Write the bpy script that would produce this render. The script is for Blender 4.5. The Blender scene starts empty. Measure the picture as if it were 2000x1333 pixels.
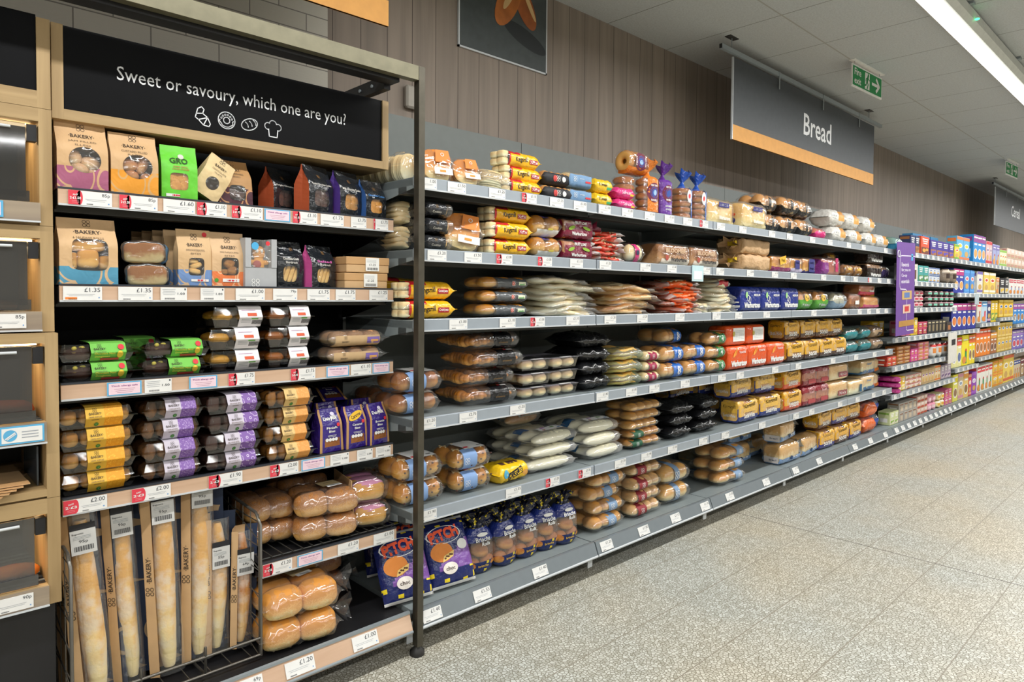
import bpy, math, random
from mathutils import Vector, Matrix, noise
PI = math.pi
S = bpy.context.scene
C = S.collection
rnd = random.Random(11)

# ------------------------------------------------------------------ camera, world, lamps, exposure
def make_camera():
    cd = bpy.data.cameras.new('camera'); cam = bpy.data.objects.new('camera', cd); C.objects.link(cam)
    yaw, pitch, roll = .7603, .0327, .0076
    F = Vector((math.sin(yaw) * math.cos(pitch), math.cos(yaw) * math.cos(pitch), -math.sin(pitch)))
    R0 = Vector((math.cos(yaw), -math.sin(yaw), 0)); U0 = R0.cross(F)
    R = math.cos(roll) * R0 + math.sin(roll) * U0
    U = -math.sin(roll) * R0 + math.cos(roll) * U0
    M = Matrix((R, U, -F)).transposed().to_4x4(); M.translation = (-1.3839, -1.9259, 1.279)
    cam.matrix_world = M
    cd.sensor_width = 36; cd.lens = 1323.66 * 36 / 2000; cd.shift_y = -(666.5 - 619.76) / 2000
    cd.clip_start = .05; cd.clip_end = 100
    S.camera = cam
make_camera()
w = bpy.data.worlds.new('world'); S.world = w; w.use_nodes = True
w.node_tree.nodes['Background'].inputs[0].default_value = (.93, .97, 1, 1)
w.node_tree.nodes['Background'].inputs[1].default_value = .09
S.view_settings.view_transform = 'Standard'; S.view_settings.look = 'None'
S.view_settings.exposure = 0.18; S.view_settings.gamma = 1; S.view_settings.use_curve_mapping = False
S.cycles.max_bounces = 7; S.cycles.diffuse_bounces = 3; S.cycles.glossy_bounces = 3
S.cycles.transmission_bounces = 4; S.cycles.transparent_max_bounces = 40
S.cycles.caustics_reflective = False; S.cycles.caustics_refractive = False
def area(name, loc, sx, sy, power, col=(1, .99, .965), rot=(0, 0, 0)):
    ld = bpy.data.lights.new(name, 'AREA'); ld.shape = 'RECTANGLE'; ld.size = sx; ld.size_y = sy; ld.energy = power; ld.color = col
    o = bpy.data.objects.new(name, ld); C.objects.link(o); o.location = loc; o.rotation_euler = rot
    return o
# the shop's rows of strip lamps: the row over this aisle, and the rows over the aisles behind the camera
area('strip_lamp_aisle', (5, -.86, 2.70), 22, .09, 285)
area('strip_lamp_next_aisle', (4, -3.3, 2.72), 20, .12, 235)
area('strip_lamp_far_aisle', (4, -5.8, 2.72), 20, .12, 200)

# ------------------------------------------------------------------ materials
def hx(h):
    h = h.lstrip('#'); c = [int(h[i:i + 2], 16) / 255 for i in (0, 2, 4)]
    return tuple(x / 12.92 if x <= .04045 else ((x + .055) / 1.055) ** 2.4 for x in c) + (1,)
_M = {}
def newmat(name):
    m = bpy.data.materials.new(name); m.use_nodes = True; nt = m.node_tree
    return m, nt, nt.nodes['Principled BSDF'], nt.nodes['Material Output']
def nd(nt, t, **k):
    n = nt.nodes.new(t)
    for a, b in k.items():
        if a.startswith('i_'):
            n.inputs[a[2:].replace('_', ' ')].default_value = b
        else: setattr(n, a, b)
    return n
def coords(nt, kind, scale=(1, 1, 1)):
    tc = nd(nt, 'ShaderNodeTexCoord'); mp = nd(nt, 'ShaderNodeMapping'); mp.inputs['Scale'].default_value = scale
    nt.links.new(tc.outputs[kind], mp.inputs[0]); return mp.outputs[0]
def ramp(nt, fac, stops, mode='LINEAR'):
    r = nd(nt, 'ShaderNodeValToRGB'); cr = r.color_ramp; cr.interpolation = mode
    while len(cr.elements) < len(stops): cr.elements.new(.5)
    for e, (p, c) in zip(cr.elements, stops): e.position = p; e.color = c
    nt.links.new(fac, r.inputs[0]); return r.outputs[0]
def bump(nt, bs, fac, strength, dist=.01):
    b = nd(nt, 'ShaderNodeBump'); b.inputs['Strength'].default_value = strength; b.inputs['Distance'].default_value = dist
    nt.links.new(fac, b.inputs['Height']); nt.links.new(b.outputs[0], bs.inputs['Normal'])
def pm(col, rough=.5, metal=0, var=.06, bmp=0, bsc=40, spec=.5, scale=25):
    """plain painted / printed surface with a little tonal noise"""
    k = (col, rough, metal, var, bmp, bsc, spec)
    if k in _M: return _M[k]
    m, nt, bs, out = newmat('print_' + col.lstrip('#')); c = hx(col)
    n = nd(nt, 'ShaderNodeTexNoise', i_Scale=scale, i_Detail=3.0); nt.links.new(coords(nt, 'Object'), n.inputs[0])
    a = tuple(x * (1 - var) for x in c[:3]) + (1,); b = tuple(min(1, x * (1 + var)) for x in c[:3]) + (1,)
    nt.links.new(ramp(nt, n.outputs[0], [(.3, a), (.7, b)]), bs.inputs['Base Color'])
    bs.inputs['Roughness'].default_value = rough; bs.inputs['Metallic'].default_value = metal
    bs.inputs['Specular IOR Level'].default_value = spec
    if bmp:
        n2 = nd(nt, 'ShaderNodeTexNoise', i_Scale=bsc, i_Detail=2.0); nt.links.new(coords(nt, 'Object'), n2.inputs[0])
        bump(nt, bs, n2.outputs[0], bmp)
    _M[k] = m; return m
def gl(col): return pm(col, .2, 0, .05, .7, 36, .7)          # glossy flow-wrap film print
def mt(col): return pm(col, .65, 0, .05)                       # matt card or paper print
def film(tint='#ffffff', haze=.04, bsc=34, rough=.09, strength=.55):
    k = ('film', tint, haze, bsc)
    if k in _M: return _M[k]
    m, nt, bs, out = newmat('clear_film'); nt.nodes.remove(bs)
    tr = nd(nt, 'ShaderNodeBsdfTransparent'); tr.inputs[0].default_value = hx(tint)
    gs = nd(nt, 'ShaderNodeBsdfGlossy'); gs.inputs['Roughness'].default_value = rough; gs.inputs[0].default_value = (1, 1, 1, 1)
    df = nd(nt, 'ShaderNodeBsdfDiffuse'); df.inputs[0].default_value = (.9, .9, .88, 1)
    n = nd(nt, 'ShaderNodeTexNoise', noise_type='RIDGED_MULTIFRACTAL', i_Scale=bsc * .55, i_Detail=2.0, i_Distortion=1.2); nt.links.new(coords(nt, 'Object', (1, 1, 1.6)), n.inputs[0])
    b = nd(nt, 'ShaderNodeBump'); b.inputs['Strength'].default_value = strength; b.inputs['Distance'].default_value = .01
    nt.links.new(n.outputs[0], b.inputs['Height']); nt.links.new(b.outputs[0], gs.inputs['Normal'])
    lw = nd(nt, 'ShaderNodeLayerWeight'); lw.inputs[0].default_value = .5
    pw = nd(nt, 'ShaderNodeMath', operation='POWER'); nt.links.new(lw.outputs['Facing'], pw.inputs[0]); pw.inputs[1].default_value = 3.5
    fr = nd(nt, 'ShaderNodeMath', operation='MULTIPLY_ADD'); nt.links.new(pw.outputs[0], fr.inputs[0]); fr.inputs[1].default_value = .4; fr.inputs[2].default_value = .10
    m1 = nd(nt, 'ShaderNodeMixShader'); m1.inputs[0].default_value = haze
    nt.links.new(tr.outputs[0], m1.inputs[1]); nt.links.new(df.outputs[0], m1.inputs[2])
    m2 = nd(nt, 'ShaderNodeMixShader'); nt.links.new(fr.outputs[0], m2.inputs[0])
    nt.links.new(m1.outputs[0], m2.inputs[1]); nt.links.new(gs.outputs[0], m2.inputs[2])
    nt.links.new(m2.outputs[0], out.inputs[0])
    _M[k] = m; return m
def crust(top, side, low=None, flour=0, sc=30):
    """baked dough: browner where it baked (upper side), paler sides, mottled"""
    k = ('crust', top, side, low, flour, sc)
    if k in _M: return _M[k]
    m, nt, bs, out = newmat('baked_crust'); g = coords(nt, 'Generated'); sep = nd(nt, 'ShaderNodeSeparateXYZ'); nt.links.new(g, sep.inputs[0])
    n = nd(nt, 'ShaderNodeTexNoise', i_Scale=sc, i_Detail=4.0, i_Roughness=.6); nt.links.new(coords(nt, 'Object'), n.inputs[0])
    ma = nd(nt, 'ShaderNodeMath', operation='MULTIPLY_ADD'); nt.links.new(n.outputs[0], ma.inputs[0]); ma.inputs[1].default_value = .5
    n0 = nd(nt, 'ShaderNodeTexNoise', i_Scale=2.2, i_Detail=2.0); nt.links.new(g, n0.inputs[0])
    mb = nd(nt, 'ShaderNodeMath', operation='MULTIPLY_ADD'); nt.links.new(n0.outputs[0], mb.inputs[0]); mb.inputs[1].default_value = .55
    sb = nd(nt, 'ShaderNodeMath', operation='SUBTRACT'); nt.links.new(sep.outputs[2], sb.inputs[0]); sb.inputs[1].default_value = .27; nt.links.new(sb.outputs[0], mb.inputs[2])
    nt.links.new(mb.outputs[0], ma.inputs[2])
    def L_(c):
        v = hx(c)[:3]; g_ = .3 * v[0] + .6 * v[1] + .1 * v[2]; return tuple(min(.9, max(.004, (g_ + (q - g_) * 1.10) * 1.20)) for q in v) + (1,)
    st = [(.38, L_(low or side)), (.62, L_(side)), (1.05 / 1.3, L_(top))]
    col = ramp(nt, ma.outputs[0], st)
    if flour:
        n3 = nd(nt, 'ShaderNodeTexNoise', i_Scale=sc * .8, i_Detail=5.0); nt.links.new(coords(nt, 'Object'), n3.inputs[0])
        mx = nd(nt, 'ShaderNodeMixRGB'); mx.inputs[2].default_value = (.8, .74, .66, 1)
        nt.links.new(ramp(nt, n3.outputs[0], [(.45, (0, 0, 0, 1)), (.62, (flour,) * 3 + (1,))]), mx.inputs[0]); nt.links.new(col, mx.inputs[1]); col = mx.outputs[0]
    nt.links.new(col, bs.inputs['Base Color']); bs.inputs['Roughness'].default_value = .55
    n2 = nd(nt, 'ShaderNodeTexNoise', i_Scale=sc * 4, i_Detail=3.0); nt.links.new(coords(nt, 'Object'), n2.inputs[0]); bump(nt, bs, n2.outputs[0], .35, .004)
    _M[k] = m; return m
def wood(base, dark, axis=2, sc=1.0, rough=.55, planks=0, var=.5):
    k = ('wood', base, dark, axis, sc, planks)
    if k in _M: return _M[k]
    m, nt, bs, out = newmat('wood_grain'); s = [60 * sc] * 3; s[axis] = 3 * sc
    n = nd(nt, 'ShaderNodeTexNoise', i_Scale=1.0, i_Detail=5.0, i_Distortion=.6); nt.links.new(coords(nt, 'Object', s), n.inputs[0])
    col = ramp(nt, n.outputs[0], [(.32, hx(dark)), (.68, hx(base))]); h = n.outputs[0]
    if planks:
        sep = nd(nt, 'ShaderNodeSeparateXYZ'); nt.links.new(coords(nt, 'Object'), sep.inputs[0])
        dv = nd(nt, 'ShaderNodeMath', operation='DIVIDE'); nt.links.new(sep.outputs[0], dv.inputs[0]); dv.inputs[1].default_value = planks
        fl = nd(nt, 'ShaderNodeMath', operation='FLOOR'); nt.links.new(dv.outputs[0], fl.inputs[0])
        wn = nd(nt, 'ShaderNodeTexWhiteNoise', noise_dimensions='1D'); nt.links.new(fl.outputs[0], wn.inputs['W'])
        frc = nd(nt, 'ShaderNodeMath', operation='FRACT'); nt.links.new(dv.outputs[0], frc.inputs[0])
        hv = nd(nt, 'ShaderNodeHueSaturation'); nt.links.new(col, hv.inputs['Color'])
        nt.links.new(ramp(nt, wn.outputs[0], [(0, (.94,) * 3 + (1,)), (1, (1.03,) * 3 + (1,))]), hv.inputs['Value'])
        mx = nd(nt, 'ShaderNodeMixRGB'); mx.inputs[2].default_value = hx('#3b302a')
        nt.links.new(ramp(nt, frc.outputs[0], [(0, (1, 1, 1, 1)), (.022, (0, 0, 0, 1))], 'CONSTANT'), mx.inputs[0]); nt.links.new(hv.outputs[0], mx.inputs[1]); col = mx.outputs[0]
    nt.links.new(col, bs.inputs['Base Color']); bs.inputs['Roughness'].default_value = rough; bump(nt, bs, h, .15, .003)
    _M[k] = m; return m
def bagmat(paper, band, z, line):
    """paper bag print: plain paper above, coloured band with big looping lines below height fraction z"""
    k = ('bag', paper, band, z, line)
    if k in _M: return _M[k]
    m, nt, bs, out = newmat('bag_print'); g = coords(nt, 'Generated'); sep = nd(nt, 'ShaderNodeSeparateXYZ'); nt.links.new(g, sep.inputs[0])
    vo = nd(nt, 'ShaderNodeTexVoronoi', i_Scale=2.3, i_Randomness=.9); nt.links.new(coords(nt, 'Generated', (1, .35, 1)), vo.inputs[0])
    wv = nd(nt, 'ShaderNodeMath', operation='PINGPONG'); nt.links.new(vo.outputs['Distance'], wv.inputs[0]); wv.inputs[1].default_value = .22
    lc = ramp(nt, wv.outputs[0], [(0, hx(band)), (.185, hx(line))], 'CONSTANT')
    n = nd(nt, 'ShaderNodeTexNoise', i_Scale=18.0, i_Detail=3.0); nt.links.new(coords(nt, 'Object'), n.inputs[0])
    pc = ramp(nt, n.outputs[0], [(.3, tuple(x * .92 for x in hx(paper)[:3]) + (1,)), (.7, hx(paper))])
    mx = nd(nt, 'ShaderNodeMixRGB'); nt.links.new(ramp(nt, sep.outputs[2], [(0, (1, 1, 1, 1)), (z, (0, 0, 0, 1))], 'CONSTANT'), mx.inputs[0])
    nt.links.new(pc, mx.inputs[1]); nt.links.new(lc, mx.inputs[2]); nt.links.new(mx.outputs[0], bs.inputs['Base Color'])
    bs.inputs['Roughness'].default_value = .6
    n2 = nd(nt, 'ShaderNodeTexNoise', i_Scale=22.0, i_Detail=2.0, i_Distortion=1.0); nt.links.new(coords(nt, 'Object'), n2.inputs[0]); bump(nt, bs, n2.outputs[0], .5, .006)
    _M[k] = m; return m
def mottle(a, b, sc=22):
    k = ('mottle', a, b, sc)
    if k in _M: return _M[k]
    m, nt, bs, out = newmat('mottled_print'); n = nd(nt, 'ShaderNodeTexNoise', i_Scale=sc, i_Detail=2.0, i_Distortion=1.0); nt.links.new(coords(nt, 'Object'), n.inputs[0])
    nt.links.new(ramp(nt, n.outputs[0], [(.44, hx(a)), (.54, hx(b))]), bs.inputs['Base Color']); bs.inputs['Roughness'].default_value = .22
    n2 = nd(nt, 'ShaderNodeTexNoise', i_Scale=40.0); nt.links.new(coords(nt, 'Object'), n2.inputs[0]); bump(nt, bs, n2.outputs[0], .6)
    _M[k] = m; return m
def loops(base, line, sc=9):
    k = ('loops', base, line, sc)
    if k in _M: return _M[k]
    m, nt, bs, out = newmat('loop_print')
    vo = nd(nt, 'ShaderNodeTexVoronoi', i_Scale=sc, i_Randomness=.9); nt.links.new(coords(nt, 'Object', (1, .3, 1)), vo.inputs[0])
    wv = nd(nt, 'ShaderNodeMath', operation='PINGPONG'); nt.links.new(vo.outputs['Distance'], wv.inputs[0]); wv.inputs[1].default_value = .25
    nt.links.new(ramp(nt, wv.outputs[0], [(0, hx(base)), (.215, hx(line))], 'CONSTANT'), bs.inputs['Base Color']); bs.inputs['Roughness'].default_value = .6
    _M[k] = m; return m
def specks(base, dot, sc=60, th=.25, rough=.3):
    k = ('specks', base, dot, sc, th)
    if k in _M: return _M[k]
    m, nt, bs, out = newmat('speckled_print')
    vo = nd(nt, 'ShaderNodeTexVoronoi', i_Scale=sc, distance='CHEBYCHEV'); nt.links.new(coords(nt, 'Object'), vo.inputs[0])
    nt.links.new(ramp(nt, vo.outputs['Distance'], [(0, hx(dot)), (th, hx(base))], 'CONSTANT'), bs.inputs['Base Color']); bs.inputs['Roughness'].default_value = rough
    n2 = nd(nt, 'ShaderNodeTexNoise', i_Scale=40.0); nt.links.new(coords(nt, 'Object'), n2.inputs[0]); bump(nt, bs, n2.outputs[0], .5)
    _M[k] = m; return m
def emis(col, st):
    m, nt, bs, out = newmat('lamp_glow'); nt.nodes.remove(bs); e = nd(nt, 'ShaderNodeEmission'); e.inputs[0].default_value = hx(col); e.inputs[1].default_value = st
    nt.links.new(e.outputs[0], out.inputs[0]); return m

# ------------------------------------------------------------------ mesh builder
_T = {}
def txt(s, bold=0.0):
    k = (s, bold)
    if k not in _T:
        cu = bpy.data.curves.new('t', 'FONT'); cu.body = s; cu.size = 1; cu.resolution_u = 2; cu.offset = bold
        o = bpy.data.objects.new('t', cu); me = o.to_mesh()
        vs = [(v.co.x, v.co.y) for v in me.vertices]; fs = [tuple(p.vertices) for p in me.polygons]
        o.to_mesh_clear(); bpy.data.objects.remove(o); bpy.data.curves.remove(cu)
        if vs:
            x0 = min(v[0] for v in vs); x1 = max(v[0] for v in vs); y0 = min(v[1] for v in vs); y1 = max(v[1] for v in vs)
            vs = [(x - (x0 + x1) / 2, y - (y0 + y1) / 2) for x, y in vs]
            _T[k] = (vs, fs, x1 - x0, y1 - y0)
        else: _T[k] = ([], [], 1, 1)
    return _T[k]
def ell(rx, rz, n=20, rings=2):
    vs = [(0, 0)]; fs = []
    for r in range(1, rings + 1):
        vs += [(rx * r / rings * math.cos(2 * PI * i / n), rz * r / rings * math.sin(2 * PI * i / n)) for i in range(n)]
    for i in range(n): fs.append((0, 1 + i, 1 + (i + 1) % n))
    for r in range(1, rings):
        a = 1 + (r - 1) * n; b = a + n
        for i in range(n): j = (i + 1) % n; fs.append((a + i, b + i, b + j, a + j))
    return vs, fs
def ring(rx, rz, t, n=20):
    vs = [(k * rx * math.cos(2 * PI * i / n), k * rz * math.sin(2 * PI * i / n)) for k in (1, 1 - t) for i in range(n)]
    return vs, [(i, (i + 1) % n, n + (i + 1) % n, n + i) for i in range(n)]
def rect(w, h, nx=6, nz=3):
    vs = [(-w / 2 + w * i / nx, -h / 2 + h * j / nz) for j in range(nz + 1) for i in range(nx + 1)]
    fs = [(j * (nx + 1) + i, j * (nx + 1) + i + 1, (j + 1) * (nx + 1) + i + 1, (j + 1) * (nx + 1) + i) for j in range(nz) for i in range(nx)]
    return vs, fs
class MB:
    def __init__(s): s.v = []; s.f = []; s.mi = []; s.sm = []; s.ms = []; s.maps = {}
    def slot(s, m):
        if m not in s.ms: s.ms.append(m)
        return s.ms.index(m)
    def add(s, vs, fs, m, smooth=False):
        b = len(s.v); s.v += [tuple(v) for v in vs]; i = s.slot(m) if not callable(m) else None
        for k, f in enumerate(fs):
            s.f.append(tuple(b + x for x in f)); s.mi.append(s.slot(m(k)) if i is None else i); s.sm.append(smooth)
    def box(s, x0, x1, y0, y1, z0, z1, m, c=0):
        if c:
            X = [(x0, x0 + c), (x1, x1 - c)]; vs = []; idx = {}
            for i in (0, 1):
                for j in (0, 1):
                    for k in (0, 1):
                        px = (x0, x1)[i]; py = (y0, y1)[j]; pz = (z0, z1)[k]; sx = c if i == 0 else -c; sy = c if j == 0 else -c; sz = c if k == 0 else -c
                        idx[i, j, k] = len(vs); vs += [(px, py + sy, pz + sz), (px + sx, py, pz + sz), (px + sx, py + sy, pz)]
            g = lambda i, j, k, a: idx[i, j, k] + a
            fs = []
            for i in (0, 1): fs.append(tuple(g(i, *q, 0) for q in ((0, 0), (1, 0), (1, 1), (0, 1))))
            for j in (0, 1): fs.append(tuple(g(q[0], j, q[1], 1) for q in ((0, 0), (1, 0), (1, 1), (0, 1))))
            for k in (0, 1): fs.append(tuple(g(q[0], q[1], k, 2) for q in ((0, 0), (1, 0), (1, 1), (0, 1))))
            for j in (0, 1):
                for k in (0, 1): fs.append((g(0, j, k, 1), g(1, j, k, 1), g(1, j, k, 2), g(0, j, k, 2)))
            for i in (0, 1):
                for k in (0, 1): fs.append((g(i, 0, k, 0), g(i, 1, k, 0), g(i, 1, k, 2), g(i, 0, k, 2)))
            for i in (0, 1):
                for j in (0, 1): fs.append((g(i, j, 0, 0), g(i, j, 1, 0), g(i, j, 1, 1), g(i, j, 0, 1)))
            for i in (0, 1):
                for j in (0, 1):
                    for k in (0, 1): fs.append((g(i, j, k, 0), g(i, j, k, 1), g(i, j, k, 2)))
            s.add(vs, fs, m)
        else:
            vs = [(x, y, z) for z in (z0, z1) for x, y in ((x0, y0), (x1, y0), (x1, y1), (x0, y1))]
            s.add(vs, [(0, 3, 2, 1), (4, 5, 6, 7), (0, 1, 5, 4), (1, 2, 6, 5), (2, 3, 7, 6), (3, 0, 4, 7)], m)
        return s
    def prism(s, pts, y0, y1, m, axis='x'):
        """polygon (a,b) extruded; axis x: pts are (y,z) extruded along x; axis y: pts are (x,z)"""
        n = len(pts)
        mk = (lambda p, t: (t, p[0], p[1])) if axis == 'x' else ((lambda p, t: (p[0], t, p[1])) if axis == 'y' else (lambda p, t: (p[0], p[1], t)))
        vs = [mk(p, y0) for p in pts] + [mk(p, y1) for p in pts]
        s.add(vs, [tuple(range(n)), tuple(range(2 * n - 1, n - 1, -1))] + [(i, n + i, n + (i + 1) % n, (i + 1) % n) for i in range(n)], m); return s
    def rings(s, rs, m, smooth=True, cap=True):
        n = len(rs[0]); vs = [p for r in rs for p in r]; fs = []
        for a in range(len(rs) - 1):
            for i in range(n): j = (i + 1) % n; fs.append((a * n + i, a * n + j, (a + 1) * n + j, (a + 1) * n + i))
        s.add(vs, fs, m, smooth)
        if cap:
            mm = (lambda k: m(0)) if callable(m) else m
            s.add(rs[0], [tuple(range(n - 1, -1, -1))], mm, False); s.add(rs[-1], [tuple(range(n))], (lambda k: m(len(fs) - 1)) if callable(m) else m, False)
        return s
    def tube(s, pts, r, m, n=6, closed=False):
        P = [Vector(p) for p in pts]; rs = []; N = len(P); up = None
        for i, p in enumerate(P):
            d = (P[(i + 1) % N] - P[i - 1]) if (closed or 0 < i < N - 1) else (P[1] - P[0] if i == 0 else P[-1] - P[-2])
            d.normalize(); a = Vector((0, 0, 1)) if abs(d.z) < .9 else Vector((1, 0, 0))
            if up is not None and up.cross(d).length > .1: a = up
            u = d.cross(a).normalized(); v = u.cross(d).normalized(); up = v
            rr = r(i / (N - 1)) if callable(r) else r
            rs.append([tuple(p + rr * (math.cos(2 * PI * k / n) * u + math.sin(2 * PI * k / n) * v)) for k in range(n)])
        if closed: rs.append(rs[0])
        return s.rings(rs, m, True, not closed)
    def ball(s, c, r, m, e=2.0, nu=14, nv=9, flat=0, wob=0, sd=0):
        """(super)ellipsoid; flat>0 presses the lower part"""
        sg = lambda x, p: math.copysign(abs(x) ** p, x); vs = []; fs = []
        for j in range(nv + 1):
            ph = -PI / 2 + PI * j / nv
            for i in range(nu):
                t = 2 * PI * i / nu; p = 2 / e
                x = sg(math.cos(ph), p) * sg(math.cos(t), p); y = sg(math.cos(ph), p) * sg(math.sin(t), p); z = sg(math.sin(ph), p)
                if flat and z < 0: z *= (1 - flat)
                k = 1 + wob * noise.noise(Vector((x * 1.7 + sd, y * 1.7, z * 1.7)))
                vs.append((c[0] + r[0] * x * k, c[1] + r[1] * y * k, c[2] + r[2] * z * k))
        for j in range(nv):
            for i in range(nu): q = (i + 1) % nu; fs.append((j * nu + i, j * nu + q, (j + 1) * nu + q, (j + 1) * nu + i))
        s.add(vs, fs, m, True); return s
    def torus(s, c, R, r, m, nu=18, nv=9, sq=1.0, axis='z'):
        vs = []; fs = []
        for i in range(nu):
            a = 2 * PI * i / nu
            for j in range(nv):
                b = 2 * PI * j / nv; q = R + r * math.cos(b); p = (q * math.cos(a), q * math.sin(a), r * sq * math.sin(b))
                if axis == 'y': p = (p[0], p[2], p[1])
                vs.append((c[0] + p[0], c[1] + p[1], c[2] + p[2]))
        for i in range(nu):
            for j in range(nv): fs.append((i * nv + j, ((i + 1) % nu) * nv + j, ((i + 1) % nu) * nv + (j + 1) % nv, i * nv + (j + 1) % nv))
        s.add(vs, fs, m, True); return s
    def shape(s, sh, fn, m):
        s.add([fn(x, z) for x, z in sh[0]], sh[1], m); return s
    def text(s, st, fn, cx, cz, w, h, m, bold=.012, rot=0, keep=False, skew=0):
        vs, fs, tw, th = txt(st, bold)
        if not vs: return s
        kx = w / tw; kz = h / th
        if keep: kx = kz = min(kx, kz)
        c, q = math.cos(rot), math.sin(rot)
        s.add([fn(cx + (x * kx + skew * y * kz) * c - y * kz * q, cz + x * kx * q + y * kz * c) for x, y in vs], fs, m); return s
    def deco(s, items):
        for it in items:
            fn = s.maps[it[2] if it[0] == 't' else it[1]]
            if it[0] == 't': s.text(it[1], fn, it[3], it[4], it[5], it[6], it[7], *(it[8:] if len(it) > 8 else ()))
            else:
                sh = {'e': lambda: ell(it[4], it[5]), 'r': lambda: rect(it[4], it[5]), 'o': lambda: ring(it[4], it[5], .22)}[it[0]]()
                rot = it[7] if len(it) > 7 else 0; c, q = math.cos(rot), math.sin(rot)
                s.shape(([(it[2] + x * c - z * q, it[3] + x * q + z * c) for x, z in sh[0]], sh[1]), fn, it[6])
        return s
    def mesh(s, name='mesh'):
        me = bpy.data.meshes.new(name); me.from_pydata(s.v, [], s.f)
        for m in s.ms: me.materials.append(m)
        me.polygons.foreach_set('material_index', s.mi); me.polygons.foreach_set('use_smooth', s.sm); me.update(); return me

# ------------------------------------------------------------------ things and parts
def obj(name, me, parent=None, mat=None):
    name = name.split('#')[0]; o = bpy.data.objects.new(name, me.mesh(name) if isinstance(me, MB) else me); C.objects.link(o)
    if parent is not None: o.parent = parent
    if mat is not None: o.matrix_local = mat
    return o
LABELS = {}
def tag(o, label, cat, group=None):
    o['label'] = label; o['category'] = cat
    if group: o['group'] = group
    LABELS.setdefault(label, []).append(o.name); return o
def struct(name, me):
    o = obj(name, me); o['kind'] = 'structure'; return o
def TR(x=0, y=0, z=0, rx=0, ry=0, rz=0, s=1):
    from mathutils import Euler
    return Matrix.Translation((x, y, z)) @ Euler((rx, ry, rz)).to_matrix().to_4x4() @ (Matrix.Diagonal((s, s, s, 1)) if not isinstance(s, tuple) else Matrix.Diagonal(s + (1,)))
def put(spec, name, label, cat, M, group=None):
    """spec: list of (part name, mesh, matrix, subparts); a one-mesh spec becomes a single-mesh thing"""
    if len(spec) == 1 and not (len(spec[0]) > 3 and spec[0][3]):
        o = obj(name, spec[0][1]); o.matrix_world = M @ (spec[0][2] or Matrix())
        return tag(o, label, cat, group)
    r = bpy.data.objects.new(name, None); C.objects.link(r); r.empty_display_size = .02; r.matrix_world = M; tag(r, label, cat, group)
    for p in spec:
        o = obj(p[0], p[1], r, p[2])
        for q in (p[3] if len(p) > 3 else ()): obj(q[0], q[1], o, q[2])
    return r
POS = {1: [''], 2: ['lower', 'upper'], 3: ['bottom', 'middle', 'top'], 4: ['bottom', 'second-lowest', 'third-lowest', 'top'], 5: ['bottom', 'second-lowest', 'middle', 'fourth-lowest', 'top']}
ORD = ['first', 'second', 'third', 'fourth', 'fifth', 'sixth', 'seventh', 'eighth', 'ninth', 'tenth', 'eleventh', 'twelfth']
def pile(spec, name, desc, where, cat, x, y, z, n, dz, group=None, jx=.008, jr=.03, rz=0, rx=0, ry=0):
    """n equal packs lying on each other; each label names its place in the pile"""
    for i in range(n):
        k = POS.get(n, ORD)[i] if n <= 5 else (['bottom'] + [ORD[j] + '-lowest' for j in range(1, n - 1)] + ['top'])[i]
        put(spec, name, (k + ' ' if k else '') + desc + ' ' + where, cat,
            TR(x + (rnd.uniform(-jx, jx) if i else 0), y + rnd.uniform(-jx, jx) * (i > 0), z + .002 + i * dz, rx, ry, rz + rnd.uniform(-jr, jr)), group or name.replace('_', ' ') + 's ' + where)
_S = {}
def spec(fn):
    def g(*a, **k):
        key = (fn.__name__, repr(a), repr(sorted(k.items())))
        if key not in _S: _S[key] = fn(*a, **k)
        return _S[key]
    return g

# ------------------------------------------------------------------ shared materials
FILM = film(); HAZE = film('#ffffff', .16, 26); PET = film('#f7f9f9', .0, 9, .06, .3); DARKFILM = film('#dfe3e6', .05, 30)
BLUEFILM = film('#a8c4e6', .12, 30)
WHITE = mt('#e9e9e6'); CARD = mt('#d9d4c8'); BLACK = mt('#141415'); INK = mt('#1c1c20'); RED = mt('#d6333c'); GREY = mt('#8d9598')
KRAFT = mt('#c7a377'); NAVY = mt('#20304d')
BUN = crust('#a8702c', '#d2a258', '#e0c086'); PALE = crust('#e2c79a', '#e8d5b0', '#e9dcc0'); WHT = crust('#e8dcc2', '#ece2cc', '#e8dcc4')
GOLD = crust('#b0742c', '#d2a050', '#dcb878'); BRIO = crust('#8a5226', '#b57e44', '#cb9a5e'); BAGEL = crust('#8f5320', '#b87a3c', '#c99a5c')
CROI = crust('#a3682e', '#c98d4c', '#dcae70'); CHOC = crust('#3a211a', '#4d2f24', '#3a231c'); COOK = crust('#b98346', '#c99757', '#b07c40', sc=60); FLAP = crust('#8a5a2a', '#a8743a', '#8a5a2c', sc=70)
TAN = crust('#c58f54', '#dcb27a', '#e8cfa0'); NAAN = crust('#dccaa4', '#eee2c8', '#e6d8b8', sc=14); BATON = crust('#c9974f', '#dcb878', '#e6cc98', flour=.5)
ORANGEP = crust('#cf8440', '#dda263', '#eacb98'); SOUR = crust('#8a4f22', '#b47a42', '#d0a070', flour=.25)
ss = lambda a, b, x: (lambda t: t * t * (3 - 2 * t))(min(1, max(0, (x - a) / (b - a))))
spow = lambda x, p: math.copysign(abs(x) ** p, x)

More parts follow.
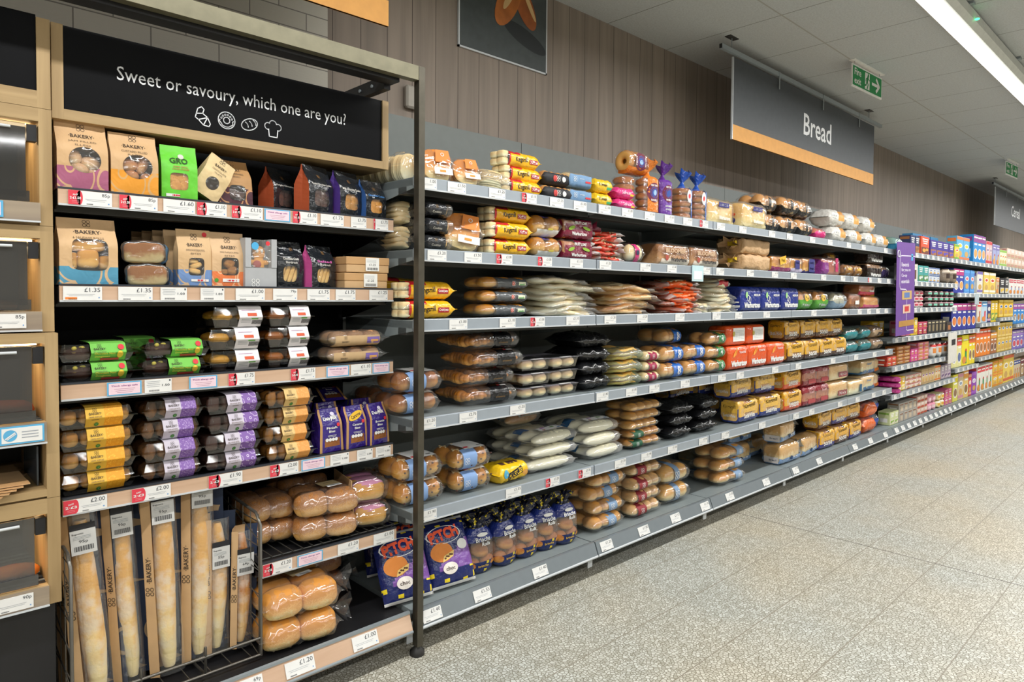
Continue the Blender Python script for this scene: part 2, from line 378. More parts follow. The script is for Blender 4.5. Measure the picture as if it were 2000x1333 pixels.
def flow(L, W, H, base, zones=(), deco=(), n=2.6, seal=.05, body=.7, wr=.0016, seed=0, nu=26, nv=24, name='wrapper', zl=.5):
    """flow-wrap packet lying along x: rounded body, flat sealed fins at both ends. zones: (part or None, t0, t1, a0, a1, mat)
    with t along the length (-1..1) and a the angle round it (0 front, 90 top). Returns {part: MB}"""
    def sc(t):
        k = ss(body, 1 - seal, abs(t)); return 1 - .10 * k, 1 - .965 * k
    def pt(t, a):
        sy, sz = sc(t); c, s_ = math.cos(a), math.sin(a)
        y = -spow(c, 2 / n) * W / 2 * sy; z = spow(s_, 2 / n) * H / 2 * sz
        q = wr * noise.noise(Vector((t * L * 45 + seed, y * 60, z * 60 + seed * 3))) * 1.6
        return Vector((t * L / 2, y * (1 + q / max(.01, W / 2)), z * (1 + q / max(.01, H / 2)) + H * (zl if s_ > -2 else .5)))
    ts = [-1 + 2 * i / nu for i in range(nu + 1)]; av = [-PI / 2 + 2 * PI * j / nv for j in range(nv)]
    G = [[pt(t, a) for a in av] for t in ts]
    def which(i, j):
        t = (ts[i] + ts[i + 1]) / 2; a = math.degrees(-PI / 2 + 2 * PI * (j + .5) / nv); r = ('', base)
        for zn in zones:
            if zn[1] <= t <= zn[2] and zn[3] <= a <= zn[4]: r = (zn[0] or '', zn[5])
        return r
    out = {}
    for i in range(nu):
        for j in range(nv):
            p, m = which(i, j); out.setdefault(p, {}).setdefault(m, []).append((i, j))
    res = {}
    def F(x, z):
        sy, sz = sc(min(1, max(-1, 2 * x / L))); q = min(.96, abs((z - H / 2) / (H / 2 * sz)))
        return (x, -W / 2 * sy * (1 - q ** n) ** (1 / n) - .0012, z)
    def T_(x, y):
        sy, sz = sc(min(1, max(-1, 2 * x / L))); q = min(.96, abs(y / (W / 2 * sy)))
        return (x, y, H * zl + H / 2 * sz * (1 - q ** n) ** (1 / n) + .0012)
    for p, ms in out.items():
        m = MB(); idx = {}
        for mat, cells in ms.items():
            fs = []
            for i, j in cells:
                f = []
                for a, b in ((i, j), (i, (j + 1) % nv), (i + 1, (j + 1) % nv), (i + 1, j)):
                    if (a, b) not in idx: idx[a, b] = len(m.v); m.v.append(tuple(G[a][b]))
                    f.append(idx[a, b])
                m.f.append(tuple(f)); m.mi.append(m.slot(mat)); m.sm.append(True)
        m.maps = {'f': F, 'p': T_}; res[p or name] = m
    if deco:
        for it in deco:
            tgt = res.get(it[-1][1:]) if isinstance(it[-1], str) and it[-1].startswith('@') else res[name]
            if tgt is None: continue
            tgt.deco([it[:-1] if isinstance(it[-1], str) and it[-1].startswith('@') else it])
    return res
def parts(d, extra=()): return [(k, m.mesh(k), None) for k, m in d.items()] + list(extra)
_B = {}
def bun_mesh(mat, e=2.3, flat=.35, wob=.06, nu=14, nv=9, sd=0):
    k = (mat.name, e, flat, wob, sd)
    if k not in _B: _B[k] = MB().ball((0, 0, 0), (1, 1, 1), mat, e, nu, nv, flat, wob, sd).mesh('roll')
    return _B[k]
def kids(name, mesh, spots): return [(name, mesh, TR(x, y, z, rx, ry, rz, s)) for (x, y, z, s, rx, ry, rz) in spots]
def rolls(nx, ny, nz, L, W, H, mat, name='roll', z0=.003, jit=.0015, e=2.4, ov=1.06, flat=.3, front_only=False):
    sp = []; r = random.Random(nx * 7 + ny + int(L * 1e4))
    for i in range(nx):
        for j in range(ny):
            for k in range(nz):
                sp.append(((i + .5) * L / nx - L / 2 + r.uniform(-jit, jit), (j + .5) * W / ny - W / 2 + r.uniform(-jit, jit), z0 + (k + .5) * H / nz,
                           (L / nx / 2 * ov, W / ny / 2 * ov, H / nz / 2 * 1.04), 0, 0, r.uniform(-.1, .1)))
    return kids(name, bun_mesh(mat, e, flat), sp)
def coop(face, x, z, h, mat):
    """four-ring shop emblem: c o over o p"""
    r = h * .25; it = []
    for dx, dz in ((-r, r), (r, r), (-r, -r), (r, -r)): it.append(('o', face, x + dx * .95, z + dz * .95, r * .92, r * .92, mat))
    return tuple(it)

# ------------------------------------------------------------------ flow-wrapped goods
@spec
def muffin_pack(L=.25, word='Muffins'):
    Y = gl('#f2b91d'); Rr = gl('#c3242b'); K = gl('#1b1512')
    d = flow(L, .088, .066, Y, [(None, -1, -.66, -90, 270, FILM), (None, -.66, -.58, -90, 270, Rr), (None, -.58, -.08, 25, 120, Rr)],
             [('t', 'Kingsmill', 'f', -.008, .032, .07, .026, K, .02, .08), ('r', 'f', .062, .031, .05, .019, gl('#a8202a')), ('t', word, 'f', .062, .031, .042, .012, WHITE, .03)], seed=L)
    return parts(d, kids('muffin', bun_mesh(PALE, 5, .05), [(-.098, y, .033 + z, (.018, .02, .0145), 0, 0, 0) for y in (-.02, .02) for z in (-.0145, .0145)]))
@spec
def crumpet_pack(): return muffin_pack(.26, 'Crumpets')
@spec
def band_pack(L, W, H, band, rows, mat, b0=-.45, b1=.45, a0=-60, a1=60, logo='#f2f2f0', cols=2, extra=(), fm=None, layers=1, e=2.4, nm='roll', bodyf=.72):
    """clear pack of rolls with a printed band"""
    lg = mt(logo)
    d = flow(L, W, H, fm or FILM, [('label', b0, b1, a0, a1, band)], tuple((*c, '@label') for c in coop('f', (b0 + b1) * L / 4, H * .5, min(H * .42, L * .2), lg)) + extra,
             seed=L * 9 + H, name='film', body=bodyf)
    return parts(d, rolls(rows, cols, layers, L * .84, W * .9, H * .92, mat, nm, e=e))
@spec
def opaque_pack(L, W, H, col, deco=(), zones=(), wr=.003, n=2.6, body=.62, top=None, fins=None):
    z = list(zones)
    if top: z.append((None, -1, 1, 30, 150, top))
    f = fins or col
    d = flow(L, W, H, col, z + [('end_seal', -1, -.93, -90, 270, f), ('end_seal#', .93, 1, -90, 270, f)], deco, wr=wr, n=n, body=body, seed=L * 5 + W)
    return parts(d)
@spec
def pancake_row(L=.15):
    B = mt('#6f93b8')
    d = flow(L, .11, .068, FILM, [('sleeve', -1, 1, -90, 32, B)], tuple((*c, '@sleeve') for c in coop('f', -.04, .036, .024, WHITE)) +
             (('r', 'f', .045, .028, .036, .008, RED, '@sleeve'), ('t', 'pancakes', 'f', .005, .04, .03, .006, WHITE, '@sleeve')), n=4, seal=.02, body=.93, name='film')
    return parts(d, kids('pancake', bun_mesh(PALE, 2.2, 0), [(-L * .43 + i * L * .078, 0, .036, (.0065, .047, .032), 0, .12, 0) for i in range(12)]))
@spec
def croissant_pack(L=.28, D=.22, H=.07):
    K = gl('#17171a')
    d = flow(L, D, H, FILM, [('label', -.12, .52, -60, 28, K), ('label', -.05, .52, 28, 70, K)],
             (('t', 'croissants', 'f', .03, .03, .05, .007, mt('#8a6a3a'), 0, '@label'), ('r', 'p', .07, -.085, .03, .012, WHITE, '@label'), ('r', 'p', .045, -.085, .014, .008, RED, '@label')), seed=L, name='film', n=3.5, body=.78)
    m = MB()
    for i in range(9):
        t = (i - 4) / 4; a = t * 1.25; r = .028 * (1 - .62 * abs(t) ** 1.5) + .003 * (i % 2)
        m.ball((.062 * math.sin(a), -.045 * math.cos(a) + .03, 0), (.021, r, r * .95), CROI, 2, 10, 7)
    cm = m.mesh('croissant')
    return parts(d, [('croissant', cm, TR(-.1 + i * .066, (-.036, .05)[j], .036, 0, 0, (PI / 2 + .2) * (1 if j else -1), .88)) for i in range(4) for j in range(2)])
@spec
def croiss_blue(L=.21, D=.2, H=.08, mat='c'):
    B = mt('#7d9cc9'); M_ = {'c': BRIO, 'h': GOLD}[mat]
    d = flow(L, D, H, FILM, [('label', -.5, .12, -60, 60, B), ('label', -.25, .95, 60, 128, WHITE)],
             (*[(*c, '@label') for c in coop('f', -.035, .04, .026, WHITE)], ('r', 'p', -.01, -.045, .022, .012, RED, '@label'), ('r', 'p', .06, -.04, .02, .006, INK, '@label')), seed=L + H, name='film', n=3.2, body=.76)
    ks = rolls(3, 2, 1, L * .86, D * .88, H * .9, M_, 'croissant' if mat == 'c' else 'hot_cross_bun', e=2.2, flat=.2)
    if mat == 'h':
        cr = MB().box(-.5, .5, -.07, .07, .9, 1.01, PALE).box(-.07, .07, -.5, .5, .9, 1.012, PALE).mesh('cross')
        ks = [(n_, m_, t_, [('cross', cr, None)]) for n_, m_, t_ in ks]
        fr = bun_mesh(CHOC, 2, 0)
        ks += [('raisin', fr, TR(-.085 + q * .0125, -.0835 + .004 * (q % 2), .02 + .017 * ((q * 7) % 3) + .004 * (q % 2), 0, 0, q, (.0045, .004, .0035))) for q in range(15)]
    return parts(d, ks)
@spec
def roll_tray(L=.178, D=.2, H=.06):
    m = MB(); m.rings([[(sx * (L / 2 - i) , sy * (D / 2 - i), z) for sx, sy in ((-1, -1), (1, -1), (1, 1), (-1, 1))] for i, z in ((.012, 0), (.003, .043), (-.002, .044))], PET, False, True)
    lid = MB().box(-L / 2, L / 2, -D / 2, D / 2, .045, .0465, film('#d9d2f0', .2, 30))
    lb = MB().box(-.07, .075, -.075, .02, .0468, .0475, mt('#17181c')); lb2 = MB().box(-.02, .05, -.09, -.078, .0468, .0475, WHITE)
    return [('tray', m.mesh(), None), ('lid_film', lid.mesh(), None), ('label', lb.mesh(), None), ('sticker', lb2.mesh(), None)] + kids('roll', bun_mesh(crust('#d9bd90', '#e3cfa8', '#eadcc0'), 2.6, .1), [((i - .5) * .08, (j - 1) * .064, .023, (.037, .03, .0215), 0, 0, 0) for i in range(2) for j in range(3)])
@spec
def flat_bread_pack(L, W, H, mat, fm, n=5, seed=0, label=None):
    """loose floppy bag around flat breads, ends crumpled and drooping"""
    d = flow(L, W, H, fm, [('label', -.6, .45, -50, 80, label)] if label else [], seed=seed, name='film', wr=.009, n=2.4, body=.74, seal=.02, nu=22, nv=16); r = random.Random(seed)
    a1, a2, a3 = r.uniform(.4, 1.3), r.uniform(0, 6), r.uniform(-.25, .25)
    def bend(p): return (p[0] + a3 * p[1], p[1], p[2] - a1 * p[0] * abs(p[0]) * .5 * (1 if p[0] > 0 else -1) + .004 * math.sin(p[0] * 38 + a2) + .003 * math.sin(p[1] * 50 + a2))
    for m in d.values(): m.v = [bend(p) for p in m.v]
    b = MB().ball((0, 0, 0), (1, 1, 1), mat, 2.6, 22, 7, 0, .25, seed); out = []
    for i in range(n):
        q = MB(); k = H * (.2 + .6 * (i + .5 * (n == 1)) / max(1, n - 1)); q.v = [bend((x * L * .42, y * W * .45, k + z * H / n * .6)) for x, y, z in b.v]; q.f, q.mi, q.sm, q.ms = b.f, b.mi, b.sm, b.ms
        out.append(('flatbread', q.mesh(), None))
    return parts(d, out)
@spec
def disc_pack(R=.085, n=6, th=.011, fm=None, mat=None, col='#e58a3c', lab=True):
    """flat round breads side by side in a loose bag, the first with a bright card; axis along y"""
    d = flow(R * 2.5, n * th + .022, R * 2.1, fm or FILM, [], seed=R * 50, name='bag', wr=.006, n=3, body=.6)
    dm = MB().ball((0, 0, 0), (1, 1, 1), mat or PALE, 2.5, 24, 7, 0, .02).mesh('pancake')
    out = parts(d, [('pancake', dm, TR((i % 3 - 1) * .004, (i - (n - 1) / 2) * th, R * 1.03, .05, 0, 0, (R, th * .56, R))) for i in range(n)])
    if lab:
        fr = MB(); q = -(n * th + .004) / 2
        fr.shape(rect(R * .95, R * .8, 4, 4), lambda x, z: (x * (1 - .25 * z / R) + R * .32, q - .010, R * 1.5 + z), mt(col))
        fr.shape(rect(R * 1.2, R * .42), lambda x, z: (x + R * .25, q - .0115, R * .5 + z), WHITE); fr.shape(rect(R * .4, R * .14), lambda x, z: (x + R * .2, q - .0125, R * .5 + z), mt('#d8933a')); fr.shape(ring(R * .12, R * .12, .3, 10), lambda x, z: (x + R * .3, q - .0112, R * 1.6 + z), WHITE)
        out.append(('card_label', fr.mesh(), None))
    return out
@spec
def baton_pack(L=.33, D=.26, H=.055, n=4, kind='w', lab='#3d5e86'):
    d = flow(L, D, H, HAZE, [], seed=n, name='bag', wr=.004, n=3, body=.72)
    lb = MB(); lb.maps = d['bag'].maps
    lb.deco([('r', 'p', .03, -.075, .16, .045, WHITE), ('r', 'p', .0, -.06, .03, .012, mt('#b76fc0')), ('r', 'p', .06, -.066, .03, .012, mt('#5d9a3c')), ('r', 'p', .09, -.085, .02, .01, mt('#4b7bb5')), ('r', 'p', -.11, -.03, .06, .05, mt(lab)), ('r', 'p', -.02, -.088, .02, .008, mt('#c0392b'))])
    bm = bun_mesh(WHT if kind == 'w' else TAN, 2.3, .1)
    return parts(d, [('label', lb.mesh(), None)] + kids('baton', bm, [(0, -D * .36 + i * D * .72 / (n - 1), H * .5, (L * .41, D * .42 / n * .95, H * .44), 0, 0, 0) for i in range(n)]))
@spec
def waffle_pack():
    Y = gl('#efc41f')
    d = flow(.19, .13, .072, Y, [('end_seal', -1, -.93, -90, 270, Y), ('end_seal#', .93, 1, -90, 270, Y)], [('r', 'f', 0, .036, .09, .03, INK, .25), ('t', 'WAFFLES', 'f', .0, .034, .085, .02, Y, .03, .25), ('e', 'f', .062, .028, .016, .014, mt('#d39a4a')), ('e', 'f', -.055, .04, .014, .018, mt('#4aa3c9')), ('r', 'p', .0, -.02, .1, .03, mt('#4a2a20'))], n=3.4, body=.8, wr=.003)
    return parts(d)

# ------------------------------------------------------------------ loaves, bagged goods
def slice_pts(w, h, n=26, dome=.2, ro=.12):
    P = []
    for i in range(n):
        a = -PI / 2 + 2 * PI * i / n; x = spow(math.cos(a), .42); z = spow(math.sin(a), .42)
        if z > 0: z = z * (1 - dome) + dome * math.sqrt(max(0, 1 - .92 * x * x)) * (1 if z > .3 else z / .3)
        P.append((x * w / 2, h / 2 + z * h / 2))
    return P
def loaf_mb(L, W, H, m, seed=0, k=1.0, dome=.2, wr=.0015, axis='x'):
    """loaf lying along x: a bread-slice outline in y,z swept along x with rounded ends"""
    P = slice_pts(W * k, H * k, dome=dome); rs = []
    for t, s in ((-1, .80), (-.985, .90), (-.95, .965), (-.88, 1), (-.7, 1.005), (-.45, 1.012), (-.2, 1), (.05, 1.012), (.3, 1), (.6, 1.01), (.86, 1), (.94, .965), (.985, .90), (1, .80)):
        rs.append([(t * L * k / 2, y * s + wr * noise.noise(Vector((t * 9 + seed, y * 70, z * 70))), H / 2 + (z - H * k / 2) * s + wr * noise.noise(Vector((t * 8, y * 60 + seed, z * 60)))) for y, z in P])
    b = MB(); b.rings(rs, m)
    b.maps = {'f': lambda x, z: (x, -W * k / 2 * 1.012 - .0022, z), 'l': lambda y, z: (-L * k / 2 - .0015, -y, z), 'p': lambda x, y: (x, y, H * (1 + k) / 2 * (1 - .055 * (2 * y / W) ** 2) + .003)}
    return b
def tail(base, d, ln, r, mat, n=11, seed=0):
    """gathered neck of a bag flaring into a ruffle"""
    d = Vector(d).normalized(); a = Vector((0, 0, 1)) if abs(d.z) < .9 else Vector((1, 0, 0)); u = d.cross(a).normalized(); v = u.cross(d); B = Vector(base); rs = []
    for t, q in ((0, .75), (.3, .28), (.42, .22), (.65, .6), (1, 1)):
        rs.append([tuple(B + d * ln * t + r * q * (1 + (.35 * (-1) ** k if t > .5 else .1)) * (math.cos(2 * PI * k / n) * u + .7 * math.sin(2 * PI * k / n) * v) + d * (ln * .12 * (k % 3 - 1) if t == 1 else 0)) for k in range(n)])
    return MB().rings(rs, mat, True, False)
@spec
def wrapped_loaf(L, W, H, col, deco=(), tailcol=None, zones=(), dome=.12, taildir=(1, -.1, .25)):
    """printed waxed wrapper; zones (z0, z1, mat) colour bands by height"""
    b = loaf_mb(L, W, H, col, L * 3, 1, dome)
    if zones:
        for i, f in enumerate(b.f):
            z = sum(b.v[q][2] for q in f) / len(f)
            for z0, z1, m in zones:
                if z0 * H <= z <= z1 * H: b.mi[i] = b.slot(m)
    b.deco(deco)
    out = [('wrapper', b.mesh(), None)]
    if tailcol: out.append(('bag_tail', tail((L / 2 - .005, 0, H * .5), taildir, .07, .035, tailcol).mesh(), None))
    return out
@spec
def film_loaf(L, W, H, bread, fm=None, deco=(), bands=(), tailcol=None, dome=.25, taildir=(1, 0, .2)):
    """bread seen through a clear bag; bands (z0, z1, mat) are printed strips"""
    b = loaf_mb(L * .95, W * .91, H * .93, bread, L, 1, dome, .003); f = loaf_mb(L, W, H, fm or FILM, L * 2, 1.0, dome, .006)
    lab = MB(); lab.maps = f.maps; keep = []
    for i, q in enumerate(f.f):
        z = sum(f.v[k][2] for k in q) / len(q); x = sum(f.v[k][0] for k in q) / len(q); hit = None
        for z0, z1, m, *r in bands:
            if z0 * H <= z <= z1 * H and (not r or r[0] * L / 2 <= x <= r[1] * L / 2): hit = m
        if hit: lab.add([f.v[k] for k in q], [tuple(range(len(q)))], hit, True)
        else: keep.append(i)
    f.f, f.mi, f.sm = [f.f[i] for i in keep], [f.mi[i] for i in keep], [f.sm[i] for i in keep]
    lab.deco(deco)
    out = [('bread', b.mesh(), None), ('bag', f.mesh(), None)]
    if lab.v: out.append(('label', lab.mesh(), None))
    if tailcol: out.append(('bag_tail', tail((L / 2 - .005, 0, H * .5), taildir, .075, .04, tailcol).mesh(), None))
    return out
@spec
def bagel_tower(n, W, fm, lab, deco=(), mat=None, tailcol=None, double=False, b0=-35, b1=55, th=.036):
    H = n * th + .012; P = []; f = MB(); lb = MB(); hw = W / 2
    def pt(t, a):
        s_ = 1 - .25 * ss(.9, 1, abs(t * 2 - 1)); return (hw * s_ * spow(math.cos(a), .75) + .002 * noise.noise(Vector((t * 30, a * 3, 0))), hw * s_ * spow(math.sin(a), .75), t * H)
    ns, na = 14, 28
    for i in range(ns):
        for j in range(na):
            q = [pt(i / ns, 2 * PI * j / na), pt(i / ns, 2 * PI * (j + 1) / na), pt((i + 1) / ns, 2 * PI * (j + 1) / na), pt((i + 1) / ns, 2 * PI * j / na)]
            a = math.degrees(2 * PI * (j + .5) / na) - 270; a = (a + 180) % 360 - 180
            tgt, m = (lb, lab) if lab and b0 <= a <= b1 else (f, fm)
            tgt.add(q, [(0, 1, 2, 3)], m, True)
    lb.maps = {'f': lambda x, z: (x, -hw * (1 - min(.9, abs(x / hw)) ** 2.67) ** .375 - .0015, z)}; lb.deco(deco)
    bg = MB().torus((0, 0, 0), .6, .4, mat or BAGEL, 20, 10, 1.05).mesh('bagel')
    out = [('bag', f.mesh(), None)] + ([('label', lb.mesh(), None)] if lb.v else [])
    out += [('bagel', bg, TR(0, 0, .006 + th * (k + .5), 0, 0, k, (hw * .97, hw * .97, th * 1.15))) for k in range(n)]
    if tailcol: out.append(('bag_tail', tail((.0, 0, H - .01), (.25, 0, 1), .1, .04, tailcol).mesh(), None))
    return out
@spec
def brioche_bag(seed=0, pitch=0):
    W, D, H = .15, .11, .225; lo = specks('#1d2a5c', '#e8cf35', 30, .2); cl = FILM; up = gl('#20307a'); tp = specks('#12172c', '#d8c22c', 60, .26)
    prof = ((0, .62, .8), (.015, .9, .95), (.05, 1, 1), (.1, 1, 1), (.13, .96, .92), (.16, .82, .7), (.18, .55, .5), (.195, .3, .3), (.205, .42, .4), (.225, .75, .6))
    m = {k: MB() for k in ('printed_base', 'window', 'printed_top')}; n = 22
    def pr(i, k):
        z, a, b = prof[i]; t = 2 * PI * k / n; q = 1 + (.16 * (-1) ** k if i >= 7 else .03 * noise.noise(Vector((i + seed, k * .9, 1))))
        return (W / 2 * a * spow(math.cos(t), .8) * q, D / 2 * b * spow(math.sin(t), .8) * q, z)
    for i in range(len(prof) - 1):
        p, mm = ('printed_base', lo) if i < 2 else (('window', cl) if i < 4 else ('printed_top', up if i < 6 else tp))
        for k in range(n): m[p].add([pr(i, k), pr(i, k + 1), pr(i + 1, k + 1), pr(i + 1, k)], [(0, 1, 2, 3)], mm, True)
    m['printed_base'].add([pr(0, k) for k in range(n)], [tuple(range(n - 1, -1, -1))], lo)
    fn = lambda x, z: (x, -D / 2 * (.98 if z < .13 else .98 - (z - .13) * 6.5) * (1 - (abs(x) / W * 1.9) ** 2.5) ** .4 - .003 if abs(x) < W / 1.9 else 0, z)
    m['printed_top'].text('Brioche', fn, 0, .141, .07, .017, WHITE, .015); m['printed_top'].text('Rolls', fn, .012, .122, .04, .015, WHITE, .015); m['printed_top'].shape(ell(.026, .007), lambda x, z: fn(x, z + .158), WHITE)
    m['printed_base'].text('brioche', fn, .0, .034, .05, .01, mt('#d9b13a'), .01)
    return [(k, q.mesh(), None) for k, q in m.items()] + kids('brioche_roll', bun_mesh(BRIO, 2.2, .2), [(-.035, -.022, .035, (.036, .028, .028), 0, .2, .2), (.034, -.022, .04, (.036, .028, .027), 0, -.2, .1), (0, -.02, .085, (.045, .03, .03), 0, .3, 0), (-.03, .024, .05, (.036, .026, .04), 0, 0, 0), (.035, .024, .05, (.036, .026, .04), 0, 0, 0)])
@spec
def pouch(W=.2, H=.25, D=.07):
    """pillow pouch standing on its seam: navy with yellow squares, violet slash and a filled bun picture"""
    N = specks('#1b2660', '#f0d62e', 24, .0, .22); NB = specks('#1b2660', '#f0d62e', 24, .26, .22); V = gl('#7b4fa0'); m = MB(); nx, nz = 22, 26
    def fr(x, z, s=-1):
        u = 2 * x / W; v = 2 * z / H - 1; k = (max(0, 1 - abs(u) ** 3.2) ** .5) * (max(0, 1 - abs(v) ** 3.2) ** .5)
        return (x, s * (D / 2 * k + .003 * k * noise.noise(Vector((x * 40, z * 40, s)))), z)
    for s in (-1, 1):
        vs = [fr(-W / 2 + W * i / nx, H * j / nz, s) for j in range(nz + 1) for i in range(nx + 1)]
        fs = [(j * (nx + 1) + i, j * (nx + 1) + i + 1, (j + 1) * (nx + 1) + i + 1, (j + 1) * (nx + 1) + i) for j in range(nz) for i in range(nx)]
        def mm(k, s=s):
            i, j = k % nx, k // nx
            if j < 1 or j >= nz - 1: return WHITE
            if j < 6 or j > 22: return NB
            return V if (j < 8 + (i - 4) * .55 and i > 3 and j < 19) else N
        m.add(vs, fs, mm, True)
    fn = lambda x, z: (lambda p: (p[0], p[1] - .002, p[2]))(fr(x, z))
    m.text('PITCH', fn, -.015, .19, .13, .045, mt('#e8552c'), .05, .12); m.shape(ring(.075, .034, .06), lambda x, z: fn(x - .015, z + .188), WHITE)
    m.shape(ell(.046, .036, 22, 3), lambda x, z: fn(x - .04, z + .125), mt('#d98436')); G_ = lambda k: (lambda x, z: (lambda p: (p[0], p[1] - .001 * k, p[2]))(fn(x, z)))
    m.shape(rect(.05, .022, 6, 3), lambda x, z: G_(1)(x - .018 + z * .4, z + .106 + x * .3), mt('#ecc878'))
    for q in range(5): m.shape(ell(.0045, .0035, 8, 1), lambda x, z: G_(2)(x - .034 + q * .008, z + .1 + .004 * (q % 2) + q * .0025), mt('#4a2418'))
    m.shape(ell(.032, .022), lambda x, z: (lambda p: (p[0], p[1] - .002, p[2]))(fn(x - .02, z + .062)), mt('#e9e2da')); m.text('choc', lambda x, z: (lambda p: (p[0], p[1] - .003, p[2]))(fn(x, z)), -.02, .062, .04, .014, mt('#3a2018'))
    m.shape(ell(.024, .02), lambda x, z: fn(x + .055, z + .14), WHITE)
    return [('pouch', m.mesh(), None)]
@spec
def paper_loaf_bag(L=.34, W=.2, H=.13):
    P = pm('#c9a479', .6, 0, .1, .9, 30); m = loaf_mb(L, W, H, P, 3, 1, .25, .012)
    t = tail((-L / 2 + .01, -.01, H * .5), (-1, -.25, .1), .1, .05, P); c = MB().box(-L / 2 - .045, -L / 2 - .025, -.06, -.01, H * .45, H * .75, mt('#e2c32a'))
    return [('bag', m.mesh(), None), ('bag_tail', t.mesh(), None), ('clip', c.mesh(), None)]
@spec
def film_bag(L, W, H, fm, lab, bread, n=(3, 2), e=2.4, deco=(), b=(-.5, .5), ang=(-60, 50), tailcol=None, lay=1):
    d = flow(L, W, H, fm, [('label', b[0], b[1], ang[0], ang[1], lab)] if lab else [], [(*q, '@label') for q in deco], seed=L * 7 + W, name='film', wr=.005, n=2.5, body=.62)
    out = parts(d, rolls(n[0], n[1], lay, L * .8, W * .86, H * .9, bread, e=e))
    if tailcol: out.append(('bag_tail', tail((L * .42, 0, H * .5), (1, -.1, .3), .075, .035, tailcol).mesh(), None))
    return out

# ------------------------------------------------------------------ the setting
def linemask(nt, sock, period, offset, width):
    a = nd(nt, 'ShaderNodeMath', operation='ADD'); nt.links.new(sock, a.inputs[0]); a.inputs[1].default_value = -offset + 100 * period
    d = nd(nt, 'ShaderNodeMath', operation='DIVIDE'); nt.links.new(a.outputs[0], d.inputs[0]); d.inputs[1].default_value = period
    f = nd(nt, 'ShaderNodeMath', operation='FRACT'); nt.links.new(d.outputs[0], f.inputs[0])
    l = nd(nt, 'ShaderNodeMath', operation='LESS_THAN'); nt.links.new(f.outputs[0], l.inputs[0]); l.inputs[1].default_value = width / period
    return l.outputs[0]
def mixc(nt, fac, a, b):
    m = nd(nt, 'ShaderNodeMixRGB'); nt.links.new(fac, m.inputs[0])
    for s, i in ((a, 1), (b, 2)):
        if isinstance(s, tuple): m.inputs[i].default_value = s
        else: nt.links.new(s, m.inputs[i])
    return m.outputs[0]
def floor_mat():
    m, nt, bs, out = newmat('terrazzo_tiles'); o = coords(nt, 'Object'); sep = nd(nt, 'ShaderNodeSeparateXYZ'); nt.links.new(o, sep.inputs[0])
    nz = nd(nt, 'ShaderNodeTexNoise', i_Scale=40.0); nt.links.new(o, nz.inputs[0])
    wob = nd(nt, 'ShaderNodeVectorMath', operation='MULTIPLY_ADD'); nt.links.new(nz.outputs[1], wob.inputs[0]); wob.inputs[1].default_value = (.012,) * 3; nt.links.new(o, wob.inputs[2])
    ve = nd(nt, 'ShaderNodeTexVoronoi', feature='DISTANCE_TO_EDGE', i_Scale=78.0, voronoi_dimensions='2D'); nt.links.new(wob.outputs[0], ve.inputs[0])
    vc = nd(nt, 'ShaderNodeTexVoronoi', i_Scale=78.0, voronoi_dimensions='2D'); nt.links.new(wob.outputs[0], vc.inputs[0])
    sc = nd(nt, 'ShaderNodeSeparateXYZ'); nt.links.new(vc.outputs['Color'], sc.inputs[0])
    chip = ramp(nt, sc.outputs[0], [(0, hx('#b0ada3')), (.45, hx('#c8c6be')), (1, hx('#dad9d3'))])
    col = mixc(nt, ramp(nt, ve.outputs[0], [(.05, (0, 0, 0, 1)), (.13, (1, 1, 1, 1))]), hx('#77715f'), chip)
    big = nd(nt, 'ShaderNodeTexNoise', i_Scale=1.1, i_Detail=3.0); nt.links.new(o, big.inputs[0])
    hs = nd(nt, 'ShaderNodeMixRGB', blend_type='MULTIPLY'); hs.inputs[0].default_value = .8; nt.links.new(col, hs.inputs[1]); nt.links.new(ramp(nt, big.outputs[0], [(.35, hx('#fbf3e2')), (.65, hx('#eef4f5'))]), hs.inputs[2]); col = hs.outputs[0]
    jx = nd(nt, 'ShaderNodeMath', operation='MULTIPLY'); jx.inputs[1].default_value = .45; nt.links.new(linemask(nt, sep.outputs[0], .6, 2.32 + .3, .004), jx.inputs[0])
    col = mixc(nt, linemask(nt, sep.outputs[1], .3, -.402, .004), col, hx('#8a8375')); col = mixc(nt, jx.outputs[0], col, hx('#8a8375'))
    col = mixc(nt, linemask(nt, sep.outputs[0], 9.0, 2.32, .006), col, hx('#4a463e'))
    nt.links.new(col, bs.inputs['Base Color']); bs.inputs['Roughness'].default_value = .42; bs.inputs['Specular IOR Level'].default_value = .35
    return m
def ceil_mat():
    m, nt, bs, out = newmat('ceiling_tiles'); sep = nd(nt, 'ShaderNodeSeparateXYZ'); o = coords(nt, 'Object'); nt.links.new(o, sep.inputs[0])
    n = nd(nt, 'ShaderNodeTexNoise', i_Scale=120.0, i_Detail=3.0); nt.links.new(o, n.inputs[0])
    col = ramp(nt, n.outputs[0], [(.35, hx('#b6babb')), (.6, hx('#c1c6c7'))])
    dv = nd(nt, 'ShaderNodeMath', operation='DIVIDE'); nt.links.new(sep.outputs[0], dv.inputs[0]); dv.inputs[1].default_value = .6
    col = mixc(nt, linemask(nt, sep.outputs[0], .6, 2.368, .006), col, hx('#7b7b76')); col = mixc(nt, linemask(nt, sep.outputs[1], 1.2, -.165, .010), col, hx('#a6a6a1'))
    nt.links.new(col, bs.inputs['Base Color']); bs.inputs['Roughness'].default_value = .9; return m
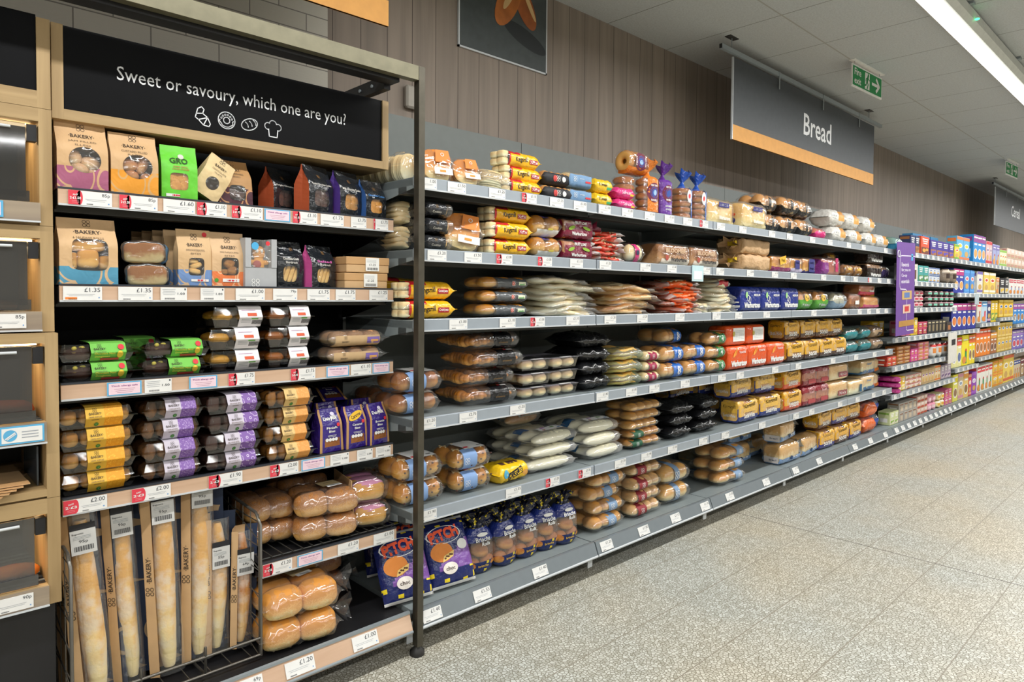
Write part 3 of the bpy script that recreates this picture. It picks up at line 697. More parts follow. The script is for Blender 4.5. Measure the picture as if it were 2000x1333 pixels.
def brick_mat():
    m, nt, bs, out = newmat('painted_brick'); o = coords(nt, 'Object'); sep = nd(nt, 'ShaderNodeSeparateXYZ'); nt.links.new(o, sep.inputs[0])
    cb = nd(nt, 'ShaderNodeCombineXYZ'); nt.links.new(sep.outputs[0], cb.inputs[0]); nt.links.new(sep.outputs[2], cb.inputs[1])
    b = nd(nt, 'ShaderNodeTexBrick', i_Scale=1.0); nt.links.new(cb.outputs[0], b.inputs[0])
    b.inputs['Brick Width'].default_value = .225; b.inputs['Row Height'].default_value = .068; b.inputs['Mortar Size'].default_value = .0022; b.inputs['Mortar Smooth'].default_value = .1
    b.inputs['Color1'].default_value = hx('#c6c2b6'); b.inputs['Color2'].default_value = hx('#cfcbc0'); b.inputs['Mortar'].default_value = hx('#85817a')
    nt.links.new(b.outputs[0], bs.inputs['Base Color']); bs.inputs['Roughness'].default_value = .7
    n = nd(nt, 'ShaderNodeTexNoise', i_Scale=30.0, i_Detail=4.0); nt.links.new(coords(nt, 'Object', (1, 1, 6)), n.inputs[0]); bump(nt, bs, n.outputs[0], .3, .004); return m
X0, X1, YB, ZC = -7.0, 16.0, .60, 2.865
struct('floor', MB().box(X0, X1, -8, YB + .1, -.1, 0, floor_mat()))
struct('ceiling', MB().box(X0, X1, -8, YB + .1, ZC, ZC + .1, ceil_mat()))
PLANK = wood('#93867a', '#80756b', 2, .35, .65, .1305)
struct('wall_back', MB().box(-.02, X1, YB, YB + .1, 0, ZC, PLANK))
struct('wall_back_left', MB().box(X0, -.02, YB, YB + .1, 0, ZC, brick_mat()))
OFFW = mt('#b8b4ab')
struct('wall_front', MB().box(X0, X1, -8.1, -8, 0, ZC, OFFW))
struct('wall_right', MB().box(X1, X1 + .1, -8, YB, 0, ZC, OFFW))
struct('wall_left', MB().box(X0 - .1, X0, -8, YB, 0, ZC, OFFW))

# ------------------------------------------------------------------ shelving run
STEEL = pm('#8b9499', .42, .0, .04); DECK = pm('#828b8d', .45, 0, .04); STRIP = pm('#959ea7', .28, 0, .03, 0, 40, .7); PANEL = pm('#747a78', .6, 0, .03); DKST = pm('#3b3b39', .45, .2, .05); BLK = pm('#17171a', .5, 0, .1)
LIP = pm('#c7ccd0', .25, 0, .02)
BREADZ = [1.69, 1.438, 1.188, .836, .503]; SHN = ['top', 'second', 'third', 'fourth', 'fifth', 'bottom']
def shelf_spec(xw, y0, deckmat, stripmat, dark, topm=None, sh=.039, backd=.5, br=True, tilt=0.0):
    a, b = 0.004, xw - .004
    dk = MB().box(a, b, y0 + .008, backd, -.03, -.002, deckmat).box(a, b, y0 + .05, y0 + .10, -.055, -.03, dark)
    st = MB().prism([(y0, -sh + .002), (y0 - tilt, 0), (y0 - tilt + .002, .003), (y0 + .008, .003), (y0 + .008, -sh), (y0 + .002, -sh)], a, b, stripmat)
    if topm: st.box(a, b, y0 - .001, y0 + .010, .0005, .0055, topm); st.box(a, b, y0 - .002, y0 + .004, -sh - .002, -sh + .003, LIP)
    else: st.box(a, b, y0 - .003, y0 + .006, -sh - .003, -sh + .002, LIP)
    out = [('deck', dk.mesh(), None), ('ticket_strip', st.mesh(), None)]
    if br:
        for x in (a, b - .003): out.append(('bracket', MB().prism([(y0 + .012, -.004), (backd, -.004), (backd, -.11), (backd - .06, -.105), (y0 + .012, -.040)], x, x + .003, deckmat if not topm else BLK).mesh(), None))
    return out
BAYN = ['first', 'second', 'third', 'fourth', 'fifth']
def frame_spec(xw, pan, top=2.04, yb=.522):
    p = MB().box(.002, xw - .002, yb, yb + .012, .08, top, pan)
    u = MB().box(-.015, .015, yb + .013, yb + .06, .0, top - .01, STEEL)
    f = MB().box(.0, .02, .06, .5, .05, .085, DKST).box(-.006, .026, .056, .06, .025, .10, LIP)
    ft = MB(); ft.tube([(.012, .16, .0), (.012, .16, .06)], lambda t: .022 - .012 * min(1, t * 2), STEEL, 10)
    return [('back_panel', p.mesh(), None), ('upright', u.mesh(), None), ('base_leg', f.mesh(), None), ('levelling_foot', ft.mesh(), None)]
def base_spec(xw, dk, stm, y0=0.0, zt=.15, wood_=False):
    a, b = .004, xw - .004
    d = MB().box(a, b, .045, .52, -.03, 0, dk).box(a, b, .030, .045, -.03, -.012, DKST)
    s = MB().prism([(y0, -.05), (y0 + .022, .004), (y0 + .034, .004), (y0 + .03, -.012), (y0 + .012, -.058), (y0 + .002, -.062)], a, b, stm); s.tube([(a, y0 + .002, -.054), (b, y0 + .002, -.054)], .006, LIP if not wood_ else STEEL, 8)
    if wood_: s.box(a, b, y0 + .018, y0 + .03, .004, .012, STEEL)
    return [('deck', d.mesh(), None), ('ticket_strip', s.mesh(), None)]
bsp = {1.0: shelf_spec(1.0, .03, DECK, STRIP, DKST)}
fsp = frame_spec(1.0, PANEL); bas = base_spec(1.0, DECK, pm('#757d82', .3, 0, .03))
for k in range(5):
    put(fsp, 'gondola_frame', f'grey steel back panel and legs of the {BAYN[k]} bread bay right of the post', 'shelving', TR(k), 'bread bay frames')
    for j, z in enumerate(BREADZ):
        put(bsp[1.0], 'shelf', f'grey metal {SHN[j]} shelf of the {BAYN[k]} bread bay from the post', 'shelf', TR(k, 0, z), 'bread shelves')
    put(bas, 'base_shelf', f'grey bottom shelf of the {BAYN[k]} bread bay from the post, near the floor', 'shelf', TR(k, 0, .15), 'bread base shelves')
BISZ = [1.69, 1.43, 1.186, .93, .68, .435]
CERZ = [[1.69, 1.334, .93, .523], [1.69, 1.334, .985, .585], [1.69, 1.334, 1.035, .585], [1.69, 1.334, .93, .57], [1.69, 1.334, .93, .57]]
CBN = ['first', 'second', 'third', 'fourth', 'fifth']
for k in range(2):
    put(fsp, 'gondola_frame', f'steel frame of the {("near", "far")[k]} biscuit bay past the purple sign', 'shelving', TR(5 + k), 'biscuit bay frames')
    for j, z in enumerate(BISZ): put(bsp[1.0], 'shelf', f'{ORD[j]} shelf down in the {("near", "far")[k]} biscuit bay past the purple sign', 'shelf', TR(5 + k, 0, z), 'biscuit shelves')
    put(bas, 'base_shelf', f'bottom shelf of the {("near", "far")[k]} biscuit bay past the purple sign', 'shelf', TR(5 + k, 0, .15), 'biscuit base shelves')
for k in range(5):
    put(fsp, 'gondola_frame', f'steel frame of the {CBN[k]} cereal bay counted from the biscuits', 'shelving', TR(7 + k), 'cereal bay frames')
    for j, z in enumerate(CERZ[k]): put(bsp[1.0], 'shelf', f'{ORD[j]} shelf down in the {CBN[k]} cereal bay from the biscuits', 'shelf', TR(7 + k, 0, z), 'cereal shelves')
    put(bas, 'base_shelf', f'bottom shelf of the {CBN[k]} cereal bay from the biscuits', 'shelf', TR(7 + k, 0, .15), 'cereal base shelves')

# ------------------------------------------------------------------ bakery bay: frame, header, shelves
OAKZ = wood('#b3986d', '#9a8058', 2, .6); OAKX = wood('#b3986d', '#9a8058', 0, .6); LAMX = wood('#d3b49a', '#bf9d82', 0, .5, .4); GREYOAK = wood('#a3947f', '#85776a', 0, .5, .4)
BLKP = pm('#07080b', .5, 0, .1, 0, 40, .12)
IRON = pm('#5b574d', .4, .75, .12); IRON2 = pm('#77735f', .42, .5, .12)
post = MB().box(-.003, .022, -.004, .025, .035, 2.06, IRON)
beam = MB().box(-3.2, -.004, -.003, .028, 2.012, 2.06, IRON2)
chan = MB().box(-3.2, -.06, .03, .085, 2.0, 2.035, BLK)
arm = MB().box(-.085, -.06, .086, .56, 1.985, 2.03, BLK); arm.tube([(-.086, .16, 2.008), (-.09, .16, 2.008)], .006, STEEL, 8); arm.tube([(-.086, .24, 2.008), (-.09, .24, 2.008)], .006, STEEL, 8)
foot = MB(); foot.tube([(.0095, .015, 0), (.0095, .015, .016), (.0095, .015, .034)], lambda t: .026 - .02 * (t > .6), pm('#22211f', .5), 14)
put([('post', post.mesh(), None), ('beam', beam.mesh(), None), ('light_channel', chan.mesh(), None), ('wall_arm', arm.mesh(), None), ('foot', foot.mesh(), None)], 'portal_frame', 'dark steel post and overhead beam framing the bakery bay', 'frame', TR())
plane = lambda y: (lambda x, z: (x, y, z))
hd = MB().box(-1.006, -.036, .178, .182, 1.755, 1.972, BLKP)
hf = MB().box(-1.031, -1.005, .172, .36, 1.728, 1.972, OAKZ).box(-.036, -.011, .172, .36, 1.728, 1.972, OAKZ).box(-1.005, -.036, .172, .36, 1.728, 1.755, OAKX)
LET = mt('#e4e6ea'); ht = MB()
def ribbon(mb, pts, wd, fn, m, closed=False):
    P = [Vector((a, b)) for a, b in pts]; n = len(P)
    for i in range(n if closed else n - 1):
        a, b = P[i], P[(i + 1) % n]; d = (b - a); L = d.length
        if L < 1e-6: continue
        d /= L; q = Vector((-d.y, d.x)) * wd / 2; a2 = a - d * wd * .35; b2 = b + d * wd * .35
        mb.shape(([tuple(a2 - q), tuple(b2 - q), tuple(b2 + q), tuple(a2 + q)], [(0, 1, 2, 3)]), fn, m)
fn = plane(.1768)
ht.text('Sweet or savoury, which one are you?', fn, -.53, 1.872, .70, .05, LET, .0)
arcp = lambda cx, cz, r, a0, a1, n=14, k=1: [(cx + r * math.cos(math.radians(a0 + (a1 - a0) * i / n)), cz + k * r * math.sin(math.radians(a0 + (a1 - a0) * i / n))) for i in range(n + 1)]
iz = 1.802; wd = .0028
for cx, k in ((-.655, 0), (-.585, 1), (-.515, 2), (-.44, 3)):
    if k == 0:
        for pts in ([(-.018, .005), (-.014, .02), (-.003, .027), (.004, .02), (.0, .008), (-.018, .005)], [(-.018, .005), (-.021, -.006), (-.012, -.012), (.014, -.002), (0, .008)], [(-.012, -.012), (.002, -.026), (.014, -.002)], [(.002, -.026), (.018, -.028), (.022, -.02), (.014, -.002)]): ribbon(ht, [(cx + a, iz + b) for a, b in pts], wd, fn, LET)
    elif k == 1:
        ribbon(ht, arcp(cx, iz, .025, 0, 360, 24), wd, fn, LET); ribbon(ht, arcp(cx, iz, .0095, 0, 360, 14), wd, fn, LET); ribbon(ht, [(cx + .02 * math.cos(a) * (1 + .1 * math.sin(a * 8)), iz + .02 * math.sin(a)) for a in [PI + i * PI / 16 for i in range(17)]], wd, fn, LET)
        for a in range(20, 175, 28): ht.shape(ring(.003, .003, .4, 8), lambda x, z, a=a: fn(cx + .0165 * math.cos(math.radians(a)) + x, iz + .0165 * math.sin(math.radians(a)) + z), LET)
    elif k == 2:
        ribbon(ht, [(cx + .026 * math.cos(a) * math.cos(.4) - .017 * math.sin(a) * math.sin(.4), iz + .026 * math.cos(a) * math.sin(.4) + .017 * math.sin(a) * math.cos(.4)) for a in [2 * PI * i / 24 for i in range(25)]], wd, fn, LET)
        for q in (-.012, 0, .012): ribbon(ht, arcp(cx + q - .008, iz - .004 + q * .4, .016, 0, 62, 6), wd, fn, LET)
    else:
        ribbon(ht, [(cx - .014, iz - .003), (cx - .012, iz - .026), (cx + .014, iz - .026), (cx + .016, iz - .003)], wd, fn, LET)
        ribbon(ht, arcp(cx - .016, iz + .006, .0105, 270, 60, 10), wd, fn, LET); ribbon(ht, arcp(cx, iz + .014, .0115, 170, 10, 10), wd, fn, LET); ribbon(ht, arcp(cx + .017, iz + .006, .0105, 120, -90, 10), wd, fn, LET)
put([('panel', hd.mesh(), None), ('oak_frame', hf.mesh(), None), ('lettering', ht.mesh(), None)], 'header_sign', 'black oak-framed header sign reading Sweet or savoury above the bakery shelves', 'sign', TR())
fb = frame_spec(1.018, BLKP, 1.80, .512)
put(fb, 'gondola_frame', 'black back panel of the bakery bay left of the post', 'shelving', TR(-1.018))
BAKZ = [1.543, 1.294, 1.036, .735]; BKN = ['top', 'second', 'third', 'fourth']
bks = shelf_spec(1.022, .138, BLK, LAMX, DKST, pm('#2c3038', .4), .040, .5)
for j, z in enumerate(BAKZ):
    put(bks, 'shelf', f'black bakery shelf with wood-effect strip, {BKN[j]} down under the header sign', 'shelf', TR(-1.03, 0, z), 'bakery shelves')
e = shelf_spec(.505, .112, BLK, LAMX, DKST, pm('#2c3038', .4), .040, .5)
wr = MB()
for i in range(15): wr.tube([(.01 + i * .035, .125, .012), (.01 + i * .035, .49, .012)], .0022, DKST, 5)
for y in (.135, .3, .48): wr.tube([(.005, y, .008), (.5, y, .008)], .003, DKST, 5)
e.append(('wire_rack', wr.mesh(), None))
put(e, 'shelf', 'short fifth bakery shelf with wire rack beside the baguettes', 'shelf', TR(-.515, 0, .433), 'bakery shelves')
put(base_spec(1.015, BLK, LAMX, 0, .15, True), 'base_shelf', 'black bakery base shelf with wood-effect strip near the floor', 'shelf', TR(-1.03, 0, .15))
# wire basket of the baguettes
bk = MB(); Wd = pm('#6f6c66', .35, .7)
def wire(p, r=.0032): bk.tube(p, r, Wd, 6)
for x in (-1.02, -.525):
    wire([(x, .47, .62), (x, .12, .60), (x, .085, .57), (x, .085, .165)], .0048); wire([(x, .47, .62), (x, .47, .16)])
    for q in range(7): wire([(x, .10 + q * .06, .6), (x, .10 + q * .06, .165)], .0016)
    for q in range(6): wire([(x, .47, .2 + q * .075), (x, .087, .2 + q * .075)], .0016)
    for q in range(5): wire([(x, .1, .16 + q * .09), (x, .47, .25 + q * .09)], .0016)
for z in (.22, .168): wire([(-1.02, .085, z), (-.525, .085, z)], .0042)
for x in (-.86, -.69): wire([(x, .085, .25), (x, .085, .168), (x, .2, .162)], .0042)
for q in range(9): wire([(-1.03 + q * .06, .087, .164), (-1.03 + q * .06, .47, .162)], .0018)
put([('wire_basket', bk.mesh(), None)], 'wire_basket', 'dark wire basket holding the upright baguettes at the bay bottom', 'basket', TR())

# ------------------------------------------------------------------ pastry cabinets at the left edge
ACR = film('#9a9da2', .03, 3, .05, .15); WARM = emis('#ffd9a0', 9)
def cabinet(z0, z1, yf, wz0, wz1, lz0, lz1, label, xr=-1.036, light=True, ledge=True, openb=None):
    xl = xr - .62; st = .028
    f = MB().box(xr - st, xr, yf, .56, z0, z1, OAKZ).box(xl, xl + st, yf, .56, z0, z1, OAKZ).box(xl + st, xr - st, yf, .56, z1 - (z1 - wz1) * .96, z1, OAKX).box(xl + st, xr - st, yf + .01, .56, z0, z0 + .018, OAKX)
    if openb: f.box(xl + st, xr - st, yf, .56, openb, openb + .018, OAKX)
    sp = [('oak_carcass', f.mesh(), None), ('back_panel', MB().box(xl + st, xr - st, .5, .51, z0, z1 - .03, pm('#33302c', .5)).mesh(), None)]
    if ledge:
        l = MB().box(xl + st, xr - st, yf - .012, yf - .006, lz0, lz1, GREYOAK).box(xl + st, xr - st, yf - .016, yf - .002, lz0 - .004, lz0, LIP).box(xl + st, xr - st, yf - .006, yf + .02, lz1 - .01, lz1, OAKX)
        sp.append(('price_ledge', l.mesh(), None))
        t = MB().box(xl + st, xr - st, yf + .03, .49, lz1 - .012, lz1 - .004, pm('#2b2b2b', .4))
        for q in range(9): t.box(xl + st, xr - st, yf + .05 + q * .03, yf + .06 + q * .03, lz1 - .004, lz1 - .002, STEEL)
        sp.append(('tray', t.mesh(), None))
    if light:
        dw = MB().box(xl + st + .01, xr - st - .026, yf + .012, yf + .017, wz0 + .012, wz1 - .006, ACR); dw.box(xl + st, xr - st - .02, yf + .004, yf + .012, wz0, wz0 + .026, ACR); dw.tube([(xr - .3, yf + .006, wz1 - .02), (xr - .085, yf + .006, wz1 - .02)], .004, LIP, 6)
        sp.append(('acrylic_door', dw.mesh(), None, [('hinge', MB().box(xr - st - .024, xr - st - .003, yf + .006, yf + .03, wz1 - .05, wz1 - .008, BLK).mesh(), None)]))
        sp.append(('light_strip', MB().box(xl + st + .01, xr - st - .01, yf + .05, yf + .06, wz1 - .006, wz1, WARM).mesh(), None))
    return put(sp, 'pastry_cabinet', label, 'cabinet', TR(), 'pastry cabinets')
hs = MB().box(-1.66, -1.066, .155, .56, 1.785, 1.975, BLKP)
ho = MB().box(-1.066, -1.037, .15, .56, 1.777, 1.968, OAKZ).box(-1.66, -1.066, .15, .56, 1.742, 1.7845, OAKX).box(-1.066, -1.037, .15, .56, 1.742, 1.777, OAKZ)
put([('panel', hs.mesh(), None), ('oak_frame', ho.mesh(), None)], 'header_sign', 'plain black oak-framed header panel over the pastry cabinets at left edge', 'sign', TR())
cabinet(1.446, 1.741, .15, 1.505, 1.707, 1.456, 1.502, 'oak pastry cabinet directly below the black header, uppermost of the column')
cabinet(1.176, 1.445, .15, 1.232, 1.412, 1.182, 1.228, 'oak pastry cabinet second from the top, with 85p ticket on ledge')
cabinet(.757, 1.174, .108, .955, 1.148, .903, .952, 'oak pastry cabinet with open bag compartment, standing forward below the upper pair', openb=.762)
cabinet(.485, .756, .108, .54, .716, .49, .536, 'lowest oak pastry cabinet, 90p ticket on ledge, above black plinth')
put([('plinth', MB().box(-1.656, -1.045, .14, .56, 0.0, .484, BLK).mesh(), None)], 'plinth', 'black plinth under the pastry cabinets at the left edge', 'plinth', TR())
for z, y in ((1.69, .2), (1.395, .2), (1.13, .16), (.70, .16)):
    area('cabinet_lamp', (-1.33, y + .06, z), .5, .02, .9, (1, .75, .45))
ps = MB(); ps.ball((0, 0, .012), (.07, .05, .014), GOLD, 2.6, 18, 8, .2, .1)
tag(obj('pastry', ps), 'flat golden pastry slice on tray in second cabinet from top', 'pastry').matrix_world = TR(-1.165, .26, 1.2275)
ps = MB().torus((0, 0, .017), .036, .019, crust('#9c4a18', '#bf6a26', '#c97f3a'), 22, 10, .9)
tag(obj('pastry', ps), 'glossy brown ring pastry in cabinet above the open bag compartment', 'pastry').matrix_world = TR(-1.14, .215, .952, 0, 0, 0, 1.25)
ps = MB().ball((0, 0, .016), (.06, .045, .02), crust('#d98a4a', '#e9b878', '#f0d3a0'), 2.2, 18, 9, .3, .12).torus((0, 0, .026), .028, .007, crust('#c8542a', '#d8743c'), 16, 7)
tag(obj('pastry', ps), 'pale swirled savoury pastry in the lowest cabinet over 90p ticket', 'pastry').matrix_world = TR(-1.125, .2, .5365)
for i in range(5):
    b = MB().box(-.09, .06, -.12, .13, 0, .0016, KRAFT).box(-.09, .06, -.12, -.08, .0016, .0026, mt('#b98f60'))
    tag(obj('paper_bag', b), ['bottom', 'second-lowest', 'middle', 'fourth-lowest', 'top'][i] + ' brown paper bag of the fanned pile in the open cabinet compartment', 'paper bag', 'paper bags in the compartment').matrix_world = TR(-1.175 + .004 * i, .215 + .004 * i, .7805 + .0046 * i, 0, 0, -.35 + .09 * i)
dv = MB().box(-.002, .002, -.10, .1, 0, .10, pm('#4b5560', .2))
tag(obj('divider', dv), 'thin dark divider standing in the open cabinet compartment beside paper bags', 'divider').matrix_world = TR(-1.075, .26, .781)

# ------------------------------------------------------------------ hanging signs, lamps, wall things
def hang_sign(x0, x1, word, wx, wh, label, z0=2.25, z1=2.752, band=True):
    SL = pm('#3c4146', .55, 0, .08); AM = mt('#d69b50')
    b = MB().box(x0, x1, .196, .204, z0, z1, SL); s = (MB().box(x0, x1, .194, .206, z0, z0 + .092, AM) if band else MB()).box(x0 - .006, x0, .194, .206, z0, z1, LIP)
    t = MB(); t.text(word, plane(.1945), wx, z0 + .275, wh * txt(word, .01)[2] / txt(word, .01)[3], wh, mt('#e6e8ea'), .012)
    r = MB().box(x0 - .15, x1 + .17, .19, .21, z1 + .016, z1 + .044, STEEL).box(x0 - .151, x0 - .15, .191, .209, z1 + .017, z1 + .043, BLK)
    sp = [('board', b.mesh(), None), ('amber_band' if band else 'edge_trim', s.mesh(), None), ('lettering', t.mesh(), None), ('hanging_rail', r.mesh(), None)]
    for x in (x0 - .02, x1 - .12):
        h = MB(); h.tube([(x, .2, z1 + .044), (x, .2, ZC)], .003, STEEL, 6); h.box(x - .05, x + .05, .18, .22, ZC - .004, ZC, DKST); sp.append(('ceiling_rod', h.mesh(), None))
    for q in (.25, .55, .85):
        x = x0 + (x1 - x0) * q; h = MB(); h.box(x - .006, x + .006, .187, .19, z1 - .07, z1 + .046, STEEL).box(x - .006, x + .006, .187, .212, z1 + .0445, z1 + .047, STEEL); sp.append(('hook', h.mesh(), None))
    put(sp, 'hanging_sign', label, 'sign', TR(), 'aisle signs')
hang_sign(2.497, 4.917, 'Bread', 3.755, .155, 'dark hanging aisle sign reading Bread over the bread shelves')
hang_sign(9.40, 11.82, 'Cereal', 10.66, .155, 'dark hanging aisle sign reading Cereal at the far right', band=False)
hang_sign(-2.42, .003, 'Bakery', -1.2, .155, 'amber-edged hanging sign cut off above the bakery beam')
def exit_sign(x, label, rz=-.05):
    g = mt('#1f8a4c'); m = MB().box(0, .49, -.004, .004, -.175, -.025, WHITE); gp = MB().box(.012, .478, -.006, -.0042, -.163, -.037, g); f = plane(-.0066); p = MB()
    p.text('Fire', f, .085, -.07, .105, .046, WHITE, .02); p.text('exit', f, .085, -.13, .105, .04, WHITE, .02)
    p.box(.2, .275, -.0066, -.006, -.155, -.045, WHITE)
    q = MB(); f2 = plane(-.0072)
    q.shape(ell(.011, .011), lambda a, b: f2(.252 + a, -.058 + b), g); ribbon(q, [(.246, -.072), (.232, -.105)], .022, f2, g); ribbon(q, [(.232, -.1), (.25, -.122), (.236, -.15)], .012, f2, g); ribbon(q, [(.23, -.105), (.215, -.13), (.2, -.132)], .011, f2, g); ribbon(q, [(.248, -.078), (.27, -.09)], .008, f2, g); ribbon(q, [(.24, -.076), (.218, -.086), (.212, -.1)], .008, f2, g)
    ribbon(p, [(.32, -.1), (.43, -.1)], .02, plane(-.0068), WHITE); ribbon(p, [(.39, -.06), (.435, -.1), (.39, -.14)], .022, plane(-.0070), WHITE)
    h = MB()
    for xx in (.04, .45): h.tube([(xx, 0, -.025), (xx + .008, 0, -.012), (xx, 0, 0)], .003, LIP, 6)
    h.box(.0, .5, -.02, .02, -.004, 0, WHITE)
    put([('board', m.mesh(), None), ('green_field', gp.mesh(), None), ('lettering', p.mesh(), None), ('running_figure', q.mesh(), None), ('hanger', h.mesh(), None)], 'exit_sign', label, 'sign', TR(x, -.17, ZC, 0, 0, rz), 'fire exit signs')
exit_sign(3.385, 'green Fire exit sign hanging beside the Bread sign, nearer of two')
exit_sign(7.97, 'small green Fire exit sign far down the ceiling above the Cereal sign')
# strip lamp: long housing and glowing diffuser
hous = MB().prism([(-.915, 2.775), (-.94, 2.80), (-.94, 2.85), (-.785, 2.85), (-.785, 2.80), (-.81, 2.775)], -6, 15.5, mt('#d7dad6'))
glow = MB().prism([(-.905, 2.762), (-.905, 2.776), (-.82, 2.776), (-.82, 2.762), (-.835, 2.756), (-.89, 2.756)], -6, 15.5, emis('#fffdf6', 2.6))
lamp = [('housing', hous.mesh(), None), ('diffuser', glow.mesh(), None)]
cl = MB()
for i in range(18): cl.box(-5.5 + i * 1.2, -5.46 + i * 1.2, -.96, -.765, 2.85, ZC, STEEL)
lamp.append(('ceiling_clip', cl.mesh(), None))
put(lamp, 'strip_light', 'long white fluorescent strip light running along the ceiling', 'ceiling light', TR())
led = MB().ball((0, 0, 0), (.008, .012, .006), emis('#35e07c', 6), 2, 10, 7)
tag(obj('indicator_light', led), 'tiny green indicator light beside the ceiling strip light', 'indicator').matrix_world = TR(3.02, -.952, 2.80)
# poster on the planks: two crusty rolls on slate, lying flat in the poster
po = MB().box(.656, 1.243, .592, .599, 2.456, 2.86, pm('#3f4647', .5, 0, .12)); pf = MB().box(.648, .656, .590, .599, 2.448, 2.86, LIP).box(.648, 1.251, .590, .599, 2.448, 2.456, LIP).box(1.243, 1.251, .590, .599, 2.448, 2.86, LIP)
pp = MB(); f = plane(.5915); f2 = plane(.591)
def capsule(cx, cz, a, b, rot, fn, m):
    c, s_ = math.cos(rot), math.sin(rot); pp.shape(ell(a, b, 24, 3), lambda x, z: fn(cx + x * c - z * s_, cz + x * s_ + z * c), m)
capsule(1.09, 2.60, .16, .045, -.28, f, mt('#22272a'))
RL = pm('#b0662a', .5, 0, .25, 0, 40, .5, 12); RD = pm('#9a5424', .5, 0, .25, 0, 40, .5, 12)
capsule(1.085, 2.76, .125, .06, -1.0, f2, RD); capsule(.97, 2.75, .15, .065, 1.05, plane(.5905), RL); capsule(.985, 2.79, .1, .02, 1.05, plane(.590), mt('#d3b07a')); capsule(1.115, 2.775, .09, .014, -1.0, plane(.5902), mt('#d3b07a')); capsule(.82, 2.79, .09, .05, .2, f2, RD)
put([('print', po.mesh(), None), ('edge_trim', pf.mesh(), None), ('bread_picture', pp.mesh(), None)], 'poster', 'dark slate poster with crusty brown rolls on the plank wall', 'poster', TR())
put([('box', MB().box(-.04, .04, -.03, 0, -.05, .05, mt('#a8a39a'), .008).mesh(), None)], 'wall_alarm', 'small beige box mounted on planks behind the steel post', 'alarm', TR(.385, .599, 2.15))

# ------------------------------------------------------------------ bakery bay goods
@spec
def stand_bag(W, D, H, paper, win, gus=None, deco=(), winmat=None, top=.80, bulge=.006, dark=None, e=2.0):
    """stand-up bag with a window: win = (cx, cz, rx, rz); folded thin towards the top; returns bag, window film, inside"""
    dz = lambda z: 1 if z < .55 * H else max(.06, 1 - .94 * ss(.55 * H, .97 * H, z))
    def yf(x, z):
        u = 2 * x / W; return -D / 2 * dz(z) - bulge * max(0, 1 - u * u) * math.sin(PI * min(1, max(0, z / H))) + .0022 * noise.noise(Vector((x * 28 + W * 50, z * 26, 3)))
    m = MB(); cx, cz, rx, rz = win; na = 44; rs = []
    xw = lambda z: W / 2 * (1 + .03 * (1 - z / H))
    for k in range(6):
        q = k / 5; r = []
        for i in range(na):
            a = 2 * PI * (i + .5) / na; c, s_ = spow(math.cos(a), 2 / e), spow(math.sin(a), 2 / e); ix, iz = cx + rx * c, cz + rz * s_
            dx, dy = math.cos(a), math.sin(a) * 1.0
            t = min([v for v in ((W / 2 - cx) / dx if dx > 1e-6 else 9, (-W / 2 - cx) / dx if dx < -1e-6 else 9, (H - cz) / dy if dy > 1e-6 else 9, -cz / dy if dy < -1e-6 else 9) if v > 0])
            ox, oz = cx + dx * t, cz + dy * t
            # snap the nearest sample to the panel corner
            r.append((ix + (ox - ix) * q, iz + (oz - iz) * q))
        rs.append(r)
    for sx in (-1, 1):
        for z in (0, H):
            j = min(range(na), key=lambda i: (rs[5][i][0] - sx * W / 2) ** 2 + (rs[5][i][1] - z) ** 2); rs[5][j] = (sx * W / 2, z)
    m.rings([[(x, yf(x, z), z) for x, z in r] for r in rs], paper, True, False)
    zs = [H * i / 10 for i in range(11)]
    for sx in (-1, 1):
        g = gus or paper
        for i in range(10):
            z0, z1 = zs[i], zs[i + 1]; q = lambda z, k: (sx * W / 2 * (1 - (.12 * (z / H) if k == 1 else 0)), (yf(sx * W / 2, z), (yf(sx * W / 2, z) + D / 2 * dz(z)) / 2, D / 2 * dz(z))[k], z)
            for k in (0, 1): m.add([q(z0, k), q(z0, k + 1), q(z1, k + 1), q(z1, k)], [(0, 1, 2, 3)], g)
    for i in range(10):
        z0, z1 = zs[i], zs[i + 1]; m.add([(-W / 2, D / 2 * dz(z0), z0), (W / 2, D / 2 * dz(z0), z0), (W / 2, D / 2 * dz(z1), z1), (-W / 2, D / 2 * dz(z1), z1)], [(0, 1, 2, 3)], paper)
    m.add([(-W / 2, -D / 2, 0), (W / 2, -D / 2, 0), (W / 2, D / 2, 0), (-W / 2, D / 2, 0)], [(0, 1, 2, 3)], paper)
    fn = lambda x, z: (x, yf(x, z) - .0014, z); m.maps = {'f': fn}; m.deco(deco)
    w_ = MB(); sh = ell(1, 1, 26, 3); w_.add([(cx + rx * spow(x / max(1e-9, math.hypot(x, z)), 2 / e) * math.hypot(x, z) if (x or z) else cx, 0, cz + rz * spow(z / max(1e-9, math.hypot(x, z)), 2 / e) * math.hypot(x, z) if (x or z) else cz) for x, z in sh[0]], sh[1], winmat or FILM, True)
    w_.v = [(x, yf(x, z) - .001 + .004 * noise.noise(Vector((x * 60, z * 60, 1))), z) for x, y, z in w_.v]
    ins = MB().box(-W * .46, W * .46, D * .2, D * .24, .01, H * .6, dark or mt('#5a3d28'))
    return [('bag', m.mesh(), None), ('window', w_.mesh(), None), ('inner_wall', ins.mesh(), None)]
DK1 = mt('#3b2f25'); SM = mt('#6b5a45')
def kraftdeco(H, W, n1, z=.86):
    return (*coop('f', 0, H * z + .012, .02, DK1), ('t', '·BAKERY·', 'f', 0, H * z - .012, W * .5, .010, DK1, .012), ('t', n1, 'f', 0, H * z - .028, W * .55, .006, SM, 0), ('t', n1[-5:], 'f', 0, H * z - .038, W * .3, .005, SM, 0))
DN = crust('#c08a4e', '#d9ab70', '#e6c896', flour=.8); dm = bun_mesh(DN, 2, 0, .05)
B14 = mt('#b9607b')
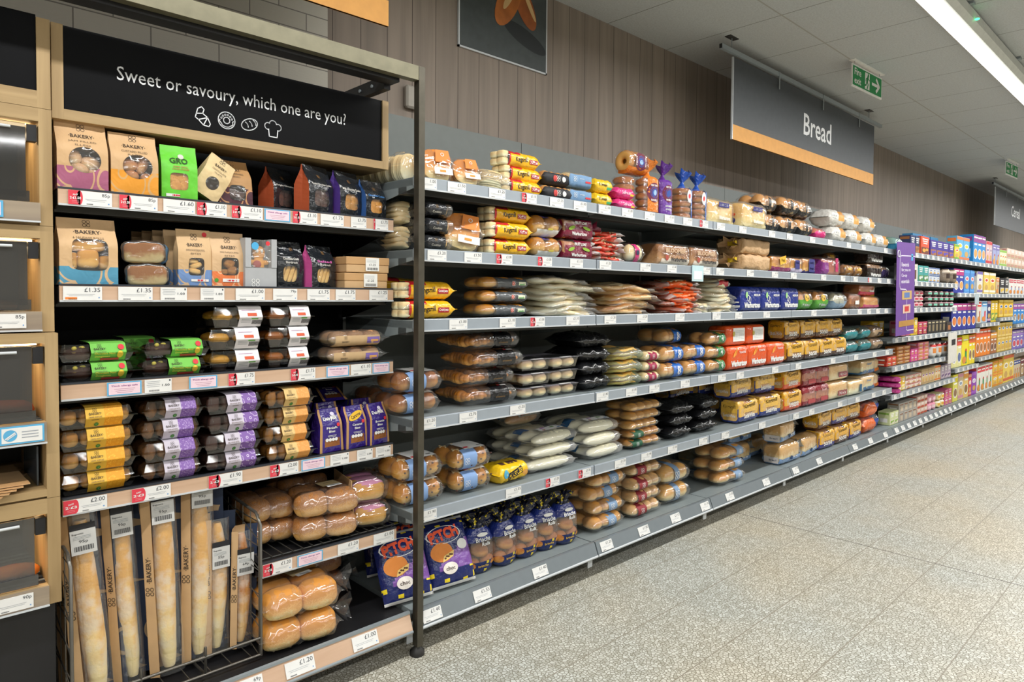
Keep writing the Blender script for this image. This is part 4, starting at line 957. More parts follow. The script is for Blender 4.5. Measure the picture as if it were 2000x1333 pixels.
def bput(sp, name, label, x, y, z, rz=0, rx=0, ry=0, cat='bag', group=None): put(sp, name, label, cat, TR(x, y, z + .002, rx, ry, rz), group)
zA, zB, zC, zD = [z + .001 for z in BAKZ]; zE = .4475
H = .182
sp = stand_bag(.117, .075, H, bagmat('#cfa97c', '#a35a78', .33, '#c9a07a'), (.004, .080, .037, .034), deco=kraftdeco(H, .117, 'JAM FILLED'))
sp = sp + kids('doughnut', dm, [(-.018, -.012, .088, (.021, .017, .021), 0, 0, 0), (.022, -.012, .076, (.025, .017, .018), 0, .3, 0), (-.004, -.014, .058, (.024, .016, .016), 0, .2, 0), (.03, -.008, .05, (.02, .016, .016), 0, 0, 0)])
bput(sp, 'doughnut_bag', 'kraft bakery bag with plum base and oval window of doughnuts, leftmost on top shelf', -.966, .195, zA, group='bakery paper bags')
sp = stand_bag(.117, .075, .172, bagmat('#cfa97c', '#e0962c', .38, '#cda26a'), (.006, .078, .037, .033), deco=kraftdeco(.172, .117, 'CUSTARD FILLED'))
DN2 = crust('#a8662c', '#c4884a', '#d3a065', flour=.3)
sp = sp + kids('doughnut', bun_mesh(DN2, 2, 0, .05), [(-.012, -.014, .085, (.026, .017, .017), 0, 0, 0), (.024, -.010, .092, (.016, .017, .03), 0, .3, 0), (-.004, -.014, .056, (.02, .016, .015), 0, .2, 0), (.034, -.008, .052, (.016, .016, .016), 0, 0, 0)])
bput(sp, 'doughnut_bag', 'kraft bakery bag with orange base and oval window of custard doughnuts, top shelf', -.842, .192, zA, -.03, group='bakery paper bags')
GR = pm('#62c431', .5, 0, .06, .5, 25); G2 = mt('#274d1c')
sp = stand_bag(.095, .06, .158, GR, (-.002, .052, .024, .024), gus=mt('#4fa527'), e=5, deco=(('t', 'GRO', 'f', -.002, .112, .048, .018, G2, .03), ('t', 'DARK CHOC', 'f', .002, .094, .038, .005, mt('#b5483a'), .01), ('t', 'CHUNK COOKIES', 'f', .002, .087, .044, .005, mt('#b5483a'), .01), ('r', 'f', -.018, .012, .036, .008, WHITE), ('r', 'f', -.01, .012, .02, .005, RED), ('e', 'f', .005, .126, .008, .008, mt('#c9c6c0'))))
ck = MB().ball((0, 0, 0), (.026, .008, .024), COOK, 2.5, 14, 8, 0, .3).mesh('cookie')
sp = sp + [('cookie', ck, TR(x, -.021, z, 0, a, b)) for x, z, a, b in ((-.012, .062, .4, .2), (.014, .045, 1.2, -.2), (-.01, .04, .9, .1), (.012, .066, 0, 0))]
bput(sp, 'cookie_bag', 'bright green bag with square window of chunky cookies on the top bakery shelf', -.722, .19, zA, -.12)
sp = stand_bag(.085, .05, .135, pm('#d6bd8d', .6, 0, .1, .6, 25), (0, .045, .02, .02), deco=kraftdeco(.135, .085, 'CHOCOLATE'))
bput(sp, 'cookie_bag', 'pale kraft bag toppled sideways against the brown bags, top bakery shelf', -.655, .20, zA + .022, .05, .0, .55, group='bakery paper bags')
MAR = loops('#4a1f2c', '#c08a5c', 30)
sp = stand_bag(.105, .07, .15, bagmat('#b58a58', '#4a1f2c', .36, '#c08a5c'), (.004, .040, .026, .024), deco=kraftdeco(.15, .1, 'BROWNIES'), e=4)
sp = sp + kids('brownie', bun_mesh(CHOC, 4, 0, .1), [(-.01, -.02, .04, (.016, .014, .016), 0, .2, 0), (.016, -.02, .035, (.014, .014, .015), 0, .5, 0)])
bput(sp, 'brownie_bag', 'brown kraft bag with dark maroon base, leaning on the top bakery shelf', -.548, .235, zA, .05, -.12, group='bakery paper bags')
BL = gl('#1d2126'); OR = mt('#b5522c'); PU = mt('#4b2f86'); BU = mt('#2f5c9e'); PK = mt('#c94f93')
def blackbag(W, H, gus, col, t1, tcol='#d8d4cc', ck=COOK, mk=4):
    s = stand_bag(W, .07, H, BL, (0, H * .33, W * .29, H * .175), gus=gus, e=4, dark=mt('#201610'), deco=(*coop('f', 0, H * .78, .012, mt('#a8793f')), ('t', t1, 'f', 0, H * .60, W * .8, .008, mt(tcol), .01)))
    c = MB().ball((0, 0, 0), (.024, .008, .024), ck, 2.4, 14, 8, 0, .35).mesh('cookie')
    return s + [('cookie', c, TR(x * W, -.027, H * z, 0, a, 0)) for x, z, a in ((-.12, .4, .3), (.13, .36, 1.1), (-.1, .25, .8), (.12, .22, 0))]
bput(blackbag(.1, .152, OR, BL, 'Triple Chocolate', ck=CHOC), 'cookie_bag', 'black bag with rust-orange side, half hidden behind others, top bakery shelf', -.375, .29, zA, .35, group='black cookie bags')
bput(blackbag(.11, .162, OR, BL, 'Triple Chocolate Cookies', ck=CHOC), 'cookie_bag', 'black bag with rust-orange side and window of dark cookies, top shelf', -.283, .21, zA, .30, group='black cookie bags')
bput(blackbag(.105, .158, PU, BL, 'Milk Chocolate Cookies', ck=crust('#a8783c', '#c08a4a')), 'cookie_bag', 'black bag with violet side and golden cookie, top bakery shelf', -.165, .215, zA, .25, group='black cookie bags')
bput(blackbag(.095, .138, BU, BL, 'Chocolate Cookies', '#4a90d9', crust('#c98a3c', '#d99a4c')), 'cookie_bag', 'black bag with blue writing, rightmost of the top bakery shelf', -.066, .21, zA, .18, group='black cookie bags')
# second bakery shelf
sp = stand_bag(.135, .08, .178, bagmat('#d0ac80', '#4f92b0', .27, '#cfae86'), (.002, .080, .042, .042), e=5, deco=kraftdeco(.178, .13, '6 SAUSAGE ROLLS'))
sr = bun_mesh(crust('#c08a44', '#d9a95f', '#dcb274'), 4, .1)
sp = sp + kids('sausage_roll', sr, [(-.002, -.014, .104, (.045, .016, .016), 0, 0, 0), (.0, -.02, .068, (.026, .016, .026), 0, 0, 0), (.042, -.012, .06, (.016, .016, .02), 0, 0, 0), (-.036, -.014, .062, (.012, .016, .024), 0, 0, 0)])
bput(sp, 'sausage_roll_bag', 'kraft bakery bag with blue base and square window of sausage rolls, second shelf', -.955, .195, zB, group='bakery paper bags')
sl = film_loaf(.16, .11, .062, crust('#b5713a', '#e0bd85', '#e6c892'), DARKFILM, (), ((.0, 1.1, mt('#5a85a8'), -.45, .2),), None, .3)
bput(sl, 'small_loaf', 'lower of two small bagged loaves with blue label, second bakery shelf', -.79, .235, zB, 1.25, cat='bread', group='small bagged loaves')
bput(sl, 'small_loaf', 'upper of two small bagged loaves with blue label, second bakery shelf', -.795, .235, zB + .064, 1.2, cat='bread', group='small bagged loaves')
sb = stand_bag(.095, .045, .168, bagmat('#d0ad80', '#6f8fc0', .29, '#cfb08c'), (.002, .058, .022, .026), e=5, deco=kraftdeco(.168, .095, '8 MINI SHORTBREAD BITES', .80) + (('e', 'f', .032, .155, .007, .007, RED), ('r', 'f', .012, .018, .05, .007, WHITE), ('r', 'f', .02, .018, .03, .005, RED)))
fb_ = bun_mesh(crust('#d3a868', '#e0bb80'), 3, 0)
sbk = sb + kids('shortbread', fb_, [(0, -.012, .045, (.018, .01, .008), 0, .2, 0), (.004, -.012, .062, (.018, .01, .008), 0, -.3, 0), (-.004, -.012, .074, (.016, .01, .007), 0, .1, 0)])
bput(sbk, 'biscuit_bag', 'front kraft bag with blue base and shortbread window, second bakery shelf', -.682, .19, zB, group='mini bite bags')
for i in range(4): bput(sb, 'biscuit_bag', f'{("nearest", "second", "third", "farthest")[i]} of four kraft bags queued behind the front shortbread bag', -.70 - .016 * i, .245 + .047 * i, zB, .02, group='mini bite bags')
sp = stand_bag(.1, .05, .165, bagmat('#d3b087', '#e07a45', .28, '#e8b48a'), (.002, .062, .026, .027), e=5, deco=kraftdeco(.165, .1, 'MINI FLAPJACK BITES', .80) + (('r', 'f', .005, .02, .05, .01, WHITE), ('r', 'f', .008, .019, .032, .005, RED), ('e', 'f', -.038, .02, .006, .006, mt('#4d9a3a'))))
sp = sp + kids('flapjack', bun_mesh(FLAP, 3, 0, .2), [(.004, -.014, .07, (.016, .012, .014), 0, .5, 0), (.012, -.014, .05, (.014, .012, .014), 0, .2, 0), (-.014, -.014, .045, (.013, .012, .009), 0, 0, 0)])
bput(sp, 'biscuit_bag', 'kraft bag with orange base and flapjack window, second bakery shelf', -.585, .19, zB, group='mini bite bags')
bput(sb, 'biscuit_bag', 'kraft bag standing behind the orange-based flapjack bag, red spot at top', -.60, .25, zB + .004, .02, group='mini bite bags')
gb = MB().box(-.052, .052, -.03, .03, 0, .062, mt('#a9abae')).box(-.052, -.034, -.032, .03, .062, .152, mt('#a9abae')).box(.034, .052, -.032, .03, .062, .152, mt('#a9abae')).box(-.034, .034, -.006, .03, .062, .125, mt('#9a9ca0'))
f = plane(-.0312)
for a, b in ((-.016, .02), (-.002, .02), (-.016, .008), (-.002, .008)): gb.shape(ring(.006, .006, .3, 14), lambda x, z: f(a - .01 + x, b + z), WHITE)
gm = MB(); f = plane(-.022)
GB = crust('#c9893c', '#d99a4a')
gm.ball((0, -.014, .108), (.021, .006, .022), GB, 2.3, 16, 8).ball((0, -.014, .07), (.019, .006, .03), GB, 2.3, 16, 8).ball((-.022, -.014, .078), (.012, .006, .008), GB).ball((.022, -.014, .078), (.012, .006, .008), GB)
for x in (-.008, .008): gm.ball((x, -.02, .114), (.005, .002, .006), WHITE, 2, 8, 6)
gm.box(-.018, .018, -.022, -.019, .042, .062, mt('#c9a9c9')); gm.ball((-.008, -.02, .072), (.014, .002, .012), mt('#a83a3a'))
gw = MB().box(-.034, .034, -.03, -.028, .06, .148, FILM); gl_ = MB(); gl_.shape(ell(.012, .012), plane(-.0315).__call__ if False else (lambda x, z: (x - .02, -.0312, z + .128)), mt('#4aa8d9')); gl_.shape(ell(.007, .007), lambda x, z: (x + .022, -.0312, z + .138), RED)
put([('carton', gb.mesh(), None), ('gingerbread_man', gm.mesh(), None), ('window', gw.mesh(), None), ('sticker', gl_.mesh(), None)], 'gingerbread_box', 'grey window carton holding a gingerbread biscuit, second bakery shelf', 'box', TR(-.492, .185, zB + .002, 0, 0, .08))
def stickbag(W, H, gus, t1, tc):
    s = stand_bag(W, .06, H, BL, (-.004, H * .30, W * .26, H * .17), gus=gus, e=4, dark=mt('#201610'), deco=(*coop('f', .01, H * .84, .012, mt('#a8793f')), ('t', t1, 'f', .0, H * .63, W * .6, .008, mt(tc), .01), ('t', 'Shortbreads', 'f', .0, H * .55, W * .45, .007, mt('#d8d4cc'), .01)))
    st_ = bun_mesh(crust('#c9a060', '#dcb878', sc=60), 3, 0)
    return s + [('shortbread', st_, TR(-.03 + i * .017, -.024, H * .3, 0, .35, 0, (.0075, .006, .032))) for i in range(4)]
bput(stickbag(.095, .15, BL, 'Chocolate Chunk', '#d8d4cc'), 'shortbread_bag', 'black bag with window of shortbread fingers next to the gingerbread carton', -.385, .205, zB, .1, group='black shortbread bags')
bput(stickbag(.112, .142, PK, 'Salted', '#d95fb0'), 'shortbread_bag', 'black bag with bright pink side and shortbread window, second bakery shelf', -.275, .20, zB, .32, group='black shortbread bags')
bx = MB().box(-.085, .085, -.06, .06, 0, .027, KRAFT, .002).box(-.0865, .0865, -.0615, .0615, .027, .054, mt('#bd9464'), .002)
lb = MB().box(-.012, .042, -.0632, -.0620, .006, .052, WHITE); lb.text('£1.25', plane(-.0634), .015, .028, .026, .008, INK, .01)
for q in range(14): lb.box(-.006 + q * .0031, -.006 + q * .0031 + (.0012, .002)[q % 2], -.0635, -.0632, .009, .018, INK)
for i in range(3): lb.box(-.008, .03, -.0635, -.0632, .036 + i * .004, .0368 + i * .004, GREY)
sp = [('carton', bx.mesh(), None), ('price_label', lb.mesh(), None)]
pile(sp, 'cake_box', 'kraft cake box with £1.25 label', 'right end of second bakery shelf', 'box', -.118, .205, zB, 2, .056, 'kraft cake boxes')
# clear trays with printed sleeves
@spec
def clamshell(W, D, H, c1, c2, sx, sw, split, inside, word, vegan=True, lab=False):
    rr = lambda i, z: [(sx_ * (W / 2 - i), sy_ * (D / 2 - i), z) for sx_, sy_ in ((-1, -1), (0, -1.02), (1, -1), (1, 1), (-1, 1))]
    b = MB().rings([rr(.014, .0), rr(.004, H * .42), rr(-.004, H * .46), rr(-.004, H * .48)], PET, False, True)
    l = MB().rings([rr(-.004, H * .49), rr(-.003, H * .51), rr(.007, H * .56), rr(.013, H * .93), rr(.022, H)], PET, False, True)
    for i in range(5): x = -W * .4 + i * W * .2; l.tube([(x, -D / 2 + .008, H * .57), (x, -D / 2 + .014, H * .94)], .0012, PET, 4)
    P = [(-D / 2 + .012, .002), (-D / 2 - .0065, H * .46), (-D / 2 - .0065, H * .5), (-D / 2 + .0095, H * .96), (-D / 2 + .03, H + .0015), (D / 2 - .02, H + .0015)]
    s = MB(); sm = lambda t: c1 if t < split else c2
    for i in range(len(P) - 1):
        for k in range(10):
            x0 = sx - sw / 2 + sw * k / 10; x1 = x0 + sw / 10
            s.add([(x0, *P[i]), (x1, *P[i]), (x1, *P[i + 1]), (x0, *P[i + 1])], [(0, 1, 2, 3)], sm((k + .5) / 10))
    def fn(x, z):
        for a, c in zip(P, P[1:]):
            if a[1] <= z <= c[1] + 1e-9 and c[1] > a[1]: return (x, a[0] + (c[0] - a[0]) * (z - a[1]) / (c[1] - a[1]) - .0012, z)
        return (x, -D / 2, z)
    s.maps = {'f': fn}; lx = sx - sw / 2 + sw * split * .5
    if lab:
        s.deco([('r', 'f', sx + .004, H * .6, sw * .4, .009, mt('#c8502c')), ('r', 'f', sx + .012, H * .40, sw * .3, .004, mt('#6aa84f'))] + [('r', 'f', sx + .006 + q * .0026, H * .24, .0014, .013, INK) for q in range(12)] + [('r', 'f', sx - sw * .2, H * (.24 + .07 * q), sw * .4, .0012, GREY) for q in range(3)] + [('r', 'f', sx - .005, H * .8, sw * .6, .0012, mt('#b58ab0'))])
    else:
        s.deco(list(coop('f', lx, H * .84, .011, DK1)) + [('t', '·BAKERY·', 'f', lx, H * .68, sw * split * .72, .006, DK1, .01), ('t', word, 'f', lx, H * .53, sw * split * .7, .0042, SM, 0), ('r', 'f', lx, H * .40, sw * split * .4, .0012, SM)] + ([('e', 'f', lx + .004, .009, .0055, .0055, mt('#3d7a34')), ('t', 'V', 'f', lx + .004, .009, .005, .005, mt('#bfe0a0'), .02)] if vegan else []))
    return [('tray', b.mesh(), None), ('lid', l.mesh(), None), ('card_label' if lab else 'card_sleeve', s.mesh(), None)] + list(inside)
def lumps(name, mat, W, D, H, nx, ny, rz_, hz, e=3.2, wob=.15, z=.5):
    return tuple(kids(name, bun_mesh(mat, e, 0, wob), [((i - (nx - 1) / 2) * W / nx, (j - (ny - 1) / 2) * D / ny, H * z, (W / nx * .46, D / ny * .46, H * hz), 0, 0, rnd.uniform(-rz_, rz_)) for i in range(nx) for j in range(ny)]))
YEL = loops('#e09a20', '#f0b83c', 90); ZIG = loops('#7c59a0', '#b9a3cf', 120); ZIG2 = loops('#7c59a0', '#d0c2de', 55); ORJ = loops('#d9964a', '#e3a760', 60)
SH = mt('#d9ad3c'); LIL = mt('#c3bcc9'); CRM = mt('#d8b878')
Wc, Hc = .185, .0575
pile(clamshell(Wc, .16, Hc, SH, YEL, .016, .088, .5, lumps('caramel_shortbread', crust('#a8743c', '#cf9f60', '#d9ad6c'), .165, .14, Hc, 4, 3, .4, .3), 'CARAMEL SHORTCAKE'), 'cake_tray', 'clear tray with yellow sleeve', 'in the leftmost stack, fourth bakery shelf', 'cake tray', -.938, .235, zD, 4, Hc + .0012, 'sleeved cake trays')
CF = lumps('cornflake_bite', crust('#5f3d22', '#875a32', '#6a4526', sc=70), .15, .14, Hc, 4, 3, .5, .36, 2.2, .4)
pile(clamshell(.165, .16, Hc, LIL, ZIG, .016, .082, .54, CF, 'CORNFLAKE BITES'), 'cake_tray', 'clear tray with lilac sleeve, cornflake bites', 'in the second stack, fourth bakery shelf', 'cake tray', -.752, .225, zD, 4, Hc + .0012, 'sleeved cake trays')
pile(clamshell(.175, .16, Hc, LIL, ZIG2, .018, .09, .52, lumps('brownie_bite', CHOC, .155, .14, Hc, 4, 3, .3, .36, 5, .1), 'BROWNIE BITES'), 'cake_tray', 'clear tray with lilac sleeve, dark brownies', 'in the third stack, fourth bakery shelf', 'cake tray', -.578, .22, zD, 4, Hc + .0012, 'sleeved cake trays')
pile(clamshell(.165, .16, Hc, CRM, ORJ, .018, .082, .48, lumps('flapjack_bite', FLAP, .145, .14, Hc, 4, 3, .4, .36, 3, .3), 'FLAPJACK BITES'), 'cake_tray', 'clear tray with cream and orange sleeve', 'in the fourth stack, fourth bakery shelf', 'cake tray', -.398, .215, zD, 4, Hc + .0012, 'sleeved cake trays')
# chocolate pouches
@spec
def choc_pouch(t1, yellow=False):
    W, H, D = .095, .146, .05; KR = mt('#b98f5c'); PP = gl('#35237a'); BR = crust('#4a2c1a', '#7a4a28', '#8a5a34', sc=80); m = MB(); nx, nz = 20, 16
    def yf(x, z): return -D / 2 * (1 - .8 * ss(.6 * H, H, z)) - .004 * (1 - (2 * x / W) ** 2) * math.sin(PI * z / H)
    xs = lambda i, z: (-W / 2 + W * i / nx) * (1 - .14 * z / H)
    for i in range(nx):
        for j in range(nz):
            z0, z1 = H * j / nz, H * (j + 1) / nz; mm = KR if (i < 2 or i >= nx - 2) else (BR if (1 < j < 5 and 3 < i < nx - 3) else PP)
            m.add([(xs(i, z0), yf(xs(i, z0), z0), z0), (xs(i + 1, z0), yf(xs(i + 1, z0), z0), z0), (xs(i + 1, z1), yf(xs(i + 1, z1), z1), z1), (xs(i, z1), yf(xs(i, z1), z1), z1)], [(0, 1, 2, 3)], mm, True)
    for j in range(nz):
        z0, z1 = H * j / nz, H * (j + 1) / nz
        for sx in (0, nx): m.add([(xs(sx, z0), yf(xs(sx, z0), z0), z0), (xs(sx, z0) * 1.02, D / 2 * (1 - .8 * ss(.6 * H, H, z0)), z0), (xs(sx, z1) * 1.02, D / 2 * (1 - .8 * ss(.6 * H, H, z1)), z1), (xs(sx, z1), yf(xs(sx, z1), z1), z1)], [(0, 1, 2, 3)], PP)
        m.add([(xs(0, z0), D / 2 * (1 - .8 * ss(.6 * H, H, z0)), z0), (xs(nx, z0), D / 2 * (1 - .8 * ss(.6 * H, H, z0)), z0), (xs(nx, z1), D / 2 * (1 - .8 * ss(.6 * H, H, z1)), z1), (xs(0, z1), D / 2 * (1 - .8 * ss(.6 * H, H, z1)), z1)], [(0, 1, 2, 3)], PP)
    m.maps = {'f': lambda x, z: (x, yf(x, z) - .0016, z)}
    d = [('t', t1, 'f', 0, .082, .042, .008, WHITE, .02), ('t', 'Bites', 'f', 0, .07, .024, .008, WHITE, .02), ('r', 'f', 0, .056, .035, .0012, WHITE), ('r', 'f', 0, .052, .03, .0012, WHITE), ('e', 'f', -.02, .042, .006, .006, WHITE), ('e', 'f', -.008, .042, .006, .006, WHITE), ('e', 'f', .004, .042, .006, .006, WHITE), ('e', 'f', .016, .042, .006, .006, WHITE), ('e', 'f', .026, .09, .0065, .0065, RED)]
    if yellow: d += [('e', 'f', .0, .112, .034, .012, mt('#e3b526'), .35), ('t', 'Caramel', 'f', 0, .112, .046, .012, mt('#3a2018'), .03, .3)]
    else: d += [('t', 'Dairy', 'f', -.01, .112, .036, .014, WHITE, .03), ('t', 'Milk', 'f', .014, .116, .026, .014, WHITE, .03), ('e', 'f', .012, .128, .008, .006, mt('#d9d3e8'))]
    m.deco(d); return [('pouch', m.mesh(), None)]
for i, (x, t, y_) in enumerate(((-.246, 'Finish', 0), (-.149, 'Caramel', 1), (-.058, 'Brownie', 0))):
    bput(choc_pouch(t, bool(y_)), 'brownie_pouch', ('purple pouch with kraft sides next to the orange sleeves, fourth bakery shelf', 'middle purple pouch with yellow flash, fourth bakery shelf', 'right-hand purple pouch at the shelf end, fourth bakery shelf')[i], x, .185, zD, (.1, .15, .2)[i], -.05, cat='pouch', group='purple brownie pouches')
for i, (x, y, z, a) in enumerate(((-.27, .31, .125, .2), (-.14, .30, .125, -.1), (-.2, .29, .005, .1), (-.06, .285, .005, .0))):
    bput(choc_pouch('Finish'), 'brownie_pouch', ('purple pouch lying on the rear pouches at the left', 'purple pouch lying on the rear pouches at the right', 'purple pouch standing behind the left front pouches', 'purple pouch standing behind the rightmost front pouch')[i], x, y + (.03 if i < 2 else 0), zD + z, a, -1.15 if i < 2 else 0, cat='pouch', group='purple brownie pouches')
# third bakery shelf
GRN = mt('#6fbb4a'); nest = lumps('chocolate_nest', CHOC, .15, .12, .05, 2, 2, .4, .34, 2.2, .3, .42)
egg = bun_mesh(mt('#cdbb4a'), 2, 0); nest += tuple(('sugar_egg', egg, TR(x, -.045 + y, .036, 0, 0, a, (.008, .006, .006))) for x, y, a in ((-.05, 0, 1), (-.03, .01, 0), (.05, .0, .5), (.062, .01, 0)))
gs = clamshell(.185, .14, .05, GRN, GRN, .025, .085, .5, nest, 'Chocolate Nests', False)
sg = MB(); sg.maps = {'f': lambda x, z: (x, -.0785 + max(0, z - .025) * .62 - .0005 - max(0, .023 - z) * -.75, z)}
sg.deco([('e', 'f', .055, .038, .0075, .0075, RED), ('t', 'Chocolate Nest', 'f', .015, .022, .05, .006, mt('#e8e45a'), .01), ('t', 'Doughnuts', 'f', .01, .013, .036, .006, mt('#e8e45a'), .01), ('e', 'f', .052, .018, .0075, .010, mt('#e3c23c')), ('r', 'f', .028, .0055, .045, .006, mt('#a83a34'))])
gs = gs + [('sticker_print', sg.mesh(), None)]
pile(gs, 'nest_tray', 'clear tray with green sleeve', 'of the left green stack, third bakery shelf', 'cake tray', -.938, .225, zC, 2, .052, 'green sleeved trays', jx=.02)
pile(gs, 'nest_tray', 'clear tray with green sleeve', 'of the right green stack, third bakery shelf', 'cake tray', -.742, .225, zC, 2, .052, 'green sleeved trays', jx=.012)
pile(gs, 'nest_tray', 'clear tray with green sleeve', 'of the rear green stack, third bakery shelf', 'cake tray', -.83, .375, zC, 2, .054, 'green sleeved trays')
mf = MB().ball((0, 0, .03), (.031, .031, .017), crust('#b9863c', '#d0a050', '#caa05a'), 2.2, 14, 8, .2, .1); mf.rings([[(r * math.cos(2 * PI * k / 14), r * math.sin(2 * PI * k / 14), z) for k in range(14)] for r, z in ((.019, 0), (.026, .03))], mt('#2b1c14'))
mfm = mf.mesh('muffin'); MW = mt('#dedbdd')
def mtray(mat): return tuple(('muffin', mat, TR((i - .5) * .072, (j - .5) * .072, .003)) for i in range(2) for j in range(2))
mf2 = MB().ball((0, 0, .03), (.031, .031, .017), crust('#8a4f22', '#b5763a', '#b5763a'), 2.2, 14, 8, .2, .1); mf2.rings([[(r * math.cos(2 * PI * k / 14), r * math.sin(2 * PI * k / 14), z) for k in range(14)] for r, z in ((.019, 0), (.026, .03))], mt('#2b1c14'))
pile(clamshell(.165, .155, .066, MW, MW, .035, .072, .5, mtray(mfm), '', False, True), 'muffin_tray', 'clear muffin tray with white label', 'of the left muffin stack, third bakery shelf', 'muffin tray', -.57, .23, zC, 3, .067, 'muffin trays')
pile(clamshell(.15, .155, .066, MW, MW, .03, .066, .5, mtray(mf2.mesh('muffin')), '', False, True), 'muffin_tray', 'clear muffin tray with white label', 'of the right muffin stack, third bakery shelf', 'muffin tray', -.40, .225, zC, 3, .067, 'muffin trays')
KL = mt('#c4a57c'); sd = bun_mesh(crust('#b97a3c', '#d9a868', '#e3c08a', flour=.5), 2.4, .1)
d_ = flow(.27, .13, .056, DARKFILM, [('card_label', -.72, .6, -70, 22, KL)], (*[(*c, '@card_label') for c in coop('f', -.055, .032, .012, DK1)], ('t', '·BAKERY·', 'f', -.055, .018, .03, .006, DK1, .01, '@card_label'), ('r', 'f', .055, .022, .05, .022, mt('#7a64a8'), '@card_label'), ('r', 'f', .06, .02, .03, .008, mt('#d9a05a'), '@card_label')), name='film', n=3, body=.62)
pile(parts(d_, kids('doughnut', sd, [((i - 1) * .066, (j - .5) * .058, .03, (.034, .03, .025), 0, 0, 0) for i in range(3) for j in range(2)])), 'doughnut_pack', 'clear doughnut pack with kraft label', 'at the right of the third bakery shelf', 'bakery pack', -.155, .205, zC, 2, .057, 'doughnut packs', jx=.012)
# short fifth shelf and base: bread in clear bags
def batch(nx, ny, L, W, H, mat, n='bread_roll', lab=(-.1, .2), tl=None, e=3.0):
    d = flow(L * 1.08, W * 1.05, H * 1.04, FILM, [], name='bag', n=3.2, body=.72, wr=.006, seed=L)
    out = parts(d, rolls(nx, ny, 1, L * .95, W * .95, H * .98, mat, n, z0=0, e=e + .5, ov=1.07, flat=.1))
    if lab:
        b = MB(); T0 = d['bag'].maps['p']; b.maps = {'p': lambda x, y: (lambda p: (p[0], p[1], p[2] + .006))(T0(x, y))}; b.deco([('r', 'p', lab[0], lab[1], .07, .055, mt('#c9b183'), .25), ('r', 'p', lab[0] + .012, lab[1] - .028, .055, .02, WHITE, .25)] + [('r', 'p', lab[0] + .0 + q * .004, lab[1] - .03, .002, .012, INK, .25) for q in range(8)] + [('t', '·BAKERY·', 'p', lab[0], lab[1] + .008, .035, .006, DK1, .01, .25)]); out.append(('label', b.mesh(), None))
    if tl: out.append(('bag_tail', tail((L * .5, 0, H * .5), tl, .08, .05, FILM, 11).mesh(), None))
    return out
LF = crust('#9a6430', '#c49250', '#d4ac70', flour=.15, sc=18); WB = crust('#c78a48', '#ddab6c', '#ecd3a0', sc=14); SB = SOUR
pile(batch(2, 2, .165, .20, .072, LF, lab=None), 'bagged_bread', 'brown batch bread in clear bag', 'at left on the wire rack shelf', 'bread', -.422, .31, zE, 2, .076, 'bagged breads on the rack', ry=0)
pile(batch(2, 2, .215, .19, .078, LF, lab=(.02, .0)), 'bagged_bread', 'labelled brown batch bread in clear bag', 'in the middle of the wire rack shelf', 'bread', -.255, .215, zE, 2, .082, 'bagged breads on the rack', rz=-.2)
pile(batch(2, 2, .19, .15, .08, LF, lab=(.0, .0)), 'bagged_bread', 'darker batch bread in clear bag', 'behind the labelled ones on the wire rack', 'bread', -.245, .42, zE, 2, .082, 'bagged breads on the rack', rz=.05)
PKI = mt('#cf86ad')
ib = bun_mesh(crust('#c9954e', '#dcb070', '#e6c896'), 4, .1)
ic = MB().ball((0, 0, .55), (.98, 1.0, .5), PKI, 2.6, 14, 8, .3).mesh('icing')
d_ = flow(.2, .14, .085, FILM, [], name='film', n=3.5, body=.8, wr=.004)
kp = MB().box(-.1, .1, .071, .074, 0, .09, KRAFT); kp.shape(ring(.03, .03, .1, 16), lambda x, z: (x - .03, .0746, z + .04), mt('#b05a86'))
sp = [(*p[:3],) for p in parts(d_)] + [('card_end', kp.mesh(), None)] + [('iced_bun', ib, TR((i - 1) * .055, 0, .037, 0, 0, 0, (.029, .058, .035)), [('icing', ic, None)]) for i in range(3)]
pile(sp, 'iced_bun_pack', 'pack of pink iced buns', 'at the right end of the wire rack shelf', 'bakery pack', -.075, .225, zE, 2, .088, 'iced bun packs', rz=1.35)
pile(batch(2, 3, .25, .27, .092, WB, lab=(.02, -.01), tl=(1, -.5, -.05), e=2.7), 'bagged_bread', 'large golden batch rolls in clear bag', 'at the front of the black base shelf', 'bread', -.385, .19, .152, 2, .097, 'bagged rolls on the base', rz=-.08)
pile(batch(2, 2, .2, .165, .075, SB, lab=(.0, .02), tl=(1, -.2, .1)), 'bagged_bread', 'floury brown rolls in clear bag', 'behind the golden rolls on the base', 'bread', -.19, .415, .152, 2, .080, 'bagged rolls on the base', rz=.1)
